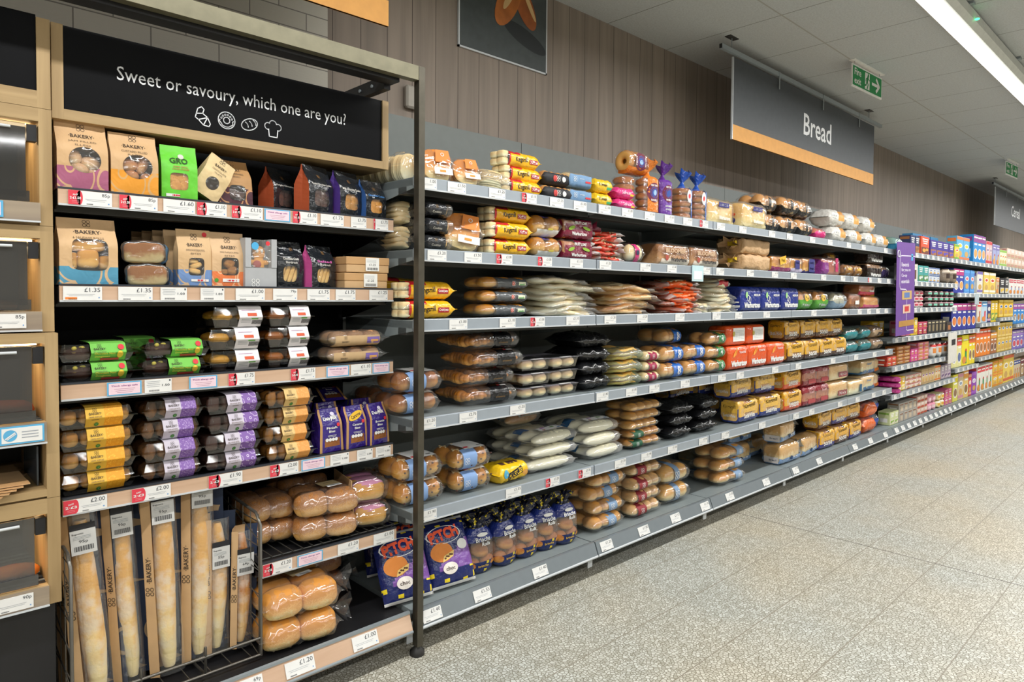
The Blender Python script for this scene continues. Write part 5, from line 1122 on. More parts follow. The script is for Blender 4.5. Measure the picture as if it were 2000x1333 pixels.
# baguettes
@spec
def baguette_bag(H, r, navy=True, lab=True, seed=0, tilt=0, price='95p', front=BATON, labz=.88):
    N = loops('#20304d', '#a89070', 6.5); m = MB(); nz = 14
    for i in range(nz):
        z0, z1 = H * 1.02 * i / nz, H * 1.02 * (i + 1) / nz; w = lambda z: .004 * noise.noise(Vector((seed, z * 9, 0)))
        q = lambda x, y, z: (x + w(z), y + w(z + .3), z)
        for a, b, mm in (((-r * 1.75, -r * .55), (-r * .7, r * 1.1), KRAFT), ((-r * .7, r * 1.1), (r * .8, r * 1.15), KRAFT), ((r * .8, r * 1.15), (r * 2.4, r * .5), N)):
            m.add([q(*a, z0), q(*b, z0), q(*b, z1), q(*a, z1)], [(0, 1, 2, 3)], mm)
    ed = MB(); c = (-r * 1.75, -r * .55); kd = (-r * 1.02, -r * 1.1)
    for i in range(nz):
        z0, z1 = H * 1.0 * i / nz, H * 1.0 * (i + 1) / nz; ed.add([(*c, z0), (*kd, z0), (*kd, z1), (*c, z1)], [(0, 1, 2, 3)], KRAFT)
    ed.text('·BAKERY·', lambda x, z: (c[0] + (kd[0] - c[0]) * (.5 + x / (r * .75)) - .0004, c[1] + (kd[1] - c[1]) * (.5 + x / (r * .75)) - .0012, z), .0, H * .62, .011, .085, DK1, .012, 0) if False else None
    vs, fs, tw, th = txt('·BAKERY·', .012)
    fx = lambda u, z: (c[0] + (kd[0] - c[0]) * (.5 + u) - .0006, c[1] + (kd[1] - c[1]) * (.5 + u) - .0012, z)
    ed.add([fx(-y / th * .5, H * .60 + x / tw * .075) for x, y in vs], fs, DK1)
    for du, dz_ in ((-.22, -.055), (.22, -.055), (-.22, -.068), (.22, -.068)): ed.shape(ring(.2, .0055, .3, 12), lambda x, z: fx(du + x, H * .60 + dz_ + z), DK1)
    b = MB(); rs = []; n = 16
    for i in range(26):
        t = i / 25; rr = r * (math.sin(PI * min(1, max(.0, t * .94 + .03))) ** .32) * (1 + .07 * noise.noise(Vector((t * 9, seed, 0)))); sl = 1 - .10 * max(0, math.cos(t * PI * 10 + seed))
        rs.append([(rr * math.cos(2 * PI * k / n) + .004 * math.sin(t * 5 + seed), rr * math.sin(2 * PI * k / n) * (sl if 9 < k < 15 else 1), .012 + t * (H * .93)) for k in range(n)])
    b.rings(rs, front)
    f = MB(); rs = []
    for i in range(14): z = H * i / 13; rs.append([(r * 1.3 * spow(math.cos(PI + PI * k / 10), .7) + .002 * noise.noise(Vector((i, k, seed))), -r * 1.18 * spow(math.sin(PI * k / 10), .7) + .003 * noise.noise(Vector((k, i * .7, seed))), z) for k in range(11)])
    vs = [p for q in rs for p in q]; f.add(vs, [(a * 11 + k, a * 11 + k + 1, (a + 1) * 11 + k + 1, (a + 1) * 11 + k) for a in range(13) for k in range(10)], film('#ffffff', .05, 22), True)
    out = [('paper_back', m.mesh(), None), ('kraft_edge', ed.mesh(), None), ('baguette', b.mesh(), None), ('film_front', f.mesh(), None)]
    if lab:
        L = MB(); y = -r * 1.25; z = H * labz; w = max(.026, r * .95)
        L.box(-w, w, y - .002, y - .001, z - .035, z + .03, mt('#c6c6c4')).box(-w, w, y - .002, y - .001, z + .03, z + .046, INK)
        g = plane(y - .0026); L.text('Baguette', g, -w * .4, z + .02, w * .9, .006, INK, 0).text(price, g, 0, z - .002, w * .7, .010, INK, 0)
        for k in range(3): L.box(-w * .8, w * .6, y - .0026, y - .002, z + .006 + k * .0035, z + .0066 + k * .0035, GREY)
        for k in range(16): L.box(-w * .75 + k * w * .095, -w * .75 + k * w * .095 + w * (.035, .06)[k % 2], y - .0026, y - .002, z - .026, z - .013, INK)
        out.append(('price_label', L.mesh(), TR(0, 0, 0, 0, 0, 0)))
    return out
TB = crust('#b5702c', '#cf964c', '#dfb678', flour=.45); GO = ('leftmost baguette in bag, 95p label, leaning in the wire basket', 'second baguette from left, bagged, 95p label, wire basket', 'third baguette from left, bagged with 95p label, wire basket', 'fourth bagged baguette from left, in the wire basket')
for i, (x, y, Hh, ry, s_) in enumerate(((-.965, .165, .512, -.07, 1), (-.875, .19, .505, -.05, 2), (-.78, .175, .515, -.035, 3), (-.69, .19, .518, .015, 5))):
    bput(baguette_bag(Hh, .031 if i != 1 else .027, True, True, s_, front=BATON, labz=(.86, .90, .92, .95)[i]), 'bagged_baguette', GO[i], x + .02, y, .172, -.1, -.06, ry, cat='bread', group='bagged baguettes')
for i, (x, y) in enumerate(((-.985, .3), (-.915, .31), (-.825, .32), (-.735, .33))):
    bput(baguette_bag(.505, .028, True, False, 7 + i), 'bagged_baguette', f'{ORD[i]} baguette from left in the rear row of the wire basket', x + .02, y, .172, -.05, -.02, -.02, cat='bread', group='bagged baguettes')
for i, (x, y, Hh, p) in enumerate(((-.618, .19, .41, '55p'), (-.552, .175, .36, '69p'))):
    bput(baguette_bag(Hh, .026 - .004 * i, True, True, 11 + i, price=p, front=(BATON, TB)[i], labz=.72), 'bagged_baguette', f'short bagged baguette with {p} label at the right of the wire basket', x, y, .172, 0, -.05, (.02, .04)[i], cat='bread', group='bagged baguettes')

# ------------------------------------------------------------------ bread shelves, top to bottom (X in metres from the post)
Z1, Z2, Z3, Z4, Z5 = BREADZ; ZB = .15
YF = .075
def on(z): return z
rd = lambda c: mt(c)
# ---- top shelf
for i in range(4):
    put(disc_pack(.052, 5, .012, None, PALE, lab=False), 'pancake_pack', f'{ORD[i]} from the front of four round bread packs queued behind the post, top shelf', 'bread', TR(.075 - .012 * i, .19 + .085 * i, Z1 + .002, 0, 0, .25), 'round bread packs in a row')
put(disc_pack(.062, 5, .012, None, ORANGEP), 'pancake_pack', 'pack of round pancakes with orange card, nearer the post on top shelf', 'bread', TR(.165, .12, Z1 + .004, -.30, 0, -.2), 'orange card pancake packs')
put(disc_pack(.055, 5, .012, None, ORANGEP), 'pancake_pack', 'pack of round pancakes with orange card, farther from the post on top shelf', 'bread', TR(.312, .12, Z1 + .004, -.42, 0, -.2), 'orange card pancake packs')
wr_ = MB()
for i in range(16): wr_.ball((.004 * math.sin(i * 2), .004 * math.cos(i * 3), .004 + i * .0046), (.075, .09, .0027), NAAN, 2.2, 24, 5)
wb = flow(.175, .2, .078, film('#ffffff', .10, 30), [], name='bag', n=3, body=.6, wr=.004)
put([('wraps', wr_.mesh(), None), ('bag', wb['bag'].mesh(), None)], 'wrap_pack', 'clear bag of stacked flat wraps left of the yellow packs, top shelf', 'bread', TR(.44, .18, Z1 + .008, 0, .08, 0))
pile(muffin_pack(.235), 'muffin_pack', 'yellow muffin pack', 'of three between wraps and black-banded rolls, top shelf', 'bread', .605, .135, Z1, 3, .057, 'yellow muffin packs on top shelf', jx=.02)
KB = mt('#26262a'); rdx = (('e', 'f', -.02, .03, .014, .014, mt('#c9413c'), '@label'), ('e', 'f', .035, .03, .012, .012, WHITE, '@label'))
pile(band_pack(.2, .12, .062, KB, 4, TAN, -.9, .9, -70, 38, extra=rdx), 'roll_pack', 'finger roll pack with black band', 'right of the yellow muffins, top shelf', 'bread', .80, .14, Z1, 2, .066, 'black-banded finger rolls', jx=.02)
pile(pancake_row(), 'pancake_pack', 'scotch pancake pack with blue sleeve', 'in the middle of the first bay, top shelf', 'bread', .955, .14, Z1, 2, .0715, 'blue sleeved pancakes')
YS = gl('#ecc02b'); PS = gl('#d63a80'); GRT = mt('#43a86b')
pile(opaque_pack(.145, .085, .066, YS, (('t', 'Soreen', 'f', -.01, .038, .06, .014, mt('#3a2a14'), .03), ('r', 'f', .035, .022, .04, .012, GRT))), 'malt_loaf', 'yellow wrapped malt loaf', 'beside the blue sleeved pancakes, top shelf', 'bread', 1.115, .125, Z1, 2, .067, 'yellow malt loaves')
put(film_bag(.22, .16, .12, film('#d98a3a', .1, 30), None, BAGEL, (3, 2)), 'bagel_bag', 'brown-orange bag lying behind the yellow malt loaves, top shelf', 'bread', TR(1.12, .34, Z1 + .002), 'orange bagel bags')
pile(opaque_pack(.165, .085, .055, PS, (('t', 'Soreen', 'f', 0, .03, .07, .016, mt('#f0c8d8'), .03), ('r', 'f', .045, .02, .03, .01, mt('#e8c03a')))), 'malt_loaf', 'pink wrapped malt loaf', 'left of the orange bagels, top shelf', 'bread', 1.285, .12, Z1, 2, .056, 'pink malt loaves')
OB = gl('#dd7f2a'); MRN = mt('#6b1f3a')
def nylab(z=.11): return (('e', 'f', 0, z, .045, .05, MRN), ('e', 'f', 0, z, .028, .03, mt('#2d4f9e')), ('t', 'NEW YORK', 'f', 0, z + .036, .05, .010, WHITE, .03), ('t', 'BAGELS', 'f', 0, z - .038, .045, .010, WHITE, .03), ('e', 'f', .004, z, .012, .014, mt('#9fc0e0')))
put(bagel_tower(5, .115, FILM, OB, nylab(), None, gl('#dd7f2a')), 'bagel_bag', 'upright bag of five bagels with orange label, front of the bagel group', 'bagels', TR(1.515, .135, Z1 + .002, 0, 0, -.1), 'orange bagel bags')
put(bagel_tower(5, .115, FILM, None, (), None, None), 'bagel_bag', 'upright bag of brown bagels left of the orange label bag', 'bagels', TR(1.40, .19, Z1 + .002, 0, 0, .2), 'orange bagel bags')
put(bagel_tower(4, .12, FILM, OB, nylab(.08), None, None, b0=20, b1=110), 'bagel_bag', 'orange label bagel bag lying across the tops of the upright bags', 'bagels', TR(1.36, .17, Z1 + .262, 0, PI / 2, 0), 'orange bagel bags')
put(bagel_tower(5, .105, FILM, gl('#6b3a9a'), (('e', 'f', 0, .12, .04, .045, MRN), ('e', 'f', 0, .12, .024, .026, mt('#2d4f9e')), ('t', 'NEW YORK', 'f', 0, .153, .04, .009, WHITE, .03), ('t', 'BAGELS', 'f', 0, .087, .036, .009, WHITE, .03), ('t', 'CINNAMON', 'f', 0, .055, .05, .01, WHITE, .02), ('t', '& RAISIN', 'f', 0, .038, .045, .01, WHITE, .02)), BRIO, gl('#5a2a8a'), b0=-70, b1=70), 'bagel_bag', 'purple cinnamon bagel bag with ruffled purple tail, right of the orange bags', 'bagels', TR(1.65, .135, Z1 + .002, 0, 0, -.1))
for i, (x, y) in enumerate(((1.86, .15), (2.0, .145))):
    put(bagel_tower(5, .115, FILM, gl('#2f62b5'), (('e', 'f', .0, .13, .02, .035, WHITE), ('e', 'f', 0, .13, .012, .016, RED)), BAGEL, gl('#1f4fb0'), b0=12, b1=75, th=.034), 'bagel_bag', ('bagel bag with blue edge and blue knot, left one of two', 'bagel bag with blue edge and blue knot, right one of two')[i], 'bagels', TR(x, y, Z1 + .002, 0, 0, -.05), 'blue edged bagel bags')
put(bagel_tower(3, .11, FILM, None, (), BAGEL), 'bagel_bag', 'low bag of bagels between the purple and blue-edged bags, top shelf', 'bagels', TR(1.76, .24, Z1 + .002))
FH = crust('#d9b878', '#ead6a8', '#ead8b0'); PB = mt('#2f2f7a')
def farm(): return film_loaf(.30, .15, .168, FH, film('#fff6e0', .14, 26), (('r', 'f', .02, .125, .12, .028, PB), ('t', 'FARMHOUSE', 'f', .02, .125, .1, .015, WHITE, .03), ('t', 'Warburtons', 'f', .03, .05, .13, .024, WHITE, .04), ('e', 'l', -.01, .05, .03, .02, PB), ('e', 'l', .0, .085, .02, .01, mt('#d9532c'))), ((.02, .2, mt('#e8d9a8')),), None, .3)
put(farm(), 'loaf', 'cream Farmhouse loaf beside the black based rolls, top shelf', 'bread', TR(2.58, .15, Z1 + .002), 'farmhouse loaves')
put(farm(), 'loaf', 'cream Farmhouse loaf half hidden right of the blue edged bagels', 'bread', TR(2.26, .20, Z1 + .002), 'farmhouse loaves')
put(film_loaf(.28, .13, .14, FH, DARKFILM, (), ((.7, 1.1, gl('#1c1c1e')),), gl('#1c1c1e'), .3), 'loaf', 'dark topped loaf lying at the back behind the Farmhouse loaf', 'bread', TR(2.5, .36, Z1 + .002))
KG = gl('#19191b'); kdec = (('e', 'f', .0, .055, .018, .024, KG), ('e', 'f', .0, .08, .02, .026, KG), ('t', 'rolls', 'f', .02, .022, .05, .012, mt('#c9b98a'), .02))
def kroll(): return film_bag(.26, .2, .13, FILM, KG, crust('#c08a50', '#d9ab74', '#e3c090'), (2, 2), 2.2, kdec, (-1, 1), (-90, -8))
for i, (x, y, z, t) in enumerate(((2.84, .19, 0, None), (3.07, .18, 0, None), (3.33, .18, 0, None), (2.86, .22, .13, KG), (3.1, .18, .13, None), (3.34, .19, .13, KG))):
    put(kroll(), 'roll_pack', ('lower left', 'lower middle', 'lower right', 'upper left', 'upper middle', 'upper right')[i] + ' bag of rolls with black printed base, top shelf', 'bread', TR(x, y, Z1 + .002 + z, 0, 0, rnd.uniform(-.1, .1)), 'black based roll bags')
put(film_bag(.22, .16, .09, film('#ffd7ea', .1, 30), gl('#d8287a'), GOLD, (2, 2), 2.2, (), (-1, 1), (-90, 10)), 'roll_pack', 'pack with bright pink base between rolls and white pouches, top shelf', 'bread', TR(3.60, .17, Z1 + .002))
put(disc_pack(.06, 4, .014, None, TAN, lab=False), 'roll_pack', 'round pale pack behind the pink based pack, top shelf', 'bread', TR(3.65, .28, Z1 + .03, -.2))
WP = gl('#dad8d2')
def wpouch(): return opaque_pack(.3, .17, .122, WP, (('t', 'bites', 'f', -.07, .075, .08, .014, GREY, .01), ('r', 'f', -.07, .055, .06, .003, GREY)), [('window', .0, .66, -12, 62, crust('#a8763a', '#c99a5c', '#c99a5c', sc=60))], .008)
for i, (x, z) in enumerate(((3.94, 0), (4.27, 0), (4.6, 0), (4.88, 0), (3.9, .122), (4.2, .122), (4.55, .122))):
    put(wpouch(), 'bread_pouch', f'{ORD[i] if i < 4 else ORD[i - 4]} white pouch from left in the {"lower" if i < 4 else "upper"} row, end of top bread shelf', 'bread', TR(x, .17, Z1 + .002 + z, 0, 0, rnd.uniform(-.05, .05)), 'white pouches')

# ---- second shelf
pita = lambda: flat_bread_pack(.15, .14, .092, PALE, FILM, 4, 3)
pile(pita(), 'pitta_pack', 'clear pack of thick pittas', 'behind the post, second bread shelf', 'bread', .085, .235, Z2, 2, .094, 'pitta packs behind the post', jx=.004)
ckd = bun_mesh(crust('#c99a54', '#dcb878', sc=60), 2.4, 0)
cp = parts(flow(.13, .22, .058, gl('#2a2c30'), [('end_window', .35, .97, -60, 80, FILM)], (('t', 'Cookies', 'f', -.02, .018, .04, .008, mt('#cfcac0'), .01), *coop('f', -.02, .038, .012, mt('#9a7a4a'))), n=3.4, body=.8, seed=2), kids('cookie', ckd, [(.04, -.06 + i * .05, .03, (.02, .02, .02), 0, 0, 0) for i in range(4)]))
pile(cp, 'cookie_pack', 'black cookie pack with clear end', 'right against the post, second bread shelf', 'biscuits', .135, .16, Z2, 3, .061, 'black cookie packs')
put(disc_pack(.075, 6, .013, None, ORANGEP), 'pancake_pack', 'pack of round pancakes with orange card leaning left, second bread shelf', 'bread', TR(.29, .135, Z2 + .004, -.32, .15, -.35), 'orange card pancake packs')
pile(muffin_pack(.26), 'muffin_pack', 'yellow muffin pack', 'right of the leaning pancakes, second bread shelf', 'bread', .515, .125, Z2, 3, .066, 'yellow muffin packs on second shelf', jx=.02)
PV = mt('#6a55a8'); prow = (('r', 'f', 0, .03, .03, .006, mt('#d9c07a'), '@label'),)
def prolls():
    d = flow(.2, .17, .09, FILM, [('label', -.7, .62, -70, -8, WHITE), ('card', -.2, .2, 40, 125, PV)], (('r', 'f', .01, .03, .03, .008, mt('#c9b84a'), '@label'),), name='film', n=2.8, body=.66, wr=.004)
    return parts(d, rolls(2, 2, 1, .17, .155, .085, GOLD, e=2.3))
pile(prolls(), 'roll_pack', 'bag of golden rolls with purple card', 'between yellow muffins and maroon loaves, second shelf', 'bread', .745, .165, Z2, 2, .092, 'purple card roll bags')
MG = gl('#7a1f38'); GG = mt('#8fb53a')
def maroon(): return film_loaf(.2, .12, .092, crust('#9a5a2a', '#c08a4c'), FILM, (('e', 'f', -.05, .046, .022, .008, GG, .3), ('e', 'f', .05, .048, .026, .007, GG, -.2), ('t', 'FRUIT LOAF', 'f', .01, .07, .08, .013, WHITE, .03), ('t', 'Warburtons', 'f', .0, .022, .1, .016, WHITE, .03)), ((-.1, .5, MG), (.62, 1.0, MG, -.3, .8)), MG, .25)
pile(maroon(), 'loaf', 'small fruit loaf in maroon wrapper', 'at right end of first bay, second shelf', 'bread', .945, .15, Z2, 2, .095, 'maroon fruit loaves')
ORN = film('#e8742a', .35, 26); REDN = gl('#c9402a')
for i in range(6):
    put(flat_bread_pack(.25, .2, .026, NAAN, film('#ff9a4a', .5, 26), 1, i, REDN), 'naan_pack', f'{("bottom", "second-lowest", "third-lowest", "third-highest", "second-highest", "top")[i]} orange naan packet of the small pile, second bread shelf', 'bread', TR(1.175 + rnd.uniform(-.015, .015), .19, Z2 + .003 + i * .0235, 0, rnd.uniform(-.04, .04), rnd.uniform(-.2, .2)), 'orange naan pile')
put(film_bag(.15, .13, .10, FILM, gl('#cf3a7a'), PALE, (2, 2), 2.2, (('e', 'f', 0, .055, .012, .014, NAVY),), (-.25, .25), (-90, 130)), 'roll_pack', 'clear pack with vertical pink band beside the first bloomer, second shelf', 'bread', TR(1.385, .15, Z2 + .002))
def bloomer(): return film_loaf(.29, .17, .125, crust('#8a5a30', '#b98a5c', '#c9a078', sc=14), FILM, (('t', 'BLOOMER', 'f', -.0, .078, .19, .024, mt('#c9aa8a'), .05), ('t', 'Warburtons', 'f', .025, .034, .15, .024, INK, .03), ('e', 'f', -.085, .04, .015, .015, mt('#a84a3a'))), ((.0, .42, mt('#ddd2c2'), -.9, 1.2),), None, .35)
put(bloomer(), 'loaf', 'brown Bloomer loaf nearer the post, second bread shelf', 'bread', TR(1.715, .165, Z2 + .002), 'bloomer loaves'); put(bloomer(), 'loaf', 'brown Bloomer loaf next to the paper bags, second bread shelf', 'bread', TR(2.03, .17, Z2 + .002), 'bloomer loaves')
pile(paper_loaf_bag(.34, .2, .104), 'paper_loaf', 'brown paper bagged loaf, twisted end and yellow clip', 'on second shelf', 'bread', 2.63, .18, Z2, 2, .100, 'paper bagged loaves')
put(film_loaf(.28, .15, .12, crust('#5a3a24', '#7a4f30'), DARKFILM, (), (), FILM, .3), 'loaf', 'dark brown loaf lying deep behind the paper bags, second bread shelf', 'bread', TR(2.3, .37, Z2 + .002))
put(film_loaf(.26, .14, .115, GOLD, FILM, (('r', 'f', .0, .08, .09, .05, mt('#e3b12c'), .2), ('t', 'fruit', 'f', 0, .08, .05, .02, INK, .03)), ((-.1, .45, gl('#8a2f62')),), None, .3), 'loaf', 'fruit loaf with yellow and magenta label right of the paper bags', 'bread', TR(2.97, .15, Z2 + .002))
put(film_loaf(.18, .13, .115, GOLD, FILM, (('r', 'f', .0, .06, .07, .06, PB), ('t', 'fruity', 'f', 0, .07, .05, .02, WHITE, .03)), ((-.1, .25, gl('#c7bcd6')),), None, .3), 'loaf', 'small loaf with pale violet base and purple badge, second bread shelf', 'bread', TR(3.2, .15, Z2 + .002))
put(film_loaf(.19, .13, .12, GOLD, FILM, (('r', 'f', .02, .06, .09, .09, PB), ('t', 'Soft', 'f', .02, .08, .06, .016, WHITE, .03), ('t', 'Fruit', 'f', .02, .04, .06, .018, WHITE, .03)), ((-.1, .2, PB),), None, .3), 'loaf', 'golden loaf with dark purple front label, second bread shelf', 'bread', TR(3.41, .15, Z2 + .002))
put(film_loaf(.27, .15, .13, crust('#3a2320', '#5a352c'), DARKFILM, (), (), None, .3), 'loaf', 'very dark loaf stacked at the back above purple labels, second shelf', 'bread', TR(3.15, .36, Z2 + .002))
put(film_loaf(.32, .16, .135, crust('#a86a34', '#c08a50'), film('#f6d7ee', .08, 26), (('r', 'f', .07, .08, .05, .10, gl('#c52f6a')), ('t', 'Loaf', 'f', .03, .095, .06, .014, WHITE, .03)), ((-.1, .7, gl('#8a3a8a'), -1.2, -.55),), None, .4), 'loaf', 'round raisin loaf with magenta and pink print, second bread shelf', 'bread', TR(3.79, .16, Z2 + .002))
for i, (x, z) in enumerate(((4.14, 0), (4.33, 0), (4.1, .1))):
    put(film_bag(.2, .15, .1, FILM, gl('#8a5a1c'), crust('#7a4a24', '#a06a34'), (2, 2), 2.3, (('t', 'rolls', 'f', 0, .025, .06, .014, WHITE, .03), ('r', 'f', .0, .06, .08, .02, gl('#d9a92c'))), (-.8, .9), (-90, 40)), 'roll_pack', ('left', 'right', 'rear upper')[i] + ' brown and yellow roll bag beside the round raisin loaf', 'bread', TR(x, .16 if i < 2 else .28, Z2 + .002 + z), 'brown yellow roll bags')
def warbbrown(): return wrapped_loaf(.33, .13, .12, gl('#8a6a50'), (('t', 'Warburtons', 'f', .0, .03, .26, .03, WHITE, .04),), None, ((-.1, .5, gl('#2a1f1a')),), .15)
pile(warbbrown(), 'loaf', 'brown and black wrapped loaf', 'near the end of second bread shelf', 'bread', 4.7, .15, Z2, 2, .122, 'brown black wrapped loaves')
put(film_bag(.2, .14, .12, DARKFILM, gl('#4a3f6a'), GOLD, (2, 1), 2.2, (), (-1, 1), (-90, 20), film('#b9a8d9', .3, 30)), 'roll_pack', 'small violet bag with tied top at the end of second bread shelf', 'bread', TR(4.92 + .05, .16, Z2 + .002))

# ---- third shelf
pile(crumpet_pack(), 'crumpet_pack', 'yellow crumpet pack', 'partly behind the post, third bread shelf', 'bread', .115, .13, Z3, 2, .070, 'yellow crumpet packs', jx=.01)
put(crumpet_pack(), 'crumpet_pack', 'yellow crumpet pack at the rear behind the post, third bread shelf', 'bread', TR(.12, .33, Z3 + .09, .1, .05, .1), 'yellow crumpet packs')
GB2 = gl('#55585a')
pile(band_pack(.29, .16, .052, GB2, 3, GOLD, -.35, .8, -60, 60, '#c9c9c9', 2, (('e', 'f', .03, .026, .009, .009, mt('#c8553c'), '@label'), ('r', 'f', .08, .026, .04, .014, mt('#d8dfc0'), '@label'), ('r', 'f', .08, .022, .03, .005, mt('#5aa05a'), '@label'))), 'roll_pack', 'grey-banded flat roll pack', 'right of the crumpets, third bread shelf', 'bread', .495, .16, Z3, 3, .055, 'grey banded roll packs')
def naanpile(x0, x1, y, n, dz, tint, hz, desc, where, lab=None, W=.3, zb=Z3, th=1.3):
    for i in range(n):
        nm = (['bottom'] + [ORD[j] + '-lowest' for j in range(1, n - 1)] + ['top'])[i]
        put(flat_bread_pack(x1 - x0 + .05, W, dz * th, NAAN, film(tint, hz, 20), 1, i * 3 + x0, lab), 'naan_pack', f'{nm} {desc} {where}', 'bread',
            TR((x0 + x1) / 2 + rnd.uniform(-.035, .035), y + rnd.uniform(-.015, .015), zb + .002 + i * dz, rnd.uniform(.0, .08), rnd.uniform(-.06, .06), rnd.uniform(-.35, .35)), desc + 's ' + where)
naanpile(.72, 1.08, .24, 7, .024, '#ffffff', .12, 'clear naan pack', 'of the first large pile, third bread shelf')
naanpile(1.2, 1.52, .22, 6, .024, '#ffedd4', .10, 'orange-tinged naan pack', 'of the second pile, third shelf')
naanpile(1.68, 1.96, .2, 8, .0215, '#ffb070', .3, 'bright orange naan packet', 'of the tall pile, third shelf', gl('#e8682a'), .26)
put(flat_bread_pack(.2, .2, .05, NAAN, HAZE, 2, 5), 'naan_pack', 'small clear pack squeezed between orange naans and pitta tower, third shelf', 'bread', TR(2.06, .2, Z3 + .002))
naanpile(2.12, 2.36, .19, 6, .022, '#ffffff', .08, 'clear pitta pack', 'of the pitta tower, third shelf', None, .24)
put(flat_bread_pack(.22, .2, .05, NAAN, HAZE, 2, 9, gl('#c2333a')), 'pitta_pack', 'pack with red label on top of the pitta tower, third shelf', 'bread', TR(2.24, .2, Z3 + .148, .0, 0, .1))
WBL = gl('#22348a'); WFT = ('t', 'Warburtons', 'f', 0, .038, .2, .034, WHITE, .05)
def wblue(): return wrapped_loaf(.25, .125, .152, WBL, (WFT, ('t', 'MEDIUM', 'f', .06, .1, .08, .014, WHITE, .03), ('e', 'f', -.07, .10, .015, .02, mt('#9fd08a')), ('o', 'f', -.05, .08, .016, .02, WHITE), ('o', 'f', -.03, .07, .014, .02, WHITE), ('r', 'l', 0, .03, .1, .012, WHITE), ('r', 'l', 0, .055, .09, .008, WHITE)), None, ((.93, 1.1, gl('#2c3f9c')),), .06)
for i, x in enumerate((2.565, 2.83, 3.11)): put(wblue(), 'loaf', ('left', 'middle', 'right')[i] + ' one of three square loaves in dark blue wrappers, third shelf', 'bread', TR(x, .145, Z3 + .002), 'dark blue wrapped loaves')
GRB = gl('#5fae3c')
for i, x in enumerate((3.37, 3.65)): put(film_bag(.26, .17, .14, FILM, GRB, crust('#c98a4c', '#d9a868'), (2, 2), 2.2, (('e', 'f', 0, .085, .035, .025, mt('#d9b02c')), ('e', 'f', -.01, .09, .008, .008, INK), ('e', 'f', .015, .08, .008, .008, INK), ('t', 'Warburtons', 'f', 0, .035, .12, .02, WHITE, .04)), (-.9, .9), (-90, 0), FILM), 'roll_pack', ('left', 'right')[i] + ' roll bag with green base and yellow spotted badge, third shelf', 'bread', TR(x, .17, Z3 + .002), 'green based roll bags')
put(film_bag(.3, .17, .13, film('#e8f2ff', .12, 26), gl('#a9c4dc'), PALE, (2, 2), 2.2, (), (-1, 1), (-90, -20), FILM), 'roll_pack', 'pale rolls in bag with light blue base, third shelf', 'bread', TR(3.99, .17, Z3 + .002))
put(film_loaf(.22, .13, .13, crust('#8a4f28', '#b0743e'), FILM, (('r', 'f', .02, .05, .08, .03, WHITE),), ((-.1, .3, gl('#8a5a3a')),), None, .3), 'loaf', 'brown loaf with small white label standing by the pale rolls, third shelf', 'bread', TR(4.28, .15, Z3 + .002))
put(film_loaf(.33, .15, .105, crust('#a86030', '#c98a50'), FILM, (('t', 'loaf', 'f', .08, .04, .1, .02, WHITE, .04),), ((-.1, .42, gl('#c9264e')),), FILM, .4), 'loaf', 'brown loaf with red label lying upper at the end of third shelf', 'bread', TR(4.57, .17, Z3 + .108))
put(film_loaf(.33, .15, .104, crust('#c0854a', '#d9a868'), FILM, (), ((-.1, .3, gl('#d95a80')),), FILM, .4), 'loaf', 'pale loaf with pink base under the red labelled loaf, third shelf', 'bread', TR(4.62, .15, Z3 + .002))
YBX = mt('#e2b81f')
def ybox(): return [('carton', MB().box(-.1, .1, -.06, .06, 0, .095, YBX, .002).box(-.06, .05, -.0605, -.06, .03, .07, mt('#c99a18')).mesh(), None)]
pile(ybox(), 'biscuit_box', 'plain yellow box', 'at the end of the third bread shelf', 'box', 4.88, .25, Z3, 2, .097, 'yellow boxes on third shelf')

# ---- fourth shelf
pile(croiss_blue(.21, .2, .078), 'croissant_pack', 'croissant pack with blue band', 'around the post, fourth bread shelf', 'bread', .075, .19, Z4, 2, .081, 'blue banded croissants', jx=.01)
put(croiss_blue(.2, .17, .076), 'croissant_pack', 'croissant pack with blue band at the rear behind the post, fourth shelf', 'bread', TR(.11, .405, Z4 + .002, 0, 0, .1), 'blue banded croissants')
pile(croissant_pack(.29, .24, .074), 'croissant_pack', 'black-labelled croissant pack', 'of the first pile, fourth bread shelf', 'bread', .44, .205, Z4, 4, .073, 'black labelled croissants', jx=.02)
pile(roll_tray(), 'roll_tray', 'tray of part-baked white rolls', 'in the left tray stack, fourth bread shelf', 'bread', .685, .19, Z4, 3, .060, 'part baked roll trays', jx=.008)
pile(roll_tray(), 'roll_tray', 'tray of part-baked white rolls', 'in the right tray stack, fourth bread shelf', 'bread', .865, .19, Z4, 3, .060, 'part baked roll trays', jx=.008)
BKF = pm('#17181a', .16, 0, .1, 1.0, 22, .7)
def bbag(L, D, H): return opaque_pack(L, D, H, BKF, (), wr=.01, body=.5, n=2.2)
pile(bbag(.27, .25, .074), 'black_bread_bag', 'glossy black bread bag', 'right of the roll trays, fourth bread shelf', 'bread', 1.09, .21, Z4, 4, .064, 'black bags on fourth shelf', jx=.015, jr=.12)
pile(flat_bread_pack(.22, .24, .06, crust('#c9a05c', '#dcbc82', '#cfae74', sc=20), film('#e2f2d4', .14, 26), 3, 2), 'flatbread_pack', 'golden flatbread pack with pale green film', 'beside black bags, fourth shelf', 'bread', 1.315, .2, Z4, 3, .062, 'green film flatbreads')
MRL = mt('#9a2448')
pile(band_pack(.155, .14, .052, MRL, 3, PALE, -.45, .35, -70, 60), 'roll_pack', 'small seeded roll pack with maroon label', 'left of blue 8-packs, fourth shelf', 'bread', 1.52, .145, Z4, 3, .053, 'maroon label rolls')
B8 = gl('#2a66b8')
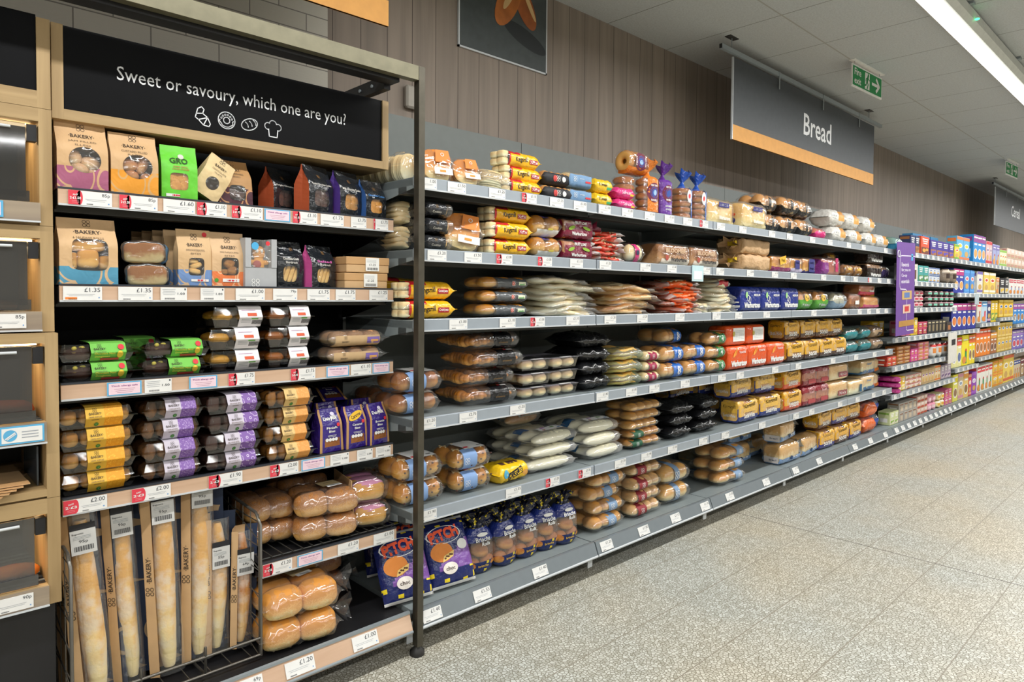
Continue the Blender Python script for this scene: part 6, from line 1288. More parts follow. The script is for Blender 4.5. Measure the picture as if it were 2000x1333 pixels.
def b8(): return band_pack(.22, .2, .088, B8, 3, crust('#c08a4c', '#dcb27a', '#e6c898'), -.05, .72, -80, 100, '#2a66b8', 2, (('t', '8', 'f', .04, .045, .032, .045, WHITE, .04, '@label'),), FILM, 1, 2.4, 'roll', .72)
pile(b8(), 'roll_pack', 'pack of eight rolls with blue band', 'in the left column, fourth bread shelf', 'bread', 1.71, .17, Z4, 2, .087, 'blue eight packs', jx=.01)
pile(b8(), 'roll_pack', 'pack of eight rolls with blue band', 'in the right column, fourth bread shelf', 'bread', 1.935, .17, Z4, 2, .087, 'blue eight packs', jx=.01)
put(b8(), 'roll_pack', 'pack of eight rolls with blue band lying on top between the columns', 'bread', TR(1.80, .24, Z4 + .178, 0, 0, .12), 'blue eight packs')
G4 = gl('#2c7a44')
pile(band_pack(.22, .16, .078, G4, 2, crust('#b98548', '#d9ab70'), .1, .66, -80, 100, '#2c7a44', 2, (('t', '4', 'f', .042, .042, .026, .034, WHITE, .04, '@label'),)), 'roll_pack', 'pack of four rolls with green band', 'left of the orange loaves, fourth shelf', 'bread', 2.165, .155, Z4, 3, .0785, 'green four packs')
OW = gl('#e0561f')
def toast(): return wrapped_loaf(.235, .13, .145, OW, (('t', 'Warburtons', 'f', .0, .04, .19, .036, WHITE, .06), ('t', 'TOASTIE', 'f', .04, .105, .08, .013, WHITE, .02), ('e', 'f', -.05, .1, .03, .01, mt('#f0a23c'), .8), ('e', 'f', -.035, .11, .025, .008, mt('#f0a23c'), 1.1)), None, (), .05)
def toastback(): return wrapped_loaf(.235, .13, .12, OW, (('r', 'f', .02, .065, .14, .08, WHITE), ('e', 'f', -.04, .07, .014, .016, mt('#e8d23a'))) + tuple(('r', 'f', .02, .04 + .008 * q, .12, .0018, GREY) for q in range(7)) + tuple(('r', 'l', -.0, .02 + .014 * q, .1, .005, mt('#e9b9a0')) for q in range(6)) , None, (), .05)
for i, x in enumerate((2.42, 2.67, 2.925)): put(toast(), 'loaf', ('left', 'middle', 'right')[i] + ' lower orange Toastie loaf wrapper, fourth bread shelf', 'bread', TR(x, .15, Z4 + .002), 'orange wrapped loaves')
for i, x in enumerate((2.40, 2.645)): put(toastback(), 'loaf', ('left', 'right')[i] + ' upper orange loaf lying on its side with white panel, fourth shelf', 'bread', TR(x, .155, Z4 + .149), 'orange wrapped loaves')
KM = mt('#1b1512')
def kings(base, word, top='#e0a92c', L=.245): return film_loaf(L, .13, .14, crust('#b0763c', '#d0a064', '#d6a86c'), FILM, (('r', 'f', .0, .092, L * .62, .056, gl(top)), ('t', 'Kingsmill', 'f', .0, .1, L * .55, .032, KM, .03, .05), ('t', word, 'f', 0, .042, L * .55, .028, WHITE, .03), ('r', 'l', .0, .095, .105, .062, gl(top)), ('t', 'Kingsmill', 'l', .0, .098, .08, .026, KM, .03), ('t', word, 'l', 0, .045, .08, .018, WHITE, .02)), ((-.1, .48, gl(base)), (.48, .97, mottle(top, '#d8b070'), -1.3, -.5), (.48, .97, mottle(top, '#d8b070'), .35, 1.3)), film('#ffffff', .10, 30), .24)
for i, (x, z) in enumerate(((3.22, 0), (3.48, 0), (3.74, 0), (3.98, 0), (3.22, .145), (3.48, .145), (3.74, .145), (3.98, .145))):
    put(kings('#4a2a1a', '50/50'), 'loaf', f'{ORD[i % 4]} from left in {"lower" if i < 4 else "upper"} row of brown and yellow loaves, fourth shelf', 'bread', TR(x, .15 + .03 * (i > 3), Z4 + .002 + z, 0, 0, rnd.uniform(-.05, .05)), 'brown yellow loaves')
TL = gl('#2f8a92'); TN = gl('#b59a7a')
for i, (x, z, c) in enumerate(((4.26, 0, 0), (4.56, 0, 0), (4.25, .103, 0), (4.55, .103, 0), (4.84, 0, 1), (4.83, .103, 1))):
    put(film_bag(.28, .18, .1, film(('#8ad0d8', '#ead9c0')[c], .12, 26), (TL, TN)[c], crust('#8a6a44', '#b99a6a', '#bfa070'), (3, 2), 2.3, (('r', 'f', .03, .03, .09, .03, INK),) if c else (), (-1, 1), (-90, 15)), 'roll_pack',
        f'{("left", "right", "left", "right", "", "")[i]} {("lower", "lower", "upper", "upper", "lower", "upper")[i]} {("teal", "tan and black")[c]} roll bag at the end of the fourth bread shelf'.strip(), 'bread', TR(x, .18, Z4 + .002 + z, 0, 0, rnd.uniform(-.08, .08)), 'teal and tan roll bags')

# ---- fifth shelf
pile(croiss_blue(.22, .18, .085, 'h'), 'hot_cross_bun_pack', 'hot cross bun pack with blue band', 'at the post, fifth bread shelf', 'bread', .085, .17, Z5, 2, .088, 'hot cross bun packs', jx=.006)
pile(croiss_blue(.2, .18, .085, 'h'), 'hot_cross_bun_pack', 'hot cross bun pack with blue band', 'left of yellow waffles, fifth bread shelf', 'bread', .33, .17, Z5, 2, .088, 'hot cross bun packs', jx=.006)
put(croiss_blue(.19, .16, .085, 'h'), 'hot_cross_bun_pack', 'hot cross bun pack with blue band at the rear behind the post', 'bread', TR(.105, .375, Z5 + .002, 0, 0, .06), 'hot cross bun packs')
put(waffle_pack(), 'waffle_pack', 'bright yellow pack reading WAFFLES on the fifth bread shelf', 'bread', TR(.545, .145, Z5 + .002, 0, 0, .08))
pile(baton_pack(.34, .32, .058, 4, 'w'), 'baton_pack', 'hazy clear pack of white part-baked batons', 'right of waffles, fifth shelf', 'bread', .80, .25, Z5, 3, .056, 'white baton packs', jx=.02, jr=.08)
pile(baton_pack(.3, .3, .062, 4, 'w', '#2f5f8a'), 'baton_pack', 'white baton pack with blue patch', 'of the second pile, fifth shelf', 'bread', 1.165, .23, Z5, 3, .058, 'blue patch baton packs', jx=.02, jr=.08)
put(baton_pack(.28, .2, .07, 3, 'p'), 'baton_pack', 'brown baton pack tilted on the very back of the fifth bread shelf', 'bread', TR(.80, .39, Z5 + .190, .25, 0, .1), 'tilted batons')
GD = mt('#23563c')
for i in range(5):
    sp = band_pack(.3, .2, .05, GD, 4, crust('#a8743c', '#cfa05c', '#dcb880', sc=60), -.75, -.25, -70, 60) if i < 2 else band_pack(.3, .2, .05, FILM, 4, crust('#b5854a', '#d6ad6c', '#dcb880', sc=60), -.1, .1, -15, 15, '#c9c0a0')
    put(sp, 'seeded_roll_pack', f'{POS[5][i]} seeded roll pack of the five-high pile, {"green label" if i < 2 else "clear"}, fifth bread shelf', 'bread', TR(1.50 + rnd.uniform(-.02, .02), .19, Z5 + .002 + i * .0455, 0, 0, rnd.uniform(-.06, .06)), 'seeded roll packs')
pile(bbag(.25, .22, .07), 'black_bread_bag', 'glossy black bread bag', 'in the left black pile, fifth shelf', 'bread', 1.815, .2, Z5, 3, .065, 'black bags on fifth shelf', jx=.015, jr=.1)
pile(bbag(.25, .22, .07), 'black_bread_bag', 'glossy black bread bag', 'in the right black pile, fifth shelf', 'bread', 2.08, .2, Z5, 3, .065, 'black bags on fifth shelf', jx=.015, jr=.1)
SW = '#2a3a80'
for i, (x, y, z) in enumerate(((2.56, .15, 0), (2.86, .15, 0), (2.56, .2, .144), (2.86, .19, .144), (2.52, .40, 0), (2.52, .40, .144), (2.22, .41, 0), (2.22, .41, .144))):
    put(kings(SW, 'Soft&White', '#e3b44c', .262), 'loaf', ('left lower front', 'right lower front', 'left upper', 'right upper', 'left lower rear', 'left upper rear', 'lower hindmost, behind black bags,', 'upper hindmost, behind black bags,')[i] + ' Soft and White blue-gold loaf, fifth shelf', 'bread', TR(x, y, Z5 + .002 + z, 0, 0, rnd.uniform(-.04, .04)), 'blue gold loaves')
pile(kings('#d8531f', 'SUPERSEEDED', '#e0a62c', .27), 'loaf', 'orange and yellow seeded loaf', 'right of the blue-gold loaves, fifth shelf', 'bread', 3.19, .15, Z5, 2, .144, 'orange yellow loaves')
RW = gl('#8a2430')
for i, (x, z) in enumerate(((3.46, 0), (3.68, 0), (3.46, .142), (3.68, .142))):
    put(film_loaf(.22, .13, .14, crust('#a8703c', '#c99a60'), film('#f2d2d2', .06, 26), (('r', 'f', .02, .035, .12, .03, mt('#b0484c')), ('t', 'loaf', 'f', .02, .1, .08, .02, mt('#d8a8a8'), .02)), ((-.1, .42, RW), (.62, 1.1, RW)), None, .12), 'loaf', f'{("left lower", "right lower", "left upper", "right upper")[i]} loaf in dark red wrapper on the fifth bread shelf', 'bread', TR(x, .15, Z5 + .002 + z), 'dark red loaves')
pile(film_loaf(.34, .16, .14, crust('#d0a870', '#e2c898', '#e6d0a8'), FILM, (('r', 'f', .05, .045, .16, .04, RW), ('t', 'Hovis', 'f', .05, .045, .12, .024, WHITE, .03)), (), FILM, .3), 'loaf', 'pale loaf with dark red label', 'right of dark red wrappers, fifth shelf', 'bread', 3.98, .16, Z5, 2, .143, 'pale red label loaves')
WHL = crust('#d6b684', '#ecdcb8', '#eedfc0')
put(film_loaf(.3, .14, .12, WHL, FILM, (('r', 'f', .06, .05, .05, .06, mt('#2a5a7a')),), (), FILM, .25), 'loaf', 'cut white loaf in clear bag with dark blue patch, fifth shelf', 'bread', TR(4.32, .14, Z5 + .002))
pile(film_loaf(.3, .15, .135, WHL, FILM, (('t', 'loaf', 'f', .0, .09, .1, .02, mt('#5a7a9a'), .03),), ((-.1, .24, gl('#2f6a9a')),), FILM, .35), 'loaf', 'white loaf with blue base strip', 'near the end of fifth shelf', 'bread', 4.64, .17, Z5, 2, .138, 'blue strip white loaves')
pile(film_loaf(.2, .14, .13, PALE, FILM, (), ((-.1, .3, gl('#e27a2a')),), FILM, .35), 'loaf', 'pale loaf with orange base strip', 'at the very end of fifth shelf', 'bread', 4.885, .2, Z5, 2, .133, 'orange strip loaves')

# ---- bottom shelf
for i, (x, y, rz, rx) in enumerate(((.235, .13, -.1, -.48), (.03, .135, -.12, -.5), (.13, .27, -.12, -.45), (.12, .40, -.1, -.3))):
    put(pouch(), 'pouch', ('navy Pitch pouch leaning right of the post, front one', 'navy Pitch pouch leaning behind and left of the post', 'navy Pitch pouch in the second row behind the post', 'navy Pitch pouch standing at the rear behind the post')[i], 'pouch', TR(x, y - .045, ZB + .012, rx, 0, rz), 'navy pouches')
for i, (x, y) in enumerate(((.405, .16), (.535, .15), (.66, .15), (.785, .15), (.905, .14))):
    put(brioche_bag(i), 'brioche_bag', f'{ORD[i]} navy and yellow brioche roll bag from the post, front row of bottom shelf', 'bread', TR(x, y, ZB + .002, 0, 0, (-.1, .1, .0, -.15, -.05)[i]), 'brioche bags')
for i, x in enumerate((.25, .40, .55, .70, .83)):
    put(brioche_bag(i + 7), 'brioche_bag', f'{ORD[i]} navy and yellow brioche bag from the post, rear row of bottom shelf', 'bread', TR(x, .31, ZB + .002, 0, 0, .2 * (i % 2)), 'brioche bags')
BLB = mt('#7d97b5'); RLB = mt('#8a2a30')
pile(band_pack(.27, .2, .07, BLB, 3, crust('#c08c50', '#dcb27a', '#e8cfa0'), -.1, .35, -70, 70), 'roll_pack', 'roll pack with pale blue label', 'right of the brioche bags, bottom shelf', 'bread', 1.185, .18, ZB, 4, .0695, 'pale blue label rolls', jx=.02)
pile(band_pack(.28, .2, .068, RLB, 4, crust('#c9a070', '#e0c090', '#ecd8b4'), -.62, -.05, -70, 70), 'roll_pack', 'roll pack with dark red label', 'in the middle of the bottom bread shelf', 'bread', 1.50, .18, ZB, 4, .067, 'dark red label rolls', jx=.015)
pile(band_pack(.27, .2, .105, BLB, 2, crust('#c99a5c', '#e3c48e', '#ecd8b4'), -.25, .05, -80, 120), 'roll_pack', 'big roll pack with narrow blue label', 'right of the dark red labels, bottom shelf', 'bread', 1.80, .19, ZB, 2, .103, 'narrow blue label rolls')
pile(band_pack(.34, .22, .075, BLB, 2, crust('#c08a4c', '#e0be88', '#ecd8b4'), .15, .6, -70, 90), 'roll_pack', 'floury bap pack with blue label', 'standing alone after the gap, bottom shelf', 'bread', 2.38, .19, ZB, 3, .074, 'floury bap packs')
BLT = film('#9fc0e6', .14, 26)
put(film_bag(.3, .2, .2, film('#c2d6ee', .06, 22), None, crust('#c08a4c', '#e0be88'), (2, 1), 2.2), 'roll_pack', 'bluish clear bag slumped behind the floury baps, bottom shelf', 'bread', TR(2.48, .40, ZB + .002), 'slumped blue bags')
COL = crust('#c49a60', '#e3cca0', '#e6d2ac')
def whl(): return film_loaf(.3, .14, .14, COL, FILM, (('e', 'f', .0, .035, .018, .014, mt('#1f3f6a')), ('t', 'co op', 'f', .06, .035, .06, .014, WHITE, .03), ('r', 'l', .0, .03, .1, .04, mt('#cfcac8')), ('t', 'bread', 'l', .01, .03, .05, .014, mt('#1f3f6a'), .03)), ((-.1, .36, gl('#7d9cc4')),), BLT, .28, (.6, -.5, .4))
for i, (x, y, z, rz) in enumerate(((3.16, .15, 0, 0), (3.16, .17, .146, .15), (3.50, .16, 0, .1), (2.86, .36, 0, 0), (2.86, .36, .146, 0), (3.19, .39, 0, 0))):
    put(whl(), 'loaf', ('lower front white loaf with blue base, bottom shelf, after the baps', 'upper front white loaf with blue tied tail, bottom shelf', 'single white loaf with blue base left of the purple-brown loaves', 'lower rear white loaf with blue base behind the baps', 'upper rear white loaf with blue base behind the baps', 'rear white loaf with blue base behind the front pair')[i], 'bread', TR(x, y, ZB + .002 + z, 0, 0, rz), 'white loaves with blue base')
for i, (x, z) in enumerate(((3.79, 0), (4.07, 0), (4.35, 0), (3.79, .145), (4.07, .145), (4.35, .145))):
    put(kings(('#3a3a86', '#5a3420')[i % 2], '50/50', '#e3a92c', .25), 'loaf', f'{ORD[i % 3]} from left, {"lower" if i < 3 else "upper"} row of 50/50 loaves, bottom shelf', 'bread', TR(x, .15 + .02 * (i > 2), ZB + .002 + z, 0, 0, rnd.uniform(-.06, .06)), 'half and half loaves')
pile(film_bag(.3, .19, .13, film('#ffb070', .12, 24), gl('#e0692c'), BUN, (2, 2), 2.2, (), (-.9, 1), (-90, 40)), 'roll_pack', 'orange roll bag', 'near the end of the bottom bread shelf', 'bread', 4.66, .17, ZB, 2, .13, 'orange roll bags')
pile(film_bag(.2, .17, .13, film('#9fb4e6', .16, 24), gl('#2a4aa8'), PALE, (2, 1), 2.2, (), (-1, 1), (-90, 10)), 'roll_pack', 'blue roll bag', 'at the very end of the bottom bread shelf', 'bread', 4.89, .2, ZB, 2, .13, 'blue roll bags')

# ------------------------------------------------------------------ biscuit and cereal bays: cartons in rows
@spec
def carton(w_, h, d, bg, top, disc, style=0, side=None, txtc='#f0eee8'):
    m = MB(); B = mt(bg); m.box(-w_ / 2, w_ / 2, -d / 2, d / 2, 0, h, B, min(.002, w_ * .05)); f = plane(-d / 2 - .0012); g = plane(-d / 2 - .0022); k = plane(-d / 2 - .0032)
    l = lambda y, z: (-w_ / 2 - .0012, -y, z); T = mt(top); D = mt(disc); W_ = mt(txtc); A = lambda sh, dx, dz, fn, mm: m.shape(sh, lambda x, z: fn(x + dx, z + dz), mm)
    if style == 0:      # heading band over a bowl
        A(rect(w_ * .99, h * .26, 1, 1), 0, h * .86, f, T); A(rect(w_ * .8, h * .05, 1, 1), 0, h * .9, g, W_); A(ell(w_ * .4, h * .19, 18), 0, h * .32, f, W_); A(ell(w_ * .33, h * .15, 18), 0, h * .33, g, D); A(rect(w_ * .6, h * .06, 1, 1), 0, h * .66, f, W_)
    elif style == 1:    # slanting blob and stripe
        A(ell(w_ * .34, h * .10, 16), 0, h * .62, f, W_); A(ell(w_ * .24, h * .06, 16), 0, h * .62, g, D); A(rect(w_ * .98, h * .12, 1, 1), 0, h * .92, f, T); A(rect(w_ * .98, h * .1, 1, 1), 0, h * .12, f, T); A(ell(w_ * .3, h * .12, 16), 0, h * .3, f, mt('#c9a15a'))
    elif style == 2:    # three lines of text and a picture strip
        for q in range(3): A(rect(w_ * (.7 - .1 * q), h * .06, 1, 1), 0, h * (.85 - .11 * q), f, W_)
        A(rect(w_ * .9, h * .34, 1, 1), 0, h * .25, f, D); A(ell(w_ * .2, h * .1, 14), -w_ * .15, h * .25, g, T); A(ell(w_ * .16, h * .08, 14), w_ * .2, h * .3, g, T)
    elif style == 3:    # stalk and heading
        A(rect(w_ * .9, h * .2, 1, 1), 0, h * .84, f, T); A(rect(w_ * .7, h * .04, 1, 1), 0, h * .84, g, W_); A(rect(w_ * .28, h * .42, 1, 1), w_ * .1, h * .27, f, D); A(ell(w_ * .12, h * .05, 12), w_ * .1, h * .5, g, mt('#c9332e')); A(ell(w_ * .3, h * .12, 16), -w_ * .14, h * .18, g, mt('#d98a3c'))
    elif style == 4:    # windowed dark pack
        A(rect(w_ * .5, h * .5, 1, 1), 0, h * .4, f, D); A(rect(w_ * .7, h * .1, 1, 1), 0, h * .82, f, T)
    m.shape(rect(d * .8, h * .14, 1, 1), lambda y, z: l(y, z + h * .85), T); m.shape(rect(d * .6, h * .3, 1, 1), lambda y, z: l(y, z + h * .35), mt(side) if side else W_)
    if side:
        for q in range(9): m.shape(rect(d * .028, h * .2, 1, 1), lambda y, z, q=q: (-w_ / 2 - .0022, -(y + d * (.05 * q - .2)), z + h * .35), INK)
    return [('carton', m.mesh(), None)]
@spec
def softpack(w_, h, d, bg, blob, top):
    m = flow(h * 1.0, w_, d, gl(bg), [(None, -.3, .25, -40, 40, mt(blob)), (None, .45, .9, -60, 60, mt(top))], n=2.6, body=.6, nu=12, nv=14)
    return [('pack', m['wrapper'].mesh(), TR(0, 0, h / 2, 0, 0, 0) @ Matrix.Rotation(-PI / 2, 4, 'Y') @ Matrix.Translation((0, 0, -d / 2)))]
def row(where, z, x0, x1, n, h, d, desc, cols, style=0, layers=1, y=.075, name='carton', cat='box', soft=False, rows_back=1, side=None, gap=.96):
    w_ = (x1 - x0) / n
    for r in range(rows_back):
        for k in range(layers):
            for i in range(n):
                sp = softpack(w_ * gap, h * .98, d, *cols) if soft else carton(w_ * gap, h * .98, d, *cols, style, side)
                lab = (f'{ORD[i]} ' if n > 1 else '') + (f'{POS.get(layers, ORD)[k]} ' if layers > 1 else '') + (('rear ' if r else 'front ') if rows_back > 1 else '') + f'{desc} {"from left " if n > 1 else ""}on {where}'
                nm = name if not soft else ('biscuit_pack' if name == 'carton' else name)
                M = TR(x0 + w_ * (i + .5), y + d / 2 + r * (d + .01), z + .002 + k * h, 0, 0, rnd.uniform(-.04, .04))
                put(sp, nm, lab, cat if not soft else 'packet', M, f'{desc}s on {where}')
b = [f'{s} biscuit shelf' for s in ('top', 'second', 'third', 'fourth', 'fifth', 'sixth', 'bottom')]
z = BISZ + [.15]
row(b[0], z[0], 5.08, 5.58, 1, .135, .22, 'yellow box with barcode side', ('#e0b02a', '#d9382e', '#b98a2c'), 2, y=.18, side='#d9d5c8')
put(film_bag(.2, .14, .12, film('#a9d9f0', .12, 24), gl('#3f9fc9'), PALE, (2, 1), 2.2, (), (-1, 1), (-90, 0)), 'biscuit_pack', 'light blue bag just before the purple sign, top biscuit shelf', 'packet', TR(5.17, .12, z[0] + .002))
row(b[0], z[0], 5.55, 5.82, 2, .17, .1, 'brown and navy cookie pack', ('#22305e', '#8a5a34', '#b5793c'), 2, side='#b5793c')
row(b[0], z[0], 5.84, 6.14, 1, .18, .1, 'red-orange biscuit box', ('#d9502c', '#e8a03c', '#6a3420'), 2, side='#e0642c'); row(b[0], z[0], 6.16, 7.0, 4, .165, .1, 'violet chocolate biscuit box', ('#3c2a8c', '#5a48b0', '#a86a3a'), 2)
row(b[1], z[1], 5.45, 5.78, 2, .17, .1, 'white and brown box', ('#dcd8cc', '#cfc8b8', '#5a3a28'), 4); row(b[1], z[1], 5.8, 6.12, 2, .16, .1, 'teal and white box', ('#3f9a98', '#d9ded8', '#5a8a4a'), 2); row(b[1], z[1], 6.14, 6.5, 3, .075, .1, 'blue and white carton', ('#cfd6e0', '#3f5f9a', '#5a78b0'), 1, 2); row(b[1], z[1], 6.52, 7.0, 2, .15, .12, 'brown cookie pouch', ('#8a7a6a', '#3a2a20', '#d0c2b0'), soft=True)
row(b[2], z[2], 5.45, 6.0, 4, .055, .12, 'pink and white wrapped bar', ('#e2d6cf', '#c9405a', '#d98a9a'), layers=3, soft=True); row(b[2], z[2], 6.02, 6.98, 5, .055, .12, 'mint and brown wrapped bar', ('#3a2a24', '#7fc9b0', '#c9a0a8'), layers=3, soft=True)
row(b[3], z[3], 5.0, 5.3, 2, .14, .1, 'deep yellow box behind sign', ('#e2b81f', '#d9a81c', '#c98a1c'), 2, y=.2); row(b[3], z[3], 5.36, 5.6, 2, .14, .1, 'pink box with white figure', ('#d98a9a', '#c9386a', '#efe6e2'), 1); row(b[3], z[3], 5.62, 5.82, 2, .165, .1, 'yellow cake box', ('#e3c22c', '#e8d56a', '#d99a2c'), 2); row(b[3], z[3], 5.84, 6.12, 2, .06, .1, 'crimson carton', ('#b02a4a', '#d95a7a', '#e8d0d0'), 1, 2); row(b[3], z[3], 6.14, 6.76, 5, .13, .09, 'black and cream chocolate box', ('#2a2420', '#cfc09a', '#8a7a5a'), 4); row(b[3], z[3], 6.78, 7.0, 1, .1, .12, 'dark brown tub', ('#2f2420', '#4a3a30', '#a86a3a'), 4)
row(b[4], z[4], 5.0, 5.24, 2, .04, .1, 'red carton', ('#c9382c', '#e0562c', '#f0d8c8'), 1, 2); row(b[4], z[4], 5.26, 5.62, 2, .032, .1, 'amber carton of the tall stack', ('#b5702c', '#8a4a20', '#d9a25a'), 1, 5); row(b[4], z[4], 5.64, 5.84, 2, .06, .1, 'hot pink carton', ('#cf3f8a', '#e06aa8', '#f0d0e0'), 1, 2); row(b[4], z[4], 5.86, 6.2, 2, .034, .1, 'pink and orange carton', ('#d96a8a', '#e09a4a', '#f0d8b0'), 1, 5); row(b[4], z[4], 6.22, 6.98, 4, .15, .12, 'white biscuit bag', ('#d9d8d4', '#d9863c', '#c9403c'), soft=True)
row(b[5], z[5], 5.02, 5.28, 1, .05, .12, 'magenta bar pack', ('#a01f6e', '#b83a86', '#8a1a5e'), layers=3, soft=True); row(b[5], z[5], 5.3, 5.5, 2, .13, .1, 'yellow biscuit box', ('#e0b53a', '#f0d46a', '#f0e6c8'), 2); row(b[5], z[5], 5.52, 5.98, 3, .042, .1, 'cream and red carton', ('#e3d2c0', '#b5303a', '#c9505a'), 1, 3); row(b[5], z[5], 6.0, 6.4, 4, .15, .1, 'tan box with purple diamond', ('#cdb083', '#b59668', '#8a3a7a'), 1); row(b[5], z[5], 6.42, 6.62, 2, .16, .1, 'orange and cream box', ('#e0c8a0', '#e27a2c', '#e8923c'), 1); row(b[5], z[5], 6.64, 7.0, 3, .15, .1, 'mauve and white box', ('#b0a0b0', '#7a5a8a', '#d9c8d0'), 2)
row(b[6], z[6], 5.12, 5.34, 2, .12, .1, 'lime and cream box', ('#cfd6a0', '#8ab04a', '#e8e2c8'), 2); row(b[6], z[6], 5.36, 5.86, 4, .085, .1, 'grey and brown carton', ('#a8a29a', '#8a5a3a', '#c9b8a0'), 4, 2); row(b[6], z[6], 5.88, 6.2, 3, .06, .1, 'dotted red and cream carton', ('#d9b8a8', '#c9382e', '#a86a4a'), 2, 3); row(b[6], z[6], 6.22, 6.5, 2, .08, .12, 'pale pink bag', ('#e3a8b8', '#e8c8d0', '#d98aa0'), layers=2, soft=True); row(b[6], z[6], 6.52, 6.78, 2, .075, .1, 'yellow and white bag', ('#e8d9a0', '#e0a83c', '#f0ece0'), layers=2, soft=True); row(b[6], z[6], 6.8, 7.06, 2, .08, .1, 'rose pink carton', ('#cf5a86', '#e08aa8', '#f0d0dc'), 1, 2)
c = ['top cereal shelf', 'second cereal shelf', 'third cereal shelf', 'fourth cereal shelf', 'bottom cereal shelf']
zc = [q + [.15] for q in CERZ]
row(c[0], zc[0][0], 7.02, 7.2, 1, .17, .1, 'yellow and green box', ('#d9c83a', '#6ab04a', '#e0562c'), 1); row(c[0], zc[0][0], 7.2, 7.74, 2, .275, .1, 'light blue box with yellow fruit', ('#5aa9d6', '#e27a3c', '#ecc92a'), 1, y=.10); row(c[0], zc[0][0], 6.4, 7.3, 3, .26, .1, 'blue and green box standing behind', ('#3a86b8', '#7a9a3c', '#8ab04a'), 2, y=.30)
row(c[0], zc[0][0], 7.8, 8.36, 3, .33, .14, 'big bright blue box with bowl', ('#1f86c9', '#8a3a8a', '#d9a05a'), 0); row(c[0], zc[1][0], 8.4, 8.7, 2, .29, .1, 'white and red spotted box', ('#d9b0b0', '#c9303a', '#8a6a9a'), 1); row(c[0], zc[1][0], 8.72, 9.1, 2, .27, .1, 'lilac and yellow box', ('#9aa0c9', '#7a6ab0', '#e0b53a'), 3); row(c[0], zc[2][0], 9.12, 9.5, 3, .22, .1, 'white and lime box', ('#d9dcb8', '#8ab84a', '#e08a2c'), 1); row(c[0], zc[2][0], 9.52, 10.9, 6, .13, .12, 'small rose and cream box', ('#dcc2b2', '#c98a86', '#b5a07a'), 2, 2); row(c[0], zc[3][0], 10.92, 11.9, 4, .26, .1, 'cream and green box', ('#d9d6c0', '#6a9a4a', '#c98a4a'), 1)
row(c[1], zc[0][1], 7.02, 7.42, 2, .27, .1, 'purple-topped blue box', ('#2a3aa0', '#b8307a', '#d9a05a'), 0); row(c[1], zc[0][1], 7.44, 7.9, 2, .27, .1, 'sky blue box with pink label', ('#4a8ad0', '#5aa0e0', '#d9707a'), 1); row(c[1], zc[1][1], 8.0, 8.28, 1, .27, .1, 'white and violet box', ('#dcd9d0', '#7a6ab0', '#7a5a9a'), 1); row(c[1], zc[1][1], 8.3, 8.92, 2, .27, .1, 'yellow and white box', ('#e3c45a', '#f0ecdc', '#c9402c'), 1); row(c[1], zc[1][1], 8.94, 9.15, 1, .22, .1, 'orange-topped tan box', ('#c9b08a', '#e8822c', '#a88a5a'), 3); row(c[1], zc[2][1], 9.18, 9.7, 2, .21, .1, 'black and yellow box', ('#24242a', '#e0b82a', '#c9c5b8'), 2); row(c[1], zc[2][1], 9.72, 10.9, 5, .22, .1, 'white and red box', ('#e0ddd8', '#c9485a', '#8a9ac0'), 3); row(c[1], zc[3][1], 10.92, 11.9, 4, .24, .1, 'green and red box', ('#4a8a4a', '#c93a3a', '#e0ddd0'), 3)
row(c[2], zc[0][2], 6.98, 7.99, 5, .30, .1, 'deep blue box with orange bowl', ('#202c94', '#a8327a', '#d97a34'), 0); row(c[2], zc[1][2], 8.04, 8.26, 1, .27, .1, 'white box with red tower', ('#dcd5c8', '#d9382c', '#a8784a'), 3); row(c[2], zc[1][2], 8.28, 8.52, 1, .27, .1, 'pale blue and red striped box', ('#b8cfe0', '#5a9ad0', '#d9485a'), 3); row(c[2], zc[1][2], 8.54, 8.72, 1, .27, .1, 'navy box', ('#24306e', '#c9a0b0', '#d9d0c8'), 1); row(c[2], zc[1][2], 8.74, 9.1, 2, .27, .1, 'plain yellow box', ('#e6c32c', '#f0d95a', '#6a9a4a'), 2); row(c[2], zc[2][2], 9.14, 9.98, 3, .23, .12, 'yellow box with white oval', ('#e0b32a', '#ecd06a', '#4a6a9a'), 1); row(c[2], zc[3][2], 10.02, 10.98, 4, .28, .1, 'bright blue box with lilac top', ('#2f86cf', '#9a4a9a', '#a8784a'), 0); row(c[2], zc[4][2], 11.0, 11.9, 4, .28, .1, 'cyan box', ('#3a9ac9', '#5ab0d9', '#d9a05a'), 0)
row(c[3], zc[0][3], 7.02, 7.42, 2, .33, .1, 'white and yellow box with red heading', ('#e3dc9a', '#d9483c', '#5a6a9a'), 0); row(c[3], zc[0][3], 7.44, 7.7, 1, .35, .1, 'bright yellow box', ('#ecd81f', '#f0e02a', '#2f8a4a'), 3); row(c[3], zc[0][3], 7.72, 8.0, 2, .34, .1, 'yellow box with orange heading', ('#e8d21f', '#e0682c', '#8a6a4a'), 0); row(c[3], zc[1][3], 8.03, 8.74, 4, .33, .1, 'orange box with bowl', ('#e8821f', '#e05a2c', '#a86a34'), 0); row(c[3], zc[1][3], 8.76, 9.08, 2, .27, .1, 'brown and orange box', ('#a8683a', '#d9963c', '#6a4028'), 0); row(c[3], zc[2][3], 9.12, 9.98, 4, .19, .12, 'gold box with white oval', ('#d6b04a', '#e3c87a', '#4a6a9a'), 1, 2); row(c[3], zc[3][3], 10.02, 10.98, 4, .27, .1, 'lavender box', ('#7a6ab5', '#9a7ac0', '#c9485a'), 0); row(c[3], zc[4][3], 11.0, 11.9, 3, .27, .1, 'violet box', ('#6a58a8', '#8a6ab0', '#d9a05a'), 0)
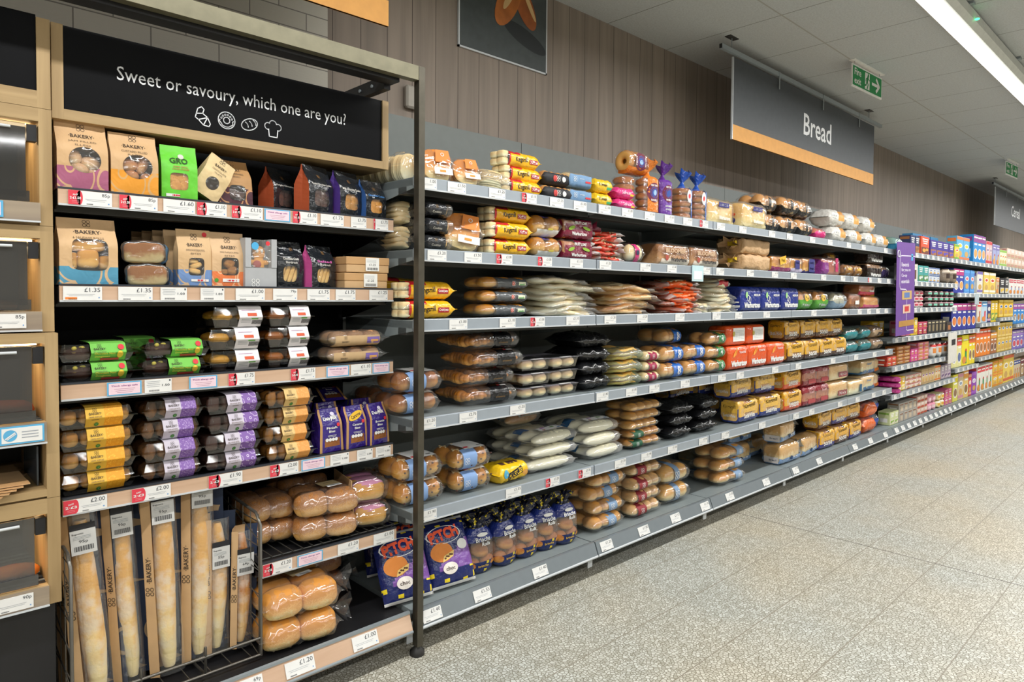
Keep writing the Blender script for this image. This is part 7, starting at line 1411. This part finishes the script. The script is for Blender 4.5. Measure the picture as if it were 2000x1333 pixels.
row(c[4], .15, 7.1, 7.3, 1, .3, .1, 'lime yellow box', ('#d6d05a', '#e8d81f', '#8a6a4a'), 0); row(c[4], .15, 7.32, 7.52, 1, .3, .1, 'beige box', ('#cdb793', '#c98a9a', '#8a9ab0'), 1); row(c[4], .15, 7.54, 7.74, 1, .32, .1, 'cream and amber box', ('#dcbb6a', '#e09a3c', '#8a6a3a'), 0); row(c[4], .15, 7.76, 7.88, 1, .26, .1, 'small red box', ('#c9403a', '#d9a08a', '#e8d8c8'), 1); row(c[4], .15, 7.9, 8.1, 1, .27, .1, 'bright purple box', ('#8a3fae', '#a05ac0', '#c9b8d9'), 1); row(c[4], .15, 8.14, 8.9, 4, .33, .1, 'white box with green stalk', ('#e2dfd6', '#d94a4a', '#2f8a4a'), 3); row(c[4], .15, 8.92, 9.5, 2, .165, .12, 'amber yellow box', ('#e6b53a', '#e0822c', '#c9c0a0'), 1, 2); row(c[4], .15, 9.52, 10.15, 2, .38, .14, 'tall yellow box with red stripe', ('#e8c95a', '#d96a3c', '#b5a070'), 1); row(c[4], .15, 10.17, 10.6, 3, .28, .1, 'blue-topped beige box', ('#c9b89a', '#3a4a8a', '#a88a5a'), 3); row(c[4], .15, 10.62, 11.9, 5, .27, .1, 'brown and maroon box', ('#9a7a5a', '#6a2a3a', '#c9a878'), 0)

# ------------------------------------------------------------------ purple shelf sign, hanging strip, small shelf cards
pu = mt('#6c4396'); sg = MB().box(-.24, .24, -.0015, .0015, -.80, 0, pu); LT = mt('#e3dcee'); st = MB(); f = plane(-.0024)
ribbon(st, [(.24, -.115), (-.13, -.115), (-.16, -.13), (-.16, -.37), (-.14, -.40), (.0, -.405), (.03, -.42), (.03, -.75), (.05, -.765), (.24, -.765)], .008, f, LT)
for i, t in enumerate(('Rewards', 'for you on', 'Co-op', 'essentials')): st.text(t, f, -.12 + txt(t, .02)[2] * .028, -.19 - i * .048, txt(t, .02)[2] * .056, .036 * min(1, txt(t, .02)[3] / .75), LT, .02)
st.shape(rect(.05, .06), lambda x, z: f(x + .16, z - .125), mt('#4aa8d9'))
pc = MB(); g = plane(-.0034)
for cz, wd_, hh, c1, c2 in ((-.455, .26, .075, '#c9a56a', '#5a78b0'), (-.575, .2, .075, '#d9b8a8', '#c9302e'), (-.70, .4, .05, '#b5853c', '#b5853c')):
    pc.shape(rect(wd_, hh), lambda x, z, cz=cz: g(x + .03, z + cz), mt(c1)); pc.shape(rect(wd_ * .55, hh * .6), lambda x, z, cz=cz: (x + .03, -.0042, z + cz), mt(c2))
ring_ = MB().torus((-.2, -.004, -.10), .028, .004, mt('#d9dbe0'), 18, 6, 1, 'y')
put([('board', sg.mesh(), None), ('lettering', st.mesh(), None), ('product_pictures', pc.mesh(), None), ('hanging_ring', ring_.mesh(), None)], 'shelf_sign', 'tall purple rewards sign hanging on shelf edges before the biscuits', 'sign', TR(5.135, -.012, 1.758, 0, -.028, 0))
hb = MB().box(-.15, .15, -.004, .004, -.31, 0, mt('#d9d6cf')); hb.box(-.05, .09, -.0055, -.0041, -.13, -.07, INK)
put([('panel', hb.mesh(), None)], 'shelf_banner', 'white hanging banner with black mark between biscuit and cereal bays', 'sign', TR(6.72, -.0, .925, 0, -.04, 0))
tl = MB().box(-.055, .055, -.004, 0, -.085, .0, mt('#b9d6dc')); tl.box(-.04, .04, -.0052, -.0041, -.075, -.03, mt('#e3e8e8'))
tag(obj('shelf_card', tl), 'pale teal card hanging from the second bread shelf edge below bloomers', 'card').matrix_world = TR(1.84, .026, 1.444)
t2 = MB().box(-.09, .09, -.004, 0, -.12, 0, mt('#aebcc4'))
tag(obj('shelf_card', t2), 'grey-blue card hanging from the second cereal shelf edge', 'card').matrix_world = TR(7.78, .026, 1.33)

# ------------------------------------------------------------------ price tickets in the shelf strips
TW = mt('#e2e2e0'); TR_ = mt('#d83a4a'); TINK = mt('#3a3c44'); TG = mt('#9aa0a8'); TBL = mt('#58a9d4'); TPK = mt('#e8cdd8'); TPU = mt('#8a3a8a'); TOR = mt('#e8853c')
@spec
def ticket(kind, price, w_, h, red=0.0, offer=''):
    m = MB().box(-w_ / 2, w_ / 2, -.0008, .0008, -h / 2, h / 2, TW); f = plane(-.0012); g = plane(-.0016)
    R = lambda x, z, ww, hh, mm, fn=f: m.shape(rect(ww, hh, 1, 1), lambda a, b: fn(a + x, b + z), mm)
    if kind == 'allergy':
        R(0, 0, w_ * .99, h * .98, TBL); R(0, 0, w_ * .9, h * .82, TPK, g); m.text('Think allergy safe', plane(-.002), 0, h * .2, w_ * .76, h * .15, TPU, .01)
        for q in range(3): R(0, -h * (.02 + .13 * q), w_ * (.6 - .08 * q), h * .025, mt('#b58aa0'), plane(-.002))
        return [('price_ticket', m.mesh(), None)]
    x0 = -w_ / 2
    if red:
        R(x0 + red * w_ * .42, 0, red * w_ * .84, h * .99, TR_); m.shape(ell(red * w_ * .22, h * .495, 16), lambda a, b: f(a + x0 + red * w_ * .8, b), TR_)
        m.text('ANY', g, x0 + red * w_ * .5, h * .2, red * w_ * .4, h * .12, TW, .03, .1); m.text(offer, g, x0 + red * w_ * .5, -h * .03, red * w_ * .78, h * .19, TW, .03)
        for q in range(2): R(x0 + red * w_ * .5, -h * (.24 + .1 * q), red * w_ * .5, h * .03, mt('#e88a94'), g)
    cx = red * w_ / 2; ww = w_ * (1 - red)
    pw = min(ww * .5, h * .32 * txt(price, 0)[2] / max(.3, txt(price, 0)[3]))
    if kind == 'small':
        m.text(price, f, cx + ww * .28, h * .02, ww * .28, h * .17, TINK, .012)
        for q in range(4): R(cx - ww * .18, h * (.34 - .13 * q), ww * (.5 - .06 * (q % 2)), h * .025, TG)
        for q in range(14): R(cx - ww * .34 + q * ww * .028, -h * .36, ww * .013, h * .13, TINK)
        R(w_ * .43, h * .36, w_ * .05, h * .14, TINK)
    else:
        m.text(price, f, w_ / 2 - pw / 2 - w_ * .05, h * .26, pw, h * .3, TINK, .0)
        for q in range(2): R(cx - ww * .05, -h * (.06 + .1 * q), ww * (.72 - .1 * q), h * .02, TG)
        for q in range(12): R(cx - ww * .36 + q * ww * .018, -h * .4, ww * .01, h * .08, TINK)
        R(w_ * .42, -h * .3, w_ * .035, h * .09, mt('#6a9ad0'))
        if kind == 'orange': R(x0 + w_ * .2, -h * .34, w_ * .3, h * .16, TOR)
    return [('price_ticket', m.mesh(), None)]
def tick(x, zt, y, label, kind='n', price='', w_=.09, h=.036, red=0, offer='', tilt=0.0, group=None):
    put(ticket(kind, price, w_, h, red, offer), 'price_ticket', label, 'price ticket', TR(x, y, zt - h / 2 - .001, tilt), group)
# bakery strips: (price, kind, centre X, width, red share, offer)
BT = [
    [('85p', 'n', -.955, .10, .32, '2·£1.50'), ('85p', 'n', -.84, .095, .3, '2·£1.50'), ('£1.60', 'n', -.735, .085, 0, ''), ('£1.10', 'n', -.645, .085, .32, '2·£1.75'), ('£1.10', 'n', -.54, .095, .3, '2·£1.75'), ('', 'allergy', -.445, .085, 0, ''), ('£1.10', 'n', -.352, .085, .3, '2·£1.75'), ('£1.75', 'n', -.255, .085, 0, ''), ('£1.75', 'n', -.155, .06, 0, ''), ('£1.75', 'n', -.066, .06, .12, '')],
    [('£1.35', 'orange', -.975, .088, 0, ''), ('£1.35', 'n', -.85, .085, 0, ''), ('1.00', 'small', -.752, .07, 0, ''), ('1.00', 'small', -.645, .068, 0, ''), ('£1.00', 'n', -.532, .09, 0, ''), ('79p', 'n', -.42, .08, 0, ''), ('£1.75', 'n', -.305, .08, 0, ''), ('£1.75', 'n', -.205, .075, 0, ''), ('£1.25', 'n', -.075, .075, 0, '')],
    [('', 'allergy', -.88, .085, 0, ''), ('1.50', 'small', -.795, .07, 0, ''), ('', 'allergy', -.673, .08, 0, ''), ('£1.75', 'n', -.56, .08, .32, '2·£2.50'), ('£1.75', 'n', -.36, .085, .32, '2·£2.50'), ('', 'allergy', -.235, .085, 0, ''), ('£1.10', 'n', -.145, .08, 0, ''), ('', 'allergy', -.065, .07, 0, '')],
    [('£2.00', 'n', -.975, .10, .34, '2·£3'), ('£2.00', 'n', -.815, .10, .34, '2·£3'), ('£1.90', 'n', -.61, .10, .34, '2·£3'), ('£2.00', 'n', -.425, .095, .34, '2·£3'), ('', 'allergy', -.325, .085, 0, ''), ('1.00', 'small', -.228, .07, 0, ''), ('1.00', 'small', -.13, .062, 0, ''), ('1.00', 'small', -.055, .062, 0, '')]]
for j, (rowt, z) in enumerate(zip(BT, BAKZ)):
    for i, (p, k, x, w_, r, o) in enumerate(rowt):
        what = 'blue-bordered allergy card' if k == 'allergy' else f'{p} price ticket' + (' with red offer' if r > .2 else '')
        tick(x, z, .1355, f'{what}, {ORD[i]} from left on the {BKN[j]} bakery shelf strip', k, p, w_, .037, r, o, 0, 'bakery price tickets')
for i, (p, k, x, w_, r, o) in enumerate([('£1.20', 'n', -.46, .095, .34, '2·£2'), ('', 'allergy', -.35, .09, 0, ''), ('£1.20', 'n', -.21, .08, 0, ''), ('£1.00', 'n', -.068, .085, 0, '')]):
    tick(x, .433, .1095, f'{"allergy card" if k == "allergy" else p + " price ticket"}, {ORD[i]} from left on the short wire rack shelf strip', k, p, w_, .037, r, o, 0, 'bakery price tickets')
bt = -math.atan2(.022, .05)
for i, (p, x) in enumerate((('69p', -.60), ('£1.20', -.435), ('£1.00', -.205))):
    put(ticket('n', p, .095, .044), 'price_ticket', f'{p} price ticket on the black base shelf strip of the bakery', 'price ticket', TR(x, .0085, .127, bt), 'bakery price tickets')
for z, p, y in ((1.205, '85p', .136), (.513, '90p', .094)):
    put(ticket('n', p, .075, .036), 'price_ticket', f'{p} price ticket on a pastry cabinet ledge at left edge', 'price ticket', TR(-1.135, y, z), 'cabinet price tickets')
bs_ = MB().box(-.045, .045, -.001, .001, -.022, .022, TBL).box(-.041, .041, -.0016, -.001, -.018, .018, TW); f = plane(-.002)
bs_.shape(ell(.014, .014), lambda x, z: f(x - .024, z), TBL); ribbon(bs_, [(-.033, -.007), (-.015, .006)], .003, plane(-.0026), TW); ribbon(bs_, [(-.03, -.009), (-.013, .003)], .002, plane(-.0026), TW)
for q in range(3): bs_.shape(rect(.034, .0022, 1, 1), lambda x, z, q=q: f(x + .016, z + .007 - q * .007), TG)
tag(obj('tongs_notice', bs_), 'blue and white tongs notice on the third pastry cabinet ledge', 'notice').matrix_world = TR(-1.115, .094, .928)
c2 = MB().box(-.045, .045, -.001, .001, -.02, .02, TBL).box(-.04, .04, -.0016, -.001, -.016, .016, TPK)
tag(obj('allergy_card', c2), 'blue bordered card cut by the left edge, uppermost pastry cabinet ledge', 'notice').matrix_world = TR(-1.185, .136, 1.48)
# bread strips
NT = [[(.055, '1.00'), (.19, '£1.50'), (.39, '£1.25'), (.565, '£1.10', 1), (.73, '£1.25'), (.88, '£1.00'), (1.05, '£1.00'), (1.22, '£1.00'), (1.40, '£1.60'), (1.57, '£1.60'), (1.74, '£1.60'), (1.90, '£1.25', 1), (2.08, '£1.35'), (2.33, '£1.35'), (2.7, '£1.00'), (2.95, '£1.00'), (3.3, '£1.00'), (3.6, '£1.10'), (3.95, '£1.10'), (4.25, '£1.10'), (4.75, '£1.20')],
      [(.10, '£1.20'), (.27, '£1.50'), (.43, '£1.00', 1), (.66, '£1.00', 1), (.86, '£1.10'), (1.06, '£1.25'), (1.37, '£1.40'), (1.60, '£1.40'), (1.93, '£1.40'), (2.08, '£1.20'), (2.43, '£2.00'), (2.75, '£1.10'), (3.02, '£1.15'), (3.5, '£1.10'), (3.85, '£1.20'), (4.1, '£1.25'), (4.4, '£1.10', 1), (4.62, '£1.20'), (4.84, '£1.25')],
      [(.2, '£1.00'), (.45, '£1.10'), (.62, '£1.00', 1), (.84, '£1.10'), (1.1, '£1.20'), (1.35, '£1.20'), (1.68, '£1.30'), (2.05, '£1.10'), (2.3, '£1.10'), (2.65, '£1.15'), (3.35, '£1.20'), (3.9, '£1.10'), (4.2, '£1.20'), (4.4, '£1.10'), (4.6, '£1.30'), (4.8, '£1.20')],
      [(.055, '£1.20'), (.25, '£2.70'), (.51, '£1.35'), (1.05, '£1.40'), (1.27, '£1.00'), (1.46, '£1.10'), (1.74, '£1.05'), (2.12, '£1.10'), (2.33, '£1.15'), (2.78, '£1.15'), (3.12, '£1.10'), (3.7, '£1.05'), (4.15, '£1.20'), (4.55, '£1.10'), (4.85, '£1.20')],
      [(.06, '£1.90'), (.49, '£1.55'), (.72, '£1.20', 1), (.93, '£1.30', 1), (1.19, '£1.50'), (1.4, '£1.40'), (1.63, '£1.20'), (1.93, '£1.40'), (2.17, '£1.00'), (2.62, '£1.10'), (3.1, '£1.15'), (3.35, '£1.10'), (3.85, '£1.20'), (4.2, '£1.10'), (4.55, '£1.25'), (4.8, '£1.10')]]
for j, (rw, z) in enumerate(zip(NT, BREADZ)):
    for i, t in enumerate(rw):
        r = .33 if len(t) > 2 else 0
        k = ORD[i] if i < 12 else ('thirteenth fourteenth fifteenth sixteenth seventeenth eighteenth nineteenth twentieth twenty-first'.split()[i - 12])
        tick(t[0], z, .0275, f'{k} price ticket from the post on the {SHN[j]} bread shelf strip' + (', red offer end' if r else ''), 'n', t[1], .085, .036, r, '2·£2', 0, f'price tickets on the {SHN[j]} bread shelf')
for i, (x, p) in enumerate(((.07, '£1.40'), (.31, '£1.55'), (.63, '£1.40'), (1.07, '£1.20'), (1.36, '£1.00'), (1.64, '£1.15'), (1.93, '£1.10'), (2.2, '£1.30'), (2.65, '£1.10'), (3.07, '£1.05'), (3.45, '£1.10'), (4.12, '£1.10'), (4.45, '£1.15'), (4.8, '£1.20'))):
    k = ORD[i] if i < 12 else ('thirteenth', 'fourteenth')[i - 12]
    put(ticket('n', p, .085, .042), 'price_ticket', f'{k} price ticket from the post on the bottom bread shelf strip', 'price ticket', TR(x, .0085, .127, bt), 'price tickets on the bottom bread shelf')
for k, (zl, nm, x0) in enumerate([(BISZ, 'biscuit', 5.0), (CERZ[0], 'cereal', 7.0), (CERZ[1], 'cereal', 8.0), (CERZ[2], 'cereal', 9.0), (CERZ[3], 'cereal', 10.0)]):
    for j, z in enumerate(zl):
        n = 12 if nm == 'biscuit' else 5; st_ = (2.0 if nm == 'biscuit' else 1.0) / n
        for i in range(n):
            nth = i + (0 if nm == 'biscuit' else (k - 1) * 5)
            kk = (ORD + 'thirteenth fourteenth fifteenth sixteenth seventeenth eighteenth nineteenth twentieth'.split())[nth]
            tick(x0 + st_ * (i + .5), z, .0275, f'{kk} price ticket from left on the {ORD[j]} {nm} shelf strip down', 'n', '£1.50', .075, .036, 0, '', 0, f'{nm} price tickets')
for nm, x0, n in (('biscuit', 5.0, 12), ('cereal', 7.0, 18)):
    for i in range(n):
        kk = (ORD + 'thirteenth fourteenth fifteenth sixteenth seventeenth eighteenth'.split())[i]
        put(ticket('n', '£1.50', .085, .042), 'price_ticket', f'{kk} price ticket from left on the bottom {nm} shelf strip', 'price ticket', TR(x0 + (2.0 if nm == 'biscuit' else 4.2) / n * (i + .5), .0085, .127, bt), f'{nm} price tickets')
